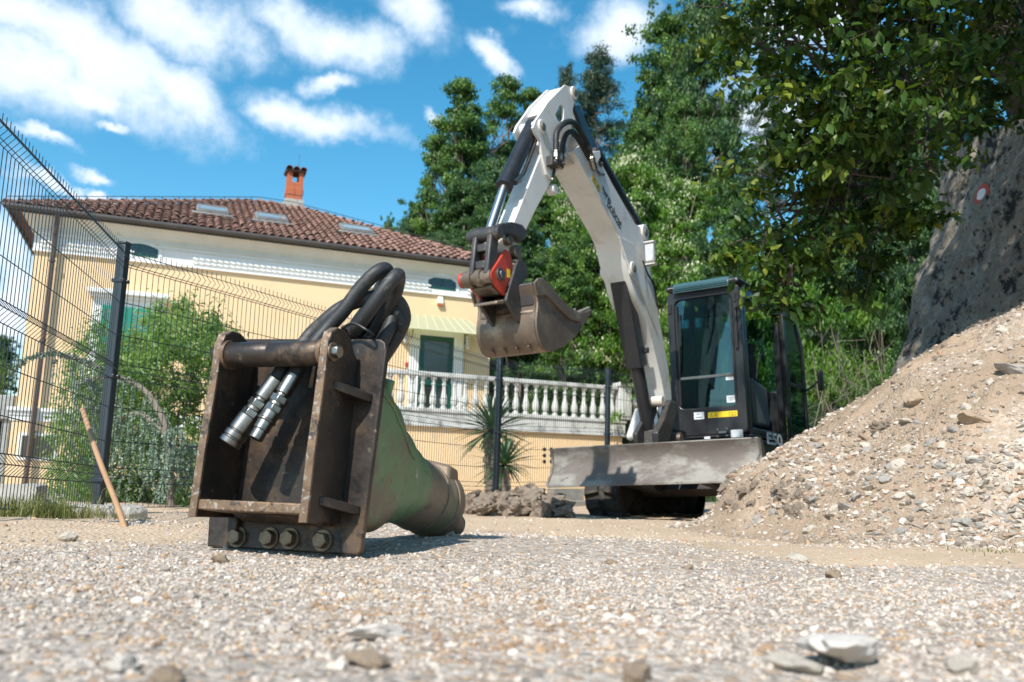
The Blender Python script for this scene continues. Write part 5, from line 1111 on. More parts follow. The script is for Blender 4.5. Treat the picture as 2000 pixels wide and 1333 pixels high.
# --- lift cylinder in front of the boom, with its black guard
def lineBF(a, b, y=0): p, q = tp(BF, [a, b], y); return p, q
a, b = lineBF((1209, 530), (1271, 862))
d_ = (b-a)/np.linalg.norm(b-a); nrm_ = np.cross(d_, [0, 1, 0]); 
lc = MB(BF).cyl(a+d_*.75, b, .070, n=24).build('lift_cylinder', M['black'], EX, smooth=True)
g0, g1 = a-d_*.03, a+d_*.98; q = [g0+nrm_*.085, g1+nrm_*.085, g1-nrm_*.085, g0-nrm_*.085]
MB(BF).prism(q, 1, -.085, .085).build('cylinder_guard', M['black'], lc, .01, True)
MB(BF).cyl(a+d_*.9, a+d_*1.0, .048, n=18).build('cylinder_rod', M['rod'], lc, smooth=True)
MB(BF).box((a[0]-.04, .086, a[2]-.02), (a[0]+.02, .10, a[2]+.04)).build('guard_bolt', M['pin'], lc, .004)
c_ = a+d_*.80; MB(BF).box((c_[0]-.12, .03, c_[2]-.03), (c_[0]-.07, .12, c_[2]+.03)).build('hose_clip', M['black'], lc, .01)
MB(BF).cyl((b[0], -.16, b[2]+.03), (b[0], .16, b[2]+.03), .06, n=20).build('pin', M['dark_steel'], lc, smooth=True)
MB(BF).tube(spline(tp(BF, [(1283, 845), (1287, 820), (1284, 800), (1290, 780)], .10), 5), .012, 8).build('pipe', M['coupler'], lc, smooth=True)
# --- arm cylinder along the top of the boom
a, b = lineBF((1112, 196), (1163, 300)); c, d = lineBF((1157, 292), (1247, 452))
ac = MB(BF).cyl(c, d, .072, n=24).build('arm_cylinder', M['black'], EX, smooth=True); MB(BF).cyl(a, c+(c-a)*.02, .042, n=18).build('cylinder_rod', M['rod'], ac, smooth=True)
MB(BF).cyl(c-(d-c)*.01, c+(d-c)*.04, .08, n=24).build('gland', M['black'], ac, smooth=True)
gd = tp(BF, [(1118, 210), (1128, 205), (1164, 288), (1152, 300)], .06); MB(BF).prism(gd, 1, .045, .075).build('rod_guard', M['black'], ac, .006)
# --- arm
AW = .10; AF = -.05
armp = [(1057, 300), (1003, 436), (1000, 462), (1014, 470), (1024, 458), (1046, 412), (1075, 358), (1093, 326), (1096, 290), (1080, 262)]
am = MB(BF).prism(tp(BF, armp, AW), 1, AF, AW).build('arm', M['white'], EX, .007, True)
plate = [(1104, 166), (1119, 173), (1126, 180), (1124, 192), (1118.5, 212), (1115, 238), (1116, 262), (1108, 285), (1100, 312), (1090, 332), (1078, 352), (1068, 341), (1058, 300), (1055, 276), (1046, 262), (1041, 250), (1046, 236), (1056, 222), (1071, 199)]
def with_hole(outer, hole): 
    i0 = 9; return outer[:i0+1]+[hole[0]]+hole[::-1]+[outer[i0]]+outer[i0+1:]
oph = [(1084, 225), (1092, 207), (1098, 205), (1101, 213), (1101, 232), (1096, 240), (1089, 236)]
for y0, y1, bb in ((AW+.001, AW+.022, 0), (AF-.022, AF-.001, 0)):
    me_pts = tp(BF, plate, AW+.02); hl_ = tp(BF, oph, AW+.02)
    bmm = bmesh.new(); edges = []
    for lst in (me_pts, hl_):
        vv = [bmm.verts.new(BF.w((p[0], y0, p[2]))) for p in lst]; edges += [bmm.edges.new((vv[k], vv[(k+1) % len(vv)])) for k in range(len(vv))]
    bmesh.ops.triangle_fill(bmm, use_beauty=True, use_dissolve=False, edges=edges)
    r_ = bmesh.ops.extrude_face_region(bmm, geom=bmm.faces[:]); dv = Vector(BF.ax[1]*(y1-y0)); bmesh.ops.translate(bmm, verts=[v for v in r_['geom'] if isinstance(v, bmesh.types.BMVert)], vec=dv)
    bmesh.ops.recalc_face_normals(bmm, faces=bmm.faces); me = bpy.data.meshes.new('arm_plate'); c_ = BF.w(me_pts[0]); bmesh.ops.translate(bmm, verts=bmm.verts, vec=-Vector(c_)); bmm.to_mesh(me); bmm.free(); shade(me, 30)
    link('side_plate', me, M['white'], am, c_)
for px, py, r in ((1120, 183, .062), (1057, 249, .062), (1096, 292, .075)):
    q = tp(BF, [(px, py)], AW+.02)[0]; MB(BF).cyl((q[0], AF-.035, q[2]), (q[0], AW+.038, q[2]), r, n=26).build('pin_boss', M['white'], am, .005, True); MB(BF).cyl((q[0], AW+.039, q[2]), (q[0], AW+.050, q[2]), r*.55, n=18).build('pin', M['pin'], am, .004, True)
MB(BF).prism(tp(BF, [(1103, 169), (1088, 184), (1070, 205), (1060, 222), (1066, 226), (1078, 208), (1100, 182)], AW), 1, AF-.0005, AW+.0005).build('web_plate', M['white'], am, .004)
q = tp(BF, [(1081, 371)], .1)[0]; MB(BF).cyl((q[0]+.0, .05, q[2]), (q[0], .125, q[2]), .045, n=20).build('stop_stub', M['white'], am, .005, True)
for k, (px, py) in enumerate(((992, 415), (1000, 413))):
    pass
# --- bucket cylinder on the front of the arm
a, b = lineBF((1040, 246), (986, 362), .025); c, d = lineBF((989, 357), (957, 449), .025)
bc = MB(BF).cyl(a, b, .064, n=26).build('bucket_cylinder', M['black'], EX, smooth=True); MB(BF).cyl(b, d, .036, n=20).build('cylinder_rod', M['rod'], bc, smooth=True); MB(BF).cyl(b-(b-a)*.02, b+(b-a)*.035, .069, n=26).build('gland', M['black'], bc, smooth=True)
MB(BF).tube(spline(tp(BF, [(1050, 262), (1043, 285), (1030, 320), (1017, 350), (1011, 356)], .08), 6), .016, 8).build('hydraulic_hose', M['hose'], bc, smooth=True)
q0, q1 = tp(BF, [(1006, 358), (1018, 344)], .09); MB(BF).cyl(q0, q1, .022, n=10).build('fitting', M['coupler'], bc, smooth=True)
# --- hydraulic hoses looping over the boom-arm joint
for pts_, yy, r in (([(1086, 306), (1086, 285), (1087, 262), (1095, 247), (1107, 239), (1118, 239), (1129, 249), (1141, 271), (1150, 290), (1156, 312)], .17, .026), ([(1096, 312), (1097, 298), (1101, 275), (1107, 262), (1117, 258), (1127, 268), (1138, 288), (1147, 305), (1155, 318)], .15, .024), ([(1103, 262), (1112, 268), (1124, 276), (1136, 292)], .04, .026)):
    hs = MB(BF).tube(spline(tp(BF, pts_, yy), 7), r, 14).build('hydraulic_hose', M['hose'], EX, smooth=True)
    for p_, p2 in ((pts_[0], pts_[1]), (pts_[-1], pts_[-2])):
        q0, q1 = tp(BF, [p_, p2], yy); u_ = (q1-q0)/np.linalg.norm(q1-q0); MB(BF).lathe([(0, r*.9), (.1, r*1.15), (.5, r*1.15), (.55, r*1.35), (.8, r*1.35), (.85, r*1.1), (1, r*1.1)], q0-u_*.09, q0+u_*.05, 8).build('fitting', M['coupler'], hs)
for px, py, yy, s in ((1078, 318, .15, .05), (1092, 322, .14, .035), (1162, 300, .10, .045), (1168, 322, .12, .03)):
    q = tp(BF, [(px, py)], yy)[0]; mb = MB(BF); mb.box((q[0]-s, yy-.035, q[2]-s*.8), (q[0]+s, yy+.03, q[2]+s*.9)); mb.cyl((q[0], yy-.1, q[2]), (q[0], yy+.05, q[2]), s*.5, n=10); mb.build('valve_block', M['dark_steel'], am, .006)
q0, q1 = tp(BF, [(1083, 330), (1079, 352)], .13); MB(BF).tube([q0, q1], .014, 8).build('pipe', M['coupler'], am)
MB(BF).prism(tp(BF, [(1153, 298), (1166, 296), (1168, 308), (1160, 320), (1150, 316)], BW), 1, BW-.02, BW+.03).build('hose_bracket', M['white'], bm_, .004)
MB(BF).tube(spline(tp(BF, [(1160, 318), (1164, 330), (1172, 340), (1180, 341)], BW+.02), 5), .012, 8).build('pipe', M['coupler'], bm_, smooth=True)
# --- linkage at the arm's end
lk = MB(BF).prism(tp(BF, [(961, 449), (963, 443), (976, 437), (995, 434.5), (1014, 440), (1024, 453), (1022, 466), (1012, 475), (1005, 466), (996, 460), (982, 459), (968, 467)], .12), 1, .10, .15).build('guide_link', M['dark_steel'], EX, .01, True)
MB(BF).prism(tp(BF, [(961, 449), (963, 443), (976, 437), (995, 434.5), (1014, 440), (1024, 453), (1022, 466), (1012, 475), (1005, 466), (996, 460), (982, 459), (968, 467)], .12), 1, -.10, -.055).build('guide_link', M['dark_steel'], EX, .01, True)
q = tp(BF, [(962, 457)], .10)[0]; qd = q
cp = MB(BF).lathe([(0, .03), (.02, .045), (.1, .045), (.11, .052), (.9, .052), (.92, .045), (1, .045)], (q[0], -.11, q[2]), (q[0], .17, q[2]), 24).build('cross_pin', M['dark_steel'], lk, smooth=True)
q2 = tp(BF, [(952, 541)], .09)[0]
for y0, y1 in ((-.045, -.005), (.080, .125)):
    e0 = q+np.array([0, 0, -.02]); e1 = q2; u_ = (e1-e0)/np.linalg.norm(e1-e0); s_ = np.cross(u_, [0, 1, 0])*.052
    MB(BF).prism([e0+s_, e1+s_, e1-s_, e0-s_], 1, y0, y1).build('link_bar', M['dark_steel'], lk, .012, True)
for f_ in (.32, .72): m_ = q+(q2-q)*f_; MB(BF).box((m_[0]-.035, -.005, m_[2]-.03), (m_[0]+.035, .08, m_[2]+.03)).build('link_web', M['dark_steel'], lk, .008)
lp = MB(BF).lathe([(0, .055), (.06, .052), (.08, .064), (.3, .064), (.32, .05), (.42, .05), (.44, .064), (.6, .066), (.62, .05), (.9, .05)], (q2[0], -.11, q2[2]), (q2[0], .16, q2[2]), 22).build('lower_pin', M['bucket'], lk, smooth=True)
MB(BF).cyl((q2[0], -.135, q2[2]), (q2[0], -.111, q2[2]), .058, n=20).build('pin_cap', M['red'], lk, .006, True)
MB(BF).prism(tp(BF, [(968, 470), (980, 461), (994, 461), (1004, 468), (1012, 478), (1014, 490), (1008, 503), (995, 506), (978, 500), (968, 486)], .07), 1, -.045, .085).build('arm_end', M['wear'], am, .02, True)
for px, py, r in ((1005, 494, .055), (990, 470, .04)):
    q = tp(BF, [(px, py)], .1)[0]; MB(BF).cyl((q[0], -.08, q[2]), (q[0], .135, q[2]), r, n=18).build('pin', M['pin'], lk, .006, True)
# --- quick coupler
redp = [(988, 487), (995, 492), (1000, 506), (1002, 520), (998, 536), (992, 556), (986, 578), (972, 562), (960, 544), (958, 534), (966, 522), (978, 504)]
qc = MB(BF).prism(tp(BF, redp, .14), 1, .115, .140).build('quick_coupler', M['red'], EX, .006, True); MB(BF).prism(tp(BF, redp, .14), 1, -.085, -.06).build('coupler_plate', M['red'], qc, .006, True)
q = tp(BF, [(976, 537)], .14)[0]; MB(BF).cyl((q[0], -.09, q[2]), (q[0], .155, q[2]), .052, n=20).build('coupler_pin', M['dark_steel'], qc, .005, True); MB(BF).cyl((q[0], .156, q[2]), (q[0], .172, q[2]), .034, n=18).build('pin', M['coupler'], qc, .004, True)
q = tp(BF, [(993, 534)], .14)[0]; MB(BF).box((q[0]-.02, .141, q[2]-.035), (q[0]+.02, .143, q[2]+.03)).build('sticker', M['yellow'], qc)
MB(BF).prism(tp(BF, [(940, 545), (962, 546), (985, 576), (975, 582), (945, 578), (933, 565)], 0), 1, -.055, .11).build('coupler_body', M['bucket'], qc, .012, True)
# --- bucket
KW = .285; KL = -.20
# ears that hang the bucket
ear = [(1002, 522), (1008, 508), (1016, 508), (1026, 524), (1024, 545), (1014, 556), (1016, 580), (1019, 602), (1012, 634), (1004, 624), (984, 588), (988, 570), (996, 545)]
BK = MB(BF).prism(tp(BF, ear, .145), 1, .142, .168).build('bucket_ear', M['dark_steel'], EX, .006, True)
prof_px = [(1154, 606), (1146, 622), (1134, 638), (1122, 656), (1108, 669), (1090, 681), (1072, 688), (1062, 686), (1053, 677), (1047, 661), (1043.5, 642), (1043, 625), (1045, 606), (1046, 590), (1042, 570), (1040, 556)]
pr3 = tp(BF, prof_px, KW); sidep = tp(BF, prof_px+[(1046, 546), (1056, 544), (1066, 555), (1106, 600), (1130, 613)], KW)
c2 = np.mean([[p[0], 0, p[2]] for p in sidep], axis=0)
shl = MB(BF); n = len(pr3); vs = []
for y in (KL, KW):
    vs += [(p[0], y, p[2]) for p in pr3]; vs += [(p[0]+(c2[0]-p[0])*.05, y, p[2]+(c2[2]-p[2])*.05) for p in pr3]
fs = []
for k in range(n-1): fs += [(k, k+1, 2*n+k+1, 2*n+k), (n+k, 3*n+k, 3*n+k+1, n+k+1), (k, n+k, n+k+1, k+1), (2*n+k, 2*n+k+1, 3*n+k+1, 3*n+k)]
fs += [(0, 2*n, 3*n, n), (n-1, 2*n-1, 4*n-1, 3*n-1)]; shl.add(vs, fs)
bkt = shl.build('bucket', M['bucket'], EX, smooth=True)
for y0, y1 in ((KW+.001, KW+.022), (KL-.022, KL-.001)):
    MB(BF).prism(sidep, 1, y0, y1).build('side_wall', M['bucket'], bkt, .005)
    rim = tp(BF, [(1040, 554), (1047, 544), (1058, 544), (1068, 555), (1106, 599), (1131, 612), (1152, 606), (1147, 618), (1132, 630), (1112, 625), (1092, 606), (1064, 578), (1046, 578)], KW+.022)
    MB(BF).prism(rim, 1, (y1+.001 if y0 > 0 else y0-.018), (y1+.018 if y0 > 0 else y0-.001)).build('side_cutter', M['bucket'], bkt, .005)
MB(BF).prism(tp(BF, ear, .145), 1, -.078, -.052).build('ear', M['dark_steel'], bkt, .006, True); BK.parent = bkt; BK.location = WL[BK.name]-WL[bkt.name]; BK.name = 'ear'
MB(BF).prism(tp(BF, [(984, 586), (939, 592), (938, 598), (984, 594)], .0), 1, -.062, .14).build('cross_plate', M['bucket'], bkt, .006)
tq = tp(BF, [(985, 592), (1012, 634), (1046, 590), (1016, 560)], .0); MB(BF).prism(tq, 1, -.050, -.030).build('gusset', M['bucket'], bkt); 
# top beam of the bucket between ears and shell
MB(BF).prism(tp(BF, [(1014, 556), (1042, 550), (1046, 592), (1030, 604), (1018, 600)], .168), 1, KL+.01, KW-.01).build('top_beam', M['dark_steel'], bkt, .01, True)
MB(BF).prism(tp(BF, [(1000, 612), (1010, 636), (1030, 632), (1043, 625), (1044, 600), (1020, 600)], .1), 1, KL+.004, KW-.004).build('back_plate', M['bucket'], bkt, .02, True)
# shell wear strips and weld marks
for k, f in enumerate((.18, .4, .62, .84)):
    y = KL+(KW-KL)*f; q = tp(BF, [(1050, 672), (1056, 682)], KW); MB(BF).tube([(p[0]+.004, y, p[2]-.008) for p in q], .010, 6).build('wear_strip', M['bucket'], bkt)
# teeth
ln_, tn_ = tp(BF, [(1141, 630), (1159, 598)], KW); u_ = tn_-ln_
for k in range(4):
    y = KL+.045+(KW-KL-.09)*k/3; a, b, c, d = tp(BF, [(1120, 618), (1136, 636), (1150, 620), (1159, 598)], KW); e = tp(BF, [(1134, 609)], KW)[0]
    q0 = [(p[0], y-.04, p[2]) for p in (a, b, c, d, e)]; q1 = [(p[0], y+.04, p[2]) for p in (a, b, c, d, e)]; q0[3] = (d[0], y-.018, d[2]); q1[3] = (d[0], y+.018, d[2])
    MB(BF).hull4(q0, q1).build('tooth', M['blade'], bkt, .005)

# ------------------------------------------------------------------ hydraulic breaker on the ground
th, le = rad(20), rad(6)
hx_ = np.array([-math.sin(th), -math.cos(th), 0]); lx_ = np.array([math.cos(th), -math.sin(th), 0]); z_ = np.array([0, 0, 1.])
nx = hx_*math.cos(le)+z_*math.sin(le); ux_ = z_*math.cos(le)-hx_*math.sin(le)
KO = Pz(555, 1078, .0); KF = Frame(KO, lx_, nx, ux_)       # x right, y towards the camera, z up the plate
BR = root('hydraulic_breaker', 'rusty steel mounting bracket with worn green breaker body and black hoses, lying on the gravel', 'breaker', KO)
def kt(pts, axis, v): return KF.tr(pts, axis, v)
PT = .022
bpts = kt([(404, 1068), (408, 1000), (424, 900), (452, 700), (458, 662), (742, 662), (752, 668), (755, 684), (704, 1078), (697, 1085)], 1, 0)
bp1 = MB(KF).prism([(p[0], 0, p[2]) for p in bpts], 1, -PT, 0).build('back_plate', M['rustplate'], BR, .005, True, 3)
# flanges: traced on their outer faces
XR_, XLf = .172, -.207
fr_px = [(598, 1022), (606, 955), (614, 880), (628, 780), (638, 700), (641, 668), (648, 648), (660, 640), (674, 645), (686, 662), (692, 688)]
ff = kt(fr_px, 0, XR_); ff = [(0, p[1], p[2]) for p in ff]
zlo = ff[0][2]; outl = ff+[(0, .0, ff[-1][2]-.02), (0, .0, zlo+.012)]
f1 = MB(KF).prism(outl, 0, XR_-.022, XR_).build('side_plate', M['rustplate'], BR, .003, True)
f2 = MB(KF).prism(outl, 0, XLf, XLf+.022).build('side_plate', M['rustplate'], BR, .003, True)
# worn rusty front edges of both flanges
edge = [p for p in ff[:8]]
for x0, x1, par in ((XR_-.0235, XR_+.0015, f1), (XLf-.0015, XLf+.0235, f2)):
    vs = []; 
    for p in edge:
        for x, dy in ((x0, -.007), (x0, .0025), (x1, .0025), (x1, -.007)): vs.append((x, p[1]+dy, p[2]))
    fs = []
    for k in range(len(edge)-1):
        for j in range(4): fs.append((k*4+j, k*4+(j+1) % 4, (k+1)*4+(j+1) % 4, (k+1)*4+j))
    fs += [(3, 2, 1, 0), tuple(range(len(vs)-4, len(vs)))]; MB(KF).add(vs, fs).build('worn_edge', M['rustedge'], par, .0015)
# cross tube
tc0 = KF.hit(648, 690, 0, XR_); ty, tz_ = tc0[1]-.012, tc0[2]+.004
tube_ = MB(KF).lathe([(0, .034), (.02, .037), (.45, .037), (.455, .036), (.46, .037), (.98, .037), (1, .034)], (XLf+.0225, ty, tz_), (XR_-.0225, ty, tz_), 32).build('cross_tube', M['rustplate'], BR, smooth=True)
for x in (XLf+.0225, XR_-.0345): MB(KF).cyl((x, ty, tz_), (x+.012, ty, tz_), .043, n=28).build('weld_collar', M['rustedge'], tube_, smooth=True)
bl3 = MB(KF).cyl((XR_+.0005, ty+.01, tz_), (XR_+.026, ty+.01, tz_), .020, n=6).build('clamp_bolt', M['coupler'], BR, .003); MB(KF).cyl((XR_+.0005, ty+.01, tz_), (XR_+.006, ty+.01, tz_), .027, n=20).build('washer', M['bolt'], bl3)
MB(KF).cyl((XLf-.02, ty, tz_), (XLf-.0005, ty, tz_), .03, n=20).build('tube_end', M['rustplate'], tube_, .003)
# lower shelf with cut-outs, between the flanges
dY = ff[1][1]; shz = KF.hit(490, 979, 1, dY)[2]
sh = MB(KF).prism([(XLf+.0225, dY-.004, 0), (XR_-.0225, dY-.004, 0), (XR_-.0225, .0005, 0), (.04, .0005, 0), (.03, .07, 0), (-.0, .10, 0), (-.05, .10, 0), (-.08, .07, 0), (-.09, .0005, 0), (-.13, .0005, 0), (-.15, .05, 0), (-.18, .06, 0), (-.20, .03, 0), (XLf+.0225, .0005, 0)], 2, shz-.029, shz).build('lower_shelf', M['rustedge'], BR, .004)
MB(KF).prism([(XLf+.03, .02, 0), (-.16, .02, 0), (-.16, .0, 0), (XLf+.03, .0, 0)], 2, shz-.075, shz-.031).build('stiffener', M['rustplate'], BR, .004)
MB(KF).hull4([(-.12, .0005, shz-.030), (XR_-.024, .0005, shz-.030), (XR_-.024, .11, shz-.030), (-.12, .11, shz-.030)], [(-.12, .0005, shz-.050), (XR_-.024, .0005, shz-.050), (XR_-.024, .05, shz-.050), (-.12, .05, shz-.050)]).build('stiffener', M['rustplate'], BR, .004)
# wedge lugs on the right flange's outer side
for z0_, L0 in ((KF.hit(735, 765, 1, 0.02)[2], .115), (KF.hit(700, 985, 1, .02)[2], .115)):
    MB(KF).hull4([(XR_+.0005, .0005, z0_), (XR_+.060, .0005, z0_-.004), (XR_+.052, .035, z0_-.002), (XR_+.0005, .125, z0_+.012)], [(XR_+.0005, .0005, z0_-.026), (XR_+.060, .0005, z0_-.03), (XR_+.052, .035, z0_-.028), (XR_+.0005, .125, z0_-.014)]).build('wedge_lug', M['rustplate'], BR, .003)
# hexagon bolts along the bottom
for px, py in ((460, 1049), (523, 1051), (563, 1052), (627, 1056)):
    c = KF.hit(px, py, 1, .012); x, z = c[0], c[2]; ro = random.uniform(0, 1); mb = MB(KF); hexa = [(x+.0235*math.cos(ro+k*math.pi/3), 0, z+.0235*math.sin(ro+k*math.pi/3)) for k in range(6)]; hb = mb.prism(hexa, 1, .0055, .027).build('hex_bolt', M['bolt'], BR, .003, seg=3)
    MB(KF).cyl((x, .0005, z), (x, .0053, z), .030, n=24).build('washer', M['bolt'], hb)
# tapering green body going back to the ground
d0 = KF.w((.085, -.026, .30)); e_px = P(838, 990, 3.32); e_ = np.array([e_px[0], e_px[1], .125+float(base_h(e_px[0], e_px[1]))]); ax_ = (e_-d0); LB = np.linalg.norm(ax_); ax_ /= LB
sd = np.cross(ax_, z_); sd /= np.linalg.norm(sd); up2 = np.cross(sd, ax_); GF = Frame(d0, sd, ax_, up2)
secs = [(0, .150, .225, 7), (.10, .150, .222, 6), (.22, .143, .215, 4.2), (.40, .132, .165, 3), (.55, .126, .138, 2.4), (.66, .122, .126, 2.1), (.93, .120, .122, 2.0), (.96, .124, .126, 2.0), (1.0, .122, .124, 2)]
def superell(a, b, p, n=48):
    out = []
    for k in range(n): t = 2*math.pi*k/n; c, s = math.cos(t), math.sin(t); out.append((a*abs(c)**(2/p)*(1 if c > 0 else -1), b*abs(s)**(2/p)*(1 if s > 0 else -1)))
    return out
sp_ = []
for k in range(len(secs)-1):
    for q in range(6):
        f = q/6; g_ = f*f*(3-2*f) if k < 5 else f; sp_.append([secs[k][i]+(secs[k+1][i]-secs[k][i])*(g_ if i else f) for i in range(4)])
sp_.append(list(secs[-1])); 
def bodyseg(lo, hi, m, nm):
    mb = MB(GF); ss_ = [s for s in sp_ if lo-1e-6 <= s[0] <= hi+1e-6]; vs = []; n = 48
    for s in ss_: vs += [(x, s[0]*LB, z-(.245-.125)*0) for x, z in superell(s[1], s[2], s[3])]
    fs = [(k*n+j, k*n+(j+1) % n, (k+1)*n+(j+1) % n, (k+1)*n+j) for k in range(len(ss_)-1) for j in range(n)]; fs += [tuple(range(n)), tuple(range((len(ss_)-1)*n+n-1, (len(ss_)-1)*n-1, -1))]
    mb.add(vs, fs); return mb.build(nm, M[m], BR, 0, True)
bodyseg(0, .66, 'green', 'breaker_body'); 
M['greenbrown'] = mat('muddy_green_steel', (.135, .15, .085), (.19, .145, .10), 3, .55, .15, .0015, 50, dirt=[((.22, .165, .115), 3.4, .40, .55), ((.07, .055, .045), 8, .58, .7), ((.40, .36, .3), 42, .68, .74)])
bodyseg(.66, 1.0, 'greenbrown', 'body_sleeve')
MB(GF).lathe([(0, .10), (.02, .128), (.9, .130), (1, .118)], (0, LB*.985, 0), (0, LB*1.06, 0), 40).build('end_ring', M['browncap'], BR, .004, True)
MB(GF).hull4([(-.03, LB*.90, .06), (.10, LB*.90, .04), (.10, LB*1.06, .04), (-.03, LB*1.06, .06)], [(-.02, LB*.93, .150), (.09, LB*.93, .128), (.09, LB*1.04, .128), (-.02, LB*1.04, .150)]).build('end_lug', M['browncap'], BR, .012, True)
MB(GF).lathe([(0, .052), (.85, .048), (1, .035)], (.03, LB*1.06, -.02), (.06, LB*1.20, -.075), 20).build('chisel_end', M['browncap'], BR, .003, True)
# seam along the green body and the stiffening rib
def gs(f, t):
    s = [np.interp(f, [q[0] for q in sp_], [q[i] for q in sp_]) for i in range(1, 4)]; c_, s_ = math.cos(t), math.sin(t); p = s[2]
    return np.array([s[0]*abs(c_)**(2/p)*(1 if c_ > 0 else -1), f*LB, s[1]*abs(s_)**(2/p)*(1 if s_ > 0 else -1)])
MB(GF).tube([gs(f, .42-.55*f)*np.array([1.012, 1, 1.012]) for f in np.linspace(.0, .42, 12)], .004, 8).build('weld_rib', M['green'], BR, smooth=True)
MB(GF).tube([gs(.86, t)*np.array([1.01, 1, 1.01]) for t in np.linspace(0, 2*math.pi, 40)], .004, 6).build('weld_ring', M['browncap'], BR, smooth=True)
MB(GF).lathe([(0, .022), (1, .022)], (.07, .16, .20), (.09, .14, .262), 16).build('grease_port', M['green'], BR, .003, True)
# hoses with couplers. Points: pixel + distance out from the plate (local y)
def kp(px, py, y): return KF.w(KF.hit(px, py, 1, y))
HR = .0222
def coupler(a, b, par, big=1.0, male=False):
    a = np.array(a); b = np.array(b); L_ = np.linalg.norm(b-a); u = (b-a)/L_; r = HR*big
    def seg_(t0, t1, r0_, r1_, n, nm, m='coupler', bev=.0015): return MB().cyl(a+u*L_*t0, a+u*L_*t1, r0_, r1_, n).build(nm, M[m], par, bev, n > 8)
    seg_(0, .30, r*1.06, r*1.0, 28, 'crimp_sleeve'); seg_(.301, .345, r*.8, r*.8, 20, 'neck'); seg_(.346, .44, r*1.18, r*1.18, 6, 'hex_nut'); seg_(.441, .49, r*1.02, r*1.02, 28, 'collar'); seg_(.491, .58, r*1.15, r*1.15, 6, 'hex_nut')
    if male: seg_(.581, .70, r*1.12, r*1.12, 28, 'body'); seg_(.701, .73, r*1.22, r*1.22, 28, 'ring'); seg_(.731, .86, r*1.02, r*1.02, 28, 'body'); seg_(.861, 1.0, r*.88, r*.88, 28, 'nose'); seg_(1.0, 1.006, r*.66, r*.66, 24, 'bore', 'ink', 0)
    else:
        seg_(.581, .80, r*1.22, r*1.22, 28, 'body'); seg_(.801, .825, r*1.12, r*1.12, 28, 'groove'); seg_(.826, .90, r*1.30, r*1.30, 28, 'ring'); seg_(.901, .925, r*1.2, r*1.2, 28, 'groove'); seg_(.926, 1.0, r*1.32, r*1.28, 28, 'lip'); seg_(1.0, 1.006, r*1.0, r*1.0, 24, 'bore', 'ink', 0)
def hose(pts_, c_end=None, big=1, male=False):
    path = spline([kp(*p) for p in pts_], 8); ho_ = MB().tube(path, HR, 18).build('hose', M['hose'], BR, smooth=True)
    if c_end is not None: coupler(kp(*pts_[0]), kp(*c_end), ho_, big, male)
    return ho_
hose([(540, 742, .10), (556, 716, .085), (580, 690, .05), (606, 655, .015), (634, 628, .01), (664, 604, .0), (700, 588, -.02), (740, 580, -.05), (775, 588, -.09), (789, 618, -.12), (778, 652, -.13), (752, 690, -.13), (728, 730, -.12)], (447, 868, .15), 1.12, False)
hose([(575, 734, .10), (592, 706, .085), (612, 676, .055), (640, 642, .03), (672, 606, .02), (705, 562, .01), (735, 533, .0), (754, 527, -.03), (752, 548, -.06), (735, 580, -.075), (714, 610, -.09), (690, 645, -.10), (672, 690, -.10)], (499, 858, .155), 1.02, True)
hose([(655, 700, -.06), (672, 665, -.03), (696, 640, .0), (722, 606, .015), (748, 570, .015), (770, 543, .0), (778, 540, -.03), (772, 572, -.06), (752, 612, -.09), (730, 652, -.11), (712, 700, -.12)])
hose([(700, 700, -.13), (730, 655, -.13), (756, 615, -.13), (768, 600, -.12), (764, 630, -.10), (746, 668, -.09), (725, 700, -.10)])
hose([(660, 720, -.14), (690, 665, -.12), (720, 620, -.10), (745, 598, -.10), (772, 606, -.10), (784, 636, -.12), (768, 668, -.15), (744, 705, -.16)])
tie = [kp(668, 641, .045), kp(690, 632, .05), kp(716, 645, .05), kp(728, 655, .02), kp(716, 660, -.03), kp(690, 655, -.03), kp(668, 641, .045)]
MB().tube(spline(tie, 6), .0045, 8).build('cable_tie', M['ink'], BR, smooth=True)
# ------------------------------------------------------------------ hillside
def hill_h(x, y):
    x = np.asarray(x, float); y = np.asarray(y, float)
    a = sst(-3, 8, x+1.5+(y-24)*.35-6*(1-sst(26, 31, y)))*np.clip(y-17.5, 0, 60)*.30
    b = np.clip(y-34, 0, 60)*.30*sst(-34, -6, x)
    c = np.clip(x-7.5, 0, 30)*.42*sst(6, 11, y)
    return -.6 + .95*np.maximum(np.maximum(a, b), c) + .35*vn.fbm(x*.25, y*.25, 5, 3)*sst(17, 22, y)
gx, gy = np.meshgrid(np.linspace(-50, 70, 150), np.linspace(8, 110, 130), indexing='ij'); gz = hill_h(gx, gy)-.5*sst(.4, 0, hill_h(gx, gy)+.6)
V = np.stack([gx, gy, gz], -1).reshape(-1, 3); i, j = np.meshgrid(np.arange(149), np.arange(129), indexing='ij'); F = np.stack([i*130+j, (i+1)*130+j, (i+1)*130+j+1, i*130+j+1], -1).reshape(-1, 4)
me = npmesh('hillside', V, F); shade(me, 180); tag(link('hillside', me, M['hill']), kind='structure')
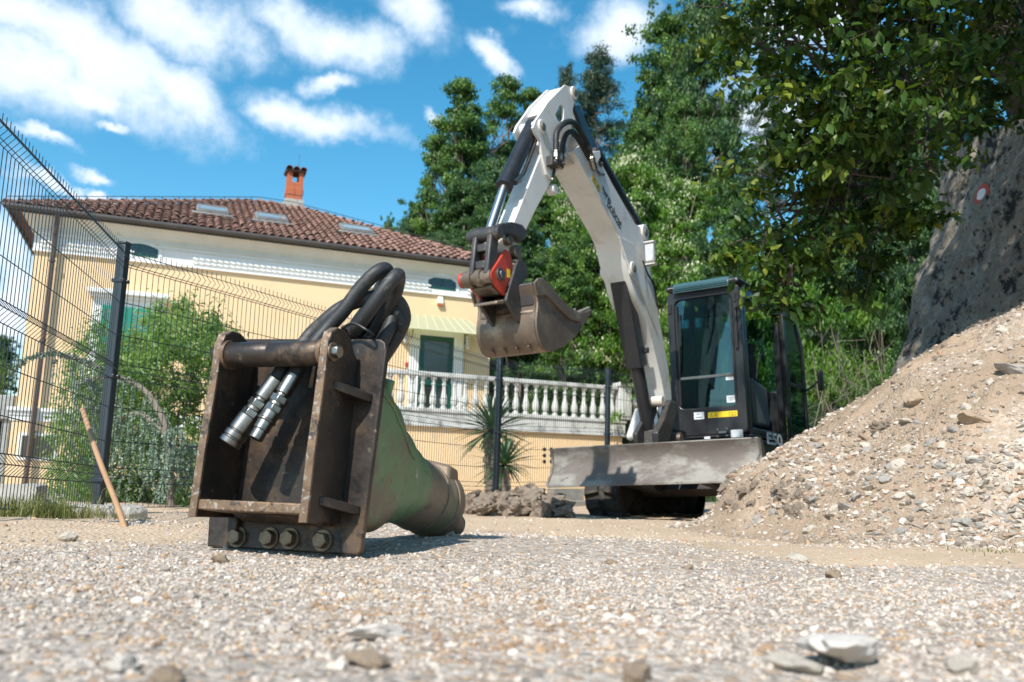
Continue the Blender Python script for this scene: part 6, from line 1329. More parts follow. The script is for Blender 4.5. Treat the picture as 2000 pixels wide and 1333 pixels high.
# ------------------------------------------------------------------ leaves
def leaves(seed, centers, radii, counts, size, aspect=.55, up=.55, shell=.55, tintc=.25, fold=False, flatten=None, droop=0):
    """leaf-sized rhombs through the volume of many clumps; returns V, F, tint"""
    r = np.random.default_rng(seed); k = np.repeat(np.arange(len(centers)), counts); n = len(k); C = np.array(centers)[k]; R_ = np.array(radii)[k]
    d = r.normal(size=(n, 3)); d /= np.linalg.norm(d, axis=1, keepdims=True); rad_ = (shell+(1-shell)*r.random(n))*(.85+.3*r.random(n)); d2 = d.copy(); d2[:, 2] = np.where(d[:, 2] < -.3, d[:, 2]*.5, d[:, 2])
    p = C+d2*R_*rad_[:, None]
    nrm = d*(1-up)+np.array([0, 0, 1.])*up+r.normal(size=(n, 3))*.38; nrm /= np.linalg.norm(nrm, axis=1, keepdims=True)
    t = np.cross(nrm, r.normal(size=(n, 3))); t /= np.linalg.norm(t, axis=1, keepdims=True)
    if droop: t[:, 2] -= droop*r.random(n); t /= np.linalg.norm(t, axis=1, keepdims=True)
    b = np.cross(nrm, t); s = size*(.6+.8*r.random(n)); L_ = t*s[:, None]; B_ = b*(s*aspect*.5)[:, None]
    tint = np.clip(.5+tintc*r.normal(size=len(centers))[k]+.2*r.normal(size=n), 0, 1)
    if fold:
        mid = p+L_*.5-nrm*(s*.10)[:, None]; q1 = p+L_*.40+B_; q2 = p+L_*.40-B_; q3 = p+L_*.75+B_*.62; q4 = p+L_*.75-B_*.62; e = p+L_-nrm*(s*.06)[:, None]
        V = np.stack([p, q1, q3, e, q4, q2, mid], 1).reshape(-1, 3); b0 = np.arange(n)[:, None]*7
        F = np.concatenate([b0+np.array([0, 1, 3, 6]), b0+np.array([0, 6, 3, 5])], 0) if False else np.concatenate([b0+np.array([0, 1, 2, 6]), b0+np.array([6, 2, 3, 4]), b0+np.array([0, 6, 4, 5])], 0)
        return V, F, np.concatenate([tint]*3)
    V = np.stack([p, p+L_*.5+B_, p+L_, p+L_*.5-B_], 1).reshape(-1, 3); F = (np.arange(n)[:, None]*4+np.arange(4)[None]); return V, F, tint
def limb(mb, a, b, r0_, r1_, r, wob=.12, n=5):
    a = np.array(a, float); b = np.array(b, float); L_ = np.linalg.norm(b-a); pts_ = [a+(b-a)*k/n+(r.normal(size=3)*wob*L_*.12 if 0 < k < n else 0) for k in range(n+1)]; mb.tube(pts_, [r0_+(r1_-r0_)*k/n for k in range(n+1)], 7, False); return pts_
PROTO = {}
def make_tree(kind, seed):
    """unit tree about 10 m tall, trunk foot at the origin -> (trunk mesh, crown mesh, extra mesh)"""
    r = np.random.default_rng(seed); mb = MB(); cs = []; rs = []; cn = []
    lf = 'leaf_mid'; bark = 'bark'; ext = None
    if kind in ('oak', 'oakb', 'locust'):
        top = 10; base = 2.2 if kind != 'locust' else 1.8; tp_ = limb(mb, (0, 0, -.5), (r.normal()*.3, r.normal()*.3, 8.2), .20, .05, r, .5, 8)
        n = 120
        for k in range(n):
            h = base+(top-base)*(.06+.94*r.random()**.85); f = (h-base)/(top-base); wmax = 3.1*math.sin(math.pi*min(1, f*.80+.16))**.7; a = r.random()*6.283; q = wmax*(.25+.75*r.random()**.6)*(.72+.42*float(vn(a*1.3+seed, h*.7)))
            c = np.array([math.cos(a)*q, math.sin(a)*q, h-.3]); sz = .34+.42*r.random()**1.5; cs.append(c); rs.append((sz*1.35, sz*1.35, sz*.48)); cn.append(int(640*sz))
            for q_ in range(3): cs.append(c+r.normal(size=3)*np.array([.55, .55, .28])*sz*2.1); s2 = sz*(.25+.3*r.random()); rs.append((s2*1.5, s2*1.5, s2*.6)); cn.append(int(330*s2))
            if k % 3 == 0: s = tp_[min(7, max(1, int((h-1.2-.3*q)/8.2*8)))]; limb(mb, s, c, .055, .012, r, .6)
        V, F, T = leaves(seed, cs, rs, cn, .128, .6, .45, .35, .22); lf = {'oak': 'leaf_mid', 'oakb': 'leaf_dark', 'locust': 'leaf_bright'}[kind]
        if kind == 'locust':
            cs2 = [c+np.array([0, 0, .15]) for c in cs]; V2, F2, T2 = leaves(seed+1, cs2, rs, [int(c*(.30 if (i_*7) % 10 < 3 else .02)) for i_, c in enumerate(cn)], .10, .8, .2, .85, .2, droop=1.2); ext = npmesh('blossoms', V2, F2, {'tint': T2}); ext.materials.append(M['blossom'])
    elif kind == 'tall':
        tp_ = limb(mb, (0, 0, -.5), (0, .1, 9.6), .15, .03, r, .35, 8); base = 1.6
        for k in range(110):
            h = base+(10.1-base)*r.random()**.9; f = (h-base)/8.5; wmax = 1.75*min(1, (1-f)*3.2)**.6*(.8+.35*float(vn(seed, h*1.1)))+.1; a = r.random()*6.283; q = wmax*(.2+.8*r.random()**.7); c = np.array([math.cos(a)*q, math.sin(a)*q, h]); cs.append(c); sz = .24+.34*r.random()**1.4; rs.append((sz*1.25, sz*1.25, sz*.55)); cn.append(int(620*sz))
            if k % 3 == 0: limb(mb, tp_[max(1, min(7, int(h/9.6*8)-1))], c, .035, .008, r, .6)
        V, F, T = leaves(seed, cs, rs, cn, .12, .6, .4, .3, .2)
    elif kind == 'pine':
        tp_ = limb(mb, (0, 0, -.5), (.1, 0, 9.7), .15, .03, r, .2, 8); bark = 'darkbark'
        for k in range(84):
            h = 4.3+5.7*r.random()**.8; f = (h-4.3)/5.7; w_ = (2.0*(1-f)**.7+.3)*(.75+.4*r.random()); a = r.random()*6.283; s = np.array([0, 0, h]); e = np.array([math.cos(a)*w_, math.sin(a)*w_, h+.25*r.normal()+.2]); limb(mb, s, e, .035, .008, r, .5)
            for q in (.45, .7, .95):
                cs.append(s+(e-s)*q+r.normal(size=3)*.1); sz = .27+.16*r.random(); rs.append((sz*1.25, sz*1.25, sz*.6)); cn.append(110)
        for k in range(7): a = r.random()*6.283; h = 1.5+2.6*r.random(); limb(mb, (0, 0, h), (math.cos(a)*.9, math.sin(a)*.9, h+.1), .018, .004, r, .5)
        V, F, T = leaves(seed, cs, rs, cn, .17, .16, .25, .2, .18); lf = 'leaf_pine'; bark = 'bark'
    else:   # shrub, about 3 m tall and wide
        for k in range(9): a = r.random()*6.283; limb(mb, (math.cos(a)*.15, math.sin(a)*.15, -.2), (math.cos(a)*1.0*r.random(), math.sin(a)*r.random(), 1.7+1.0*r.random()), .03, .008, r, .8)
        for k in range(46):
            a = r.random()*6.283; h = .25+2.6*r.random(); q = 1.45*math.sqrt(max(0, 1-((h-1.2)/1.9)**2))*(.3+.7*r.random()); cs.append(np.array([math.cos(a)*q, math.sin(a)*q, h])); sz = .26+.26*r.random(); rs.append((sz, sz, sz*.8)); cn.append(int(620*sz))
        V, F, T = leaves(seed, cs, rs, cn, .085, .6, .4, .3, .2); lf = 'leaf_bright' if kind == 'shrub' else 'leaf_mid'
    tm = mb.mesh('trunk'); shade(tm, 60); tm.materials.append(M[bark]); cm = npmesh('crown', V, F, {'tint': T}); cm.materials.append(M[lf]); return tm, cm, ext
def tree(kind, x, y, z, h, rz, label, group=None, wx=1.0, cat='tree', name='tree', seed=0):
    key = (kind, seed)
    if key not in PROTO: PROTO[key] = make_tree(kind, 40+seed*7+len(kind))
    tm, cm, ex = PROTO[key]; H0 = 3.0 if kind.startswith('shrub') else 10.2; s = h/H0
    o = bpy.data.objects.new(name, None); COL.objects.link(o); o.location = (x, y, z); o.rotation_euler = (0, 0, rz); o.scale = (s*wx, s*wx, s); WL[o.name] = np.array((x, y, z)); tag(o, label, cat, group)
    for nm, me_ in (('stems' if kind.startswith('shrub') else 'trunk', tm), ('foliage' if kind.startswith('shrub') else 'crown', cm), ('blossoms', ex)):
        if me_ is None: continue
        c = bpy.data.objects.new(nm, me_); COL.objects.link(c); c.parent = o
        if nm == 'blossoms': c['kind'] = 'stuff'
    return o
R0_ = {'oak': 3.3, 'oakb': 3.3, 'locust': 3.3, 'tall': 1.9, 'pine': 2.5, 'shrub': 1.6, 'shrubd': 1.6}
def tree_at(kind, px, py, Y, label, rpx=100, base=None, seed=0, **k):
    t = P(px, py, Y); z = float(hill_h(t[0], Y))-.1 if base is None else base; h = t[2]-z; wx = rpx/FPX*Y/(R0_[kind]*h/(3.0 if kind.startswith('shrub') else 10.2)); return tree(kind, t[0], Y, z, h, random.uniform(0, 6.28), label, wx=wx, seed=seed, **k)
T_ = [('tall', 898, 160, 38, 84, 0, 'tall slender tree with a pointed top, leftmost of the forest skyline'), ('tall', 990, 150, 40, 70, 1, 'tall pointed tree behind the excavator arm'), ('tall', 858, 262, 37, 59, 1, 'lower slender tree at the left edge of the forest'), ('tall', 1036, 178, 41, 65, 0, 'pointed tree just left of the arm tip'),
      ('oakb', 905, 330, 36, 96, 0, 'dark leafy tree right above the end of the villa roof'), ('oakb', 825, 385, 41, 67, 0, 'round dark tree behind the right end of the villa roof'), ('oak', 762, 415, 46, 36, 1, 'small distant tree whose tip shows over the roof ridge'), ('oakb', 970, 300, 34, 90, 1, 'dark tree in the middle of the left group'),
      ('pine', 1165, 112, 42, 108, 0, 'tall pine with a flat open crown just right of the boom tip'), ('pine', 1105, 135, 46, 58, 1, 'smaller pine half hidden behind the tip of the arm'), ('oak', 1085, 290, 40, 96, 0, 'leafy tree between the pointed trees and the pine'),
      ('oak', 1305, 8, 38, 134, 1, 'large spreading tree with layered crown, highest in the middle of the forest'), ('oak', 1250, 222, 34, 82, 0, 'dense green tree below the pine, right of the boom'), ('oakb', 1385, -40, 36, 105, 0, 'dark broad tree at the top of the frame, left of the overhanging leaves'),
      ('oak', 1335, 170, 31, 90, 1, 'green tree in front of the large spreading tree'), ('locust', 1235, 292, 26, 128, 0, 'locust tree full of white blossom right of the boom'), ('locust', 1105, 360, 28, 77, 1, 'pale blossoming tree behind the boom and arm'),
      ('oakb', 1010, 395, 27, 109, 0, 'dark green tree behind the bucket linkage'), ('oak', 1120, 450, 26, 96, 0, 'leafy tree in the gap between bucket and boom'), ('locust', 1345, 345, 24, 122, 1, 'bright feathery tree right of the knee of the boom'), ('oakb', 1420, 335, 26, 92, 1, 'dark tree above the cab'),
      ('oakb', 1620, 250, 33, 95, 0, 'dark tree seen through the overhanging leaves'), ('oak', 1670, 120, 30, 120, 1, 'tree behind the hanging branches at the upper right'), ('oakb', 1750, 180, 26, 166, 1, 'tall dark tree behind the left edge of the concrete wall'), ('pine', 1500, 90, 40, 75, 1, 'bare stemmed pine seen through the gap in the leaves'),
      ('oak', 1260, 470, 29, 75, 1, 'young tree behind the lower boom'), ('oakb', 1410, 450, 20, 100, 0, 'dark bushy tree just behind the roof of the cab'), ('oakb', 1060, 500, 33, 109, 1, 'dark bushy tree behind the open side of the bucket'), ('oak', 1610, 400, 19, 122, 0, 'tree shading the path behind the excavator'), ('oakb', 1715, 410, 17, 115, 1, 'dark tree beside the wall end'),
      ('oak', 1510, 430, 21, 100, 1, 'leafy tree behind the cab'), ('oakb', 1180, 400, 31, 109, 0, 'dark tree in shade behind the boom knee'), ('oakb', 870, 440, 33, 64, 0, 'dark bushes showing over the right end of the roof'), ('oakb', 5, 650, 40, 58, 1, 'dark green tree beyond the villa at the left edge'),
      ('oakb', 1840, 60, 22, 150, 1, 'dark tree standing on the bank behind the end of the concrete wall'), ('oakb', 1790, 330, 15, 85, 0, 'dark bushy tree right beside the end of the concrete wall'), ('oakb', 930, 210, 39, 60, 0, 'dark tree filling the gap between the two pointed trees'), ('oak', 1180, 300, 36, 70, 1, 'green tree at the foot of the tall pine')]
for k, (kd, px, py, Y, wx, sd_, lb) in enumerate(T_): tree_at(kd, px, py, Y, lb, wx, seed=sd_)
SHR = [('shrub', 1095, 590, 27.2, 75, 0, 'bright green shrub behind the balustrade, under the bucket teeth'), ('shrub', 1175, 560, 27.0, 70, 1, 'bright green shrub left of the lift cylinder'), ('shrub', 1005, 680, 27.6, 50, 1, 'shrub behind the balustrade near the villa corner'), ('shrub', 1250, 600, 29, 60, 0, 'bright shrub right behind the lift cylinder'),
       ('shrub', 1335, 560, 19, 70, 1, 'bright shrub between boom and cab'), ('shrub', 1590, 545, 16.5, 85, 0, 'sunlit shrub right of the open cab door'), ('shrub', 1690, 575, 16.8, 80, 1, 'sunlit yellowish shrub between cab door and concrete wall'), ('shrubd', 1620, 700, 15.5, 60, 0, 'dark low shrub beside the cab door'), ('shrubd', 1720, 700, 14.5, 60, 1, 'dark low shrub by the foot of the concrete wall'),
       ('shrubd', 1130, 660, 28.5, 85, 1, 'darker shrub behind the right half of the balustrade'), ('shrubd', 1210, 650, 27, 60, 0, 'dark shrub behind the end pier of the balustrade'), ('shrub', 1460, 560, 16.0, 80, 1, 'shrub seen through the cab'), ('shrubd', 1380, 620, 16.5, 70, 0, 'shrub seen through the windscreen of the cab'), ('shrubd', 1545, 640, 15.5, 60, 1, 'dark shrub behind the rear cab pillar'),
       ('shrubd', 0, 700, 27, 50, 0, 'dark shrub at the left edge beyond the villa')]
for kd, px, py, Y, wx, sd_, lb in SHR: tree_at(kd, px, py, Y, lb, wx, seed=sd_, cat='shrub', name='shrub')
# bare twigs and creepers on the slope behind the cab
r = np.random.default_rng(21)
for k, (px, lb) in enumerate(((1650, 'bare brown twigs of a dead bush behind the excavator'), (1700, 'bare brown stems standing left of the concrete wall'))):
    b = P(px, 880, 13.2); mb = MB()
    for q in range(14): a = r.normal(0, .35); limb(mb, (b[0]+r.normal()*.15, 13.2+r.normal()*.15, b[2]-.3), (b[0]+a*1.3, 13.2+r.normal()*.4, b[2]+1.0+1.2*r.random()), .007, .003, r, .9, 6)
    tag(mb.build('bare_bush', M['bark'], None), lb, 'bush')
# ground cover on the slope: countless small leaves
n = 9000; cx_ = r.uniform(0, 26, n); cy_ = r.uniform(17.5, 48, n); kk = (hill_h(cx_, cy_) > -.3) & ~((cx_ < 5.5) & (cy_ < 30)); cx_, cy_ = cx_[kk], cy_[kk]; cz_ = hill_h(cx_, cy_)+.1
V, F, T = leaves(77, np.stack([cx_, cy_, cz_], -1), np.full((len(cx_), 3), .45), np.full(len(cx_), 5), .22, .6, .5, .2, .2)
me = npmesh('undergrowth', V, F, {'tint': T}); tag(link('undergrowth', me, M['leaf_mid']), 'low leafy undergrowth covering the wooded slope', 'undergrowth', kind='stuff')

# ------------------------------------------------------------------ overhanging tree at the upper right
NT = root('overhanging_tree', 'tree with large dark leaves overhanging the yard and the concrete wall at the upper right', 'tree', P(2040, 160, 8.2))
r = np.random.default_rng(31); tw = MB(); base = np.array(P(2030, 260, 8.6)); fork = np.array(P(1975, 60, 8.2)); topp = np.array(P(1930, -260, 7.8))
MB().tube(spline([base+np.array([.15, .1, -.6]), base, fork, topp, topp+np.array([-.3, 0, 1.4])], 6), [.27, .27, .26, .26, .25, .25, .24, .24, .23, .23, .22, .22, .21, .2, .2, .19, .18, .17, .17, .16, .15, .14, .13, .12, .12], 14).build('trunk', M['darkbark'], NT, smooth=True)
blobs = []
def blb(px, py, Y, s, c): p = P(px, py, Y); blobs.append((p, s, c))
spec = [(1440, 20, 7.6, .34, 1), (1500, 60, 7.2, .38, 1), (1560, 20, 6.6, .42, 1), (1620, 70, 6.2, .42, 1), (1700, 20, 6.0, .45, 1), (1780, 40, 5.8, .45, 1), (1815, 10, 6.0, .34, 1), (1950, 50, 6.2, .22, .5),
        (1440, 120, 7.0, .26, .9), (1540, 150, 6.4, .36, .9), (1600, 170, 6.0, .4, 1), (1680, 130, 5.8, .42, 1), (1760, 130, 5.6, .42, 1), (1800, 140, 5.8, .30, 1), (1950, 150, 6.4, .2, .6),
        (1560, 262, 6.4, .16, .8), (1600, 270, 6.2, .36, 1), (1680, 240, 5.8, .4, 1), (1760, 230, 5.6, .36, 1), (1815, 225, 6.4, .22, .9), (1950, 215, 7.0, .18, .8),
        (1590, 350, 6.4, .34, 1), (1660, 340, 6.2, .38, 1), (1740, 320, 6.4, .36, 1), (1770, 330, 7.4, .26, 1), (1510, 340, 6.6, .14, .5),
        (1560, 420, 6.6, .30, .9), (1640, 430, 6.4, .36, 1), (1720, 420, 6.8, .36, 1), (1755, 420, 7.8, .2, .9), (1480, 450, 6.8, .20, .7), (1420, 480, 7.0, .12, .5),
        (1540, 500, 6.6, .22, .8), (1620, 510, 6.8, .30, 1), (1690, 505, 7.2, .28, 1), (1500, 520, 6.6, .17, .8), (1490, 570, 6.6, .13, .7), (1520, 600, 6.6, .10, .6), (1640, 570, 7.6, .18, .8), (1700, 560, 8.0, .18, .8),
        (1900, 240, 7.6, .14, .5), (1380, 60, 7.8, .2, .6), (1400, 330, 8.0, .12, .3)]
for s in spec: blb(*s)
off = [((1.9, 5.0, 4.6), .9, .9), ((2.6, 4.9, 4.7), .9, .9), ((1.3, 5.5, 4.9), .7, .7), ((3.2, 4.6, 4.6), .8, .9), ((2.3, 5.8, 4.7), .7, .8), ((3.9, 7.0, 4.1), .7, .9), ((3.3, 6.0, 4.9), .8, .9), ((4.3, 5.6, 5.0), .8, .9), ((3.7, 4.9, 5.0), .8, .9), ((2.9, 5.2, 5.4), .8, .8), ((2.2, 5.2, 4.9), .8, .6), ((3.2, 5.6, 5.2), .9, .6), ((1.4, 4.6, 4.8), .7, .5), ((4.2, 6.2, 5.6), .9, .6), ((2.6, 6.6, 5.8), .9, .5), ((3.7, 7.4, 6.0), .9, .6), ((4.8, 7.4, 6.0), 1.0, .6), ((3.0, 4.4, 5.2), .8, .5), ((4.6, 5.2, 5.4), .9, .6), ((2.0, 6.9, 5.9), .8, .4), ((3.4, 6.6, 4.6), .5, .6), ((4.3, 6.7, 4.6), .6, .7), ((4.0, 5.6, 4.6), .6, .7), ((5.2, 6.2, 4.9), .7, .7), ((5.0, 8.0, 5.0), .8, .8)]  # unseen leaf clumps added toward the sun to shade the wall and canopy
for p, s, c in off: blobs.append((np.array(p), s, c))
cs = []; rs = []; cn = []
hub = [fork, topp, np.array(P(1800, -120, 7.0)), np.array(P(1700, 120, 6.6)), np.array(P(1720, 300, 7.2))]
for q in hub[2:]: limb(tw, fork if q[2] < 5 else topp, q, .09, .04, r, .6, 7)
for p, s, c in blobs:
    h_ = min(hub, key=lambda q: np.linalg.norm(q-p)); pp_ = limb(tw, h_, p, .022, .007, r, .9, 6)
    m = max(3, int(9*c*(s/.35)**2*.9)); 
    for k in range(m):
        e = p+r.normal(size=3)*s*np.array([.55, .6, .5]); limb(tw, pp_[4], e, .006, .003, r, .8, 3); cs.append(e); q = .10+.09*r.random(); rs.append((q*1.5, q*1.5, q)); cn.append(int(26+24*r.random()))
V, F, T = leaves(91, cs, rs, cn, .088, .50, .35, .15, .2, fold=True, droop=1.0)
me = npmesh('foliage', V-WL[NT.name], F, {'tint': T}); link('foliage', me, M['leaf_near'], NT, WL[NT.name]); tw.build('branches', M['darkbark'], NT, smooth=True)
# red fruit-like marker hanging among the leaves
p = P(1786, 335, 7.4); tag(MB().lathe([(0, .01), (.2, .035), (.6, .045), (.9, .03), (1, .008)], p+np.array([0, 0, -.045]), p+np.array([0, 0, .045]), 12).build('red_flower', M['orange_cap'], None, smooth=True), 'small red flower among the dark leaves left of the concrete wall', 'flower')
# ivy and plants along the top of the concrete wall
iv = []; ir = []; ic = []
for k in range(0, nc, 7):
    p = topl[k]
    if p[1] > 4: iv.append(p+np.array([.25*r.random(), .0, .05+.1*r.random()])); q = .10+.10*r.random(); ir.append((q*1.3, q*1.3, q)); ic.append(34)
for k in range(150): p = topl[int(r.random()*nc)]; iv.append(p+np.array([.3+2.4*r.random(), .3, .25+1.1*r.random()])); q = .2+.2*r.random(); ir.append((q, q, q)); ic.append(40)
V, F, T = leaves(92, iv, ir, ic, .075, .6, .3, .2, .2, fold=True)
me = npmesh('wall_top_plants', V, F, {'tint': T}); tag(link('wall_top_plants', me, M['leaf_near']), 'leafy plants growing along the top of the concrete wall', 'plants', kind='stuff')

# ------------------------------------------------------------------ garden plants behind the fence
def bush(px0, px1, py0, py1, Y, n, label, leaf=.05, seed=1, dens=60):
    r = np.random.default_rng(seed); b = P((px0+px1)/2, py1, Y); o = root('garden_bush', label, 'bush', (b[0], Y, float(base_h(b[0], Y)))); cs = []; rs = []; cn = []; mb = MB(); z0 = float(base_h(b[0], Y))
    for k in range(n):
        px = px0+(px1-px0)*r.random(); u = (px-px0)/(px1-px0); t = math.sin(math.pi*(.08+.84*u))**.6; topy = py1-(py1-py0)*t*(.86+.2*r.random()); py = topy+(py1-topy)*r.random()**1.4
        p = P(px, py, Y+r.normal()*.45); cs.append(p); q = .12+.12*r.random(); rs.append((q*.8, q*.8, q*1.25)); cn.append(dens)
    for k in range(10):
        px = px0+(px1-px0)*(.2+.6*r.random()); e = P(px, py0+(py1-py0)*(.05+.25*r.random()), Y+r.normal()*.2); limb(mb, (b[0]+r.normal()*.3, Y, z0-.1), e, .016, .004, r, 1.0, 6)
        for q in range(5): cs.append(e+np.array([r.normal()*.05, r.normal()*.05, -.09*q])); rs.append((.07, .07, .12)); cn.append(int(dens*.5))
    V, F, T = leaves(seed, cs, rs, cn, leaf, .30, .2, .1, .22, droop=.9); me = npmesh('foliage', V-WL[o.name], F, {'tint': T}); link('foliage', me, M['leaf_bush'], o, WL[o.name]); mb.build('stems', M['bark'], o)
bush(165, 545, 605, 1000, 9.0, 540, 'large airy light green bush in front of the shuttered window', .060, 3, 84)
bush(100, 300, 640, 1005, 8.4, 230, 'lower left part of the shrubbery, a thinner light green bush beside the downpipe', .045, 4, 60)
# weeping blue conifer
WC = root('weeping_conifer', 'weeping blue-green conifer with arching branches and hanging strands left of the breaker', 'conifer', P(333, 1005, 7.2)); r = np.random.default_rng(8); wb = MB(); NV = []; NFc = []; NTt = []; strands = 0
arch = [([(334, 1005), (331, 940), (329, 880), (322, 830), (306, 795), (285, 765), (255, 747), (215, 738), (170, 742), (140, 758)], .034, .012), ([(262, 750), (200, 720), (150, 700), (100, 690), (55, 700), (20, 730)], .014, .006), ([(325, 850), (300, 825), (268, 808), (238, 818), (222, 850)], .022, .010), ([(330, 850), (345, 838), (358, 860), (362, 880)], .012, .006), ([(331, 890), (350, 880), (378, 872), (402, 866)], .013, .006), ([(330, 910), (340, 900), (352, 905)], .012, .006)]
from itertools import accumulate
def needles(c0, c1, rad_, n, seed):
    rr_ = np.random.default_rng(seed); t = rr_.random(n); c = c0+(c1-c0)*t[:, None]; d = rr_.normal(size=(n, 3)); d[:, 2] -= .5; d /= np.linalg.norm(d, axis=1, keepdims=True)
    w_ = np.cross(d, rr_.normal(size=(n, 3))); w_ /= np.linalg.norm(w_, axis=1, keepdims=True); s = rad_*(.6+.7*rr_.random(n))[:, None]
    return np.stack([c, c+d*s*.6+w_*s*.22, c+d*s*1.15, c+d*s*.6-w_*s*.22], 1).reshape(-1, 3), np.clip(.5+.25*rr_.normal(size=n)+.1*rr_.normal(), 0, 1)
for ai, (pp_, ra, rb) in enumerate(arch):
    Yb = 7.2; path = spline([P(a, b, Yb-.06*k*(1 if ai % 2 else -1)) for k, (a, b) in enumerate(pp_)], 5); n = len(path); wb.tube(path, [ra+(rb-ra)*k/n for k in range(n)], 8)
    for k in range(8 if ai == 0 else 1, n):
        if r.random() < (.46 if ai != 1 else .25):
            for q in range(1):
                s0 = path[k]+np.array([r.normal()*.04, r.normal()*.09, 0]); zg = float(base_h(s0[0], s0[1])); L_ = (s0[2]-zg)*(.35+.65*r.random()) if ai != 1 else .1+.25*r.random()
                m = max(3, int(L_/.07)); pr0 = s0; 
                for z in range(m):
                    p1 = pr0+np.array([r.normal()*.012, r.normal()*.012, -L_/m]); v, t = needles(pr0, p1, .020*(1-.25*z/m)+.006, 30, int(r.integers(1e9))); NV.append(v); NTt.append(t); pr0 = p1
        v, t = needles(path[k], path[k-1], .032, 34, int(r.integers(1e9))); 
        if k > (18 if ai == 0 else 0): NV.append(v); NTt.append(t)
V = np.concatenate(NV); T = np.concatenate(NTt); F = np.arange(len(V)).reshape(-1, 4)
me = npmesh('foliage', V-WL[WC.name], F, {'tint': T}); link('foliage', me, M['leaf_blue'], WC, WL[WC.name]); wb.build('branches', M['bark'], WC, smooth=True)
# two small palms behind the fence
def blade_mesh(L_=.55, w_=.042):
    v = []; f = []; n = 6
    for k in range(n+1): t = k/n; ww = w_*math.sin(math.pi*(.12+.88*t))**.8*(1-t*.35) if k < n else 0; v += [(L_*t, -ww/2, .03*math.sin(t*2)-.16*L_*t*t), (L_*t, 0, .03*math.sin(t*2)-.16*L_*t*t-ww*.22), (L_*t, ww/2, .03*math.sin(t*2)-.16*L_*t*t)]
    for k in range(n): f += [(3*k, 3*k+1, 3*k+4, 3*k+3), (3*k+1, 3*k+2, 3*k+5, 3*k+4)]
    me = bpy.data.meshes.new('leaf'); me.from_pydata(v, [], f); me.update(); me.materials.append(M['leaf_palm']); return me
bmz = blade_mesh()
def palm(px, pyc, pyb, Y, s, nl, label, seed, brown):
    r = np.random.default_rng(seed); c = P(px, pyc, Y); b = P(px-4, pyb, Y); o = root('palm', label, 'palm', (b[0], Y, b[2])); path = [np.array([b[0]+(c[0]-b[0])*t+.02*math.sin(5*t), Y, b[2]-.15+(c[2]-b[2]+.1)*t]) for t in np.linspace(0, 1, 12)]
    tr_ = MB().tube(path, [.085*s*(1+.12*(k % 2)) for k in range(12)], 12).build('trunk', M['bark'], o)
    for k in range(46 if brown else 0):
        t = r.random()*.9; q = path[int(t*11)]; a = r.random()*6.28; MB().hull4([q+np.array([math.cos(a), math.sin(a), 0])*.08*s, q+np.array([math.cos(a+.3), math.sin(a+.3), 0])*.08*s, q+np.array([math.cos(a+.15), math.sin(a+.15), .5])*.08*s], [q+np.array([math.cos(a), math.sin(a), -.8])*.11*s, q+np.array([math.cos(a+.3), math.sin(a+.3), -.8])*.11*s, q+np.array([math.cos(a+.15), math.sin(a+.15), -.3])*.12*s]).build('leaf_stub', M['bark'], tr_)
    for k in range(nl):
        a = k*2.399; e = rad(78-118*(k/nl)**.9+r.normal()*6); L_ = s*(.85+.3*r.random()); m4 = Matrix.Translation(Vector(c)) @ Matrix.Rotation(a, 4, 'Z') @ Matrix.Rotation(-e, 4, 'Y') @ Matrix.Diagonal((L_, s*1.2, L_, 1))
        lo = link('leaf', bmz, None, o, mat4=m4); lo['tint'] = float(np.clip(.5+.25*r.normal(), 0, 1))
palm(962, 842, 985, 14.0, 1.25, 90, 'taller palm with spiky fan of leaves behind the fence post', 3, True); palm(986, 908, 985, 13.4, 1.02, 74, 'shorter palm right of the fence post', 4, True)
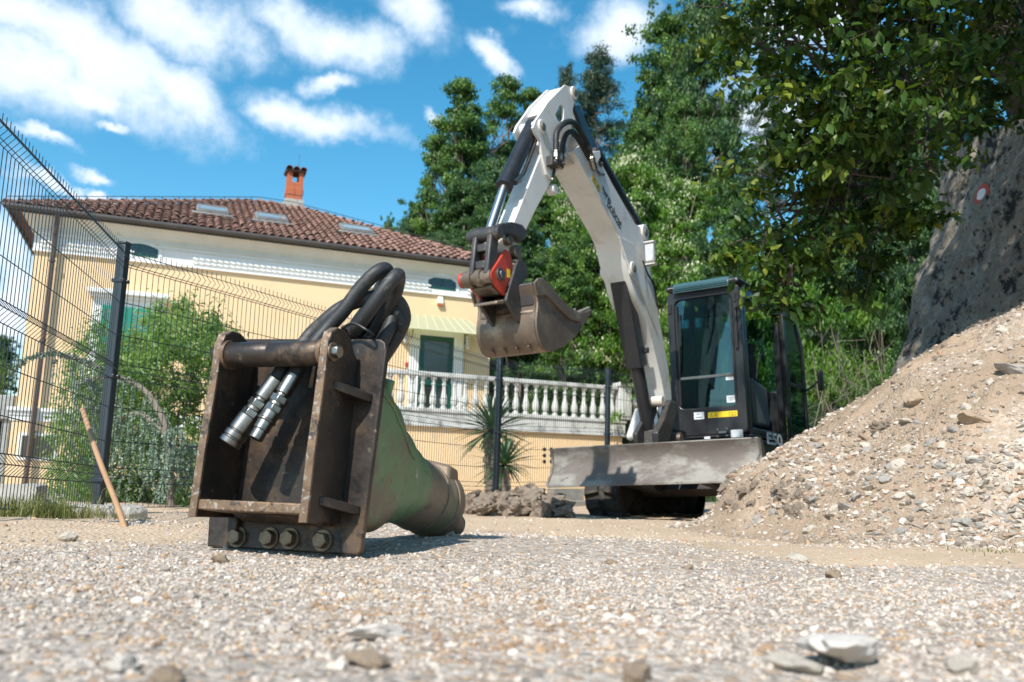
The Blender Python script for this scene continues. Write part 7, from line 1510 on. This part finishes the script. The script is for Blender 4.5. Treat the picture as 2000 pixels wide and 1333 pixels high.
# grass tufts at the left
gv = []; gt = []; r = np.random.default_rng(14)
def tuft(px, py, Y, n, h, sp):
    c = P(px, py, Y); z0 = float(base_h(c[0], Y))-.01
    for k in range(n):
        b = np.array([c[0]+r.normal()*sp, Y+r.normal()*sp, z0]); a = r.random()*6.28; d = np.array([math.cos(a), math.sin(a), 0])*(.2+.8*r.random()); hh = h*(.4+.8*r.random()); w_ = np.array([-math.sin(a), math.cos(a), 0])*.0022
        p1 = b+d*hh*.25+np.array([0, 0, hh*.6]); p2 = b+d*hh*.75+np.array([0, 0, hh*(.75+.2*r.random())]); gv.extend([b-w_, b+w_, p1+w_*.8, p1-w_*.8, p1-w_*.8, p1+w_*.8, p2+w_*.1, p2-w_*.1]); gt.extend([r.random()]*2); gt[-1] = gt[-2]
for px, py, Y, n, h, sp in ((60, 1030, 4.5, 500, .13, .12), (110, 1030, 4.6, 260, .10, .10), (20, 1030, 4.4, 340, .11, .12), (75, 1025, 4.9, 60, .19, .04), (160, 1035, 4.8, 90, .05, .14), (240, 1025, 5.2, 50, .07, .08), (185, 1015, 5.5, 12, .30, .03), (1175, 1060, 5.2, 40, .02, .12), (1950, 1085, 3.5, 60, .035, .10), (1650, 1080, 4.0, 26, .03, .15)): tuft(px, py, Y, n, h, sp)
V = np.array(gv); F = np.arange(len(V)).reshape(-1, 4); me = npmesh('grass', V, F, {'tint': np.array(gt)}); tag(link('grass', me, M['grass']), 'tufts of green and dry grass at the left edge and the foot of the heap', 'grass', kind='stuff')
# --- tidy-up: thing > part > sub-part and no deeper
bpy.context.view_layer.update()
def depth(o):
    n = 1
    while o.parent: o = o.parent; n += 1
    return n
RN = {'cushion': 'seat_cushion', 'backrest': 'seat_backrest', 'headrest': 'seat_headrest', 'pedestal': 'seat_pedestal'}
deep = [o for o in bpy.data.objects if depth(o) >= 4]; par = set()
for o in deep:
    a = o
    while depth(a) > 2: a = a.parent
    par.add(o.parent); mw = o.matrix_world.copy(); o.parent = a; o.matrix_parent_inverse = Matrix(); o.matrix_basis = a.matrix_world.inverted() @ mw
    b_ = o.name.split('.')[0]
    if b_ in RN: o.name = RN[b_]
for p in par:
    if p.type == 'EMPTY' and not [c for c in bpy.data.objects if c.parent == p]: bpy.data.objects.remove(p)
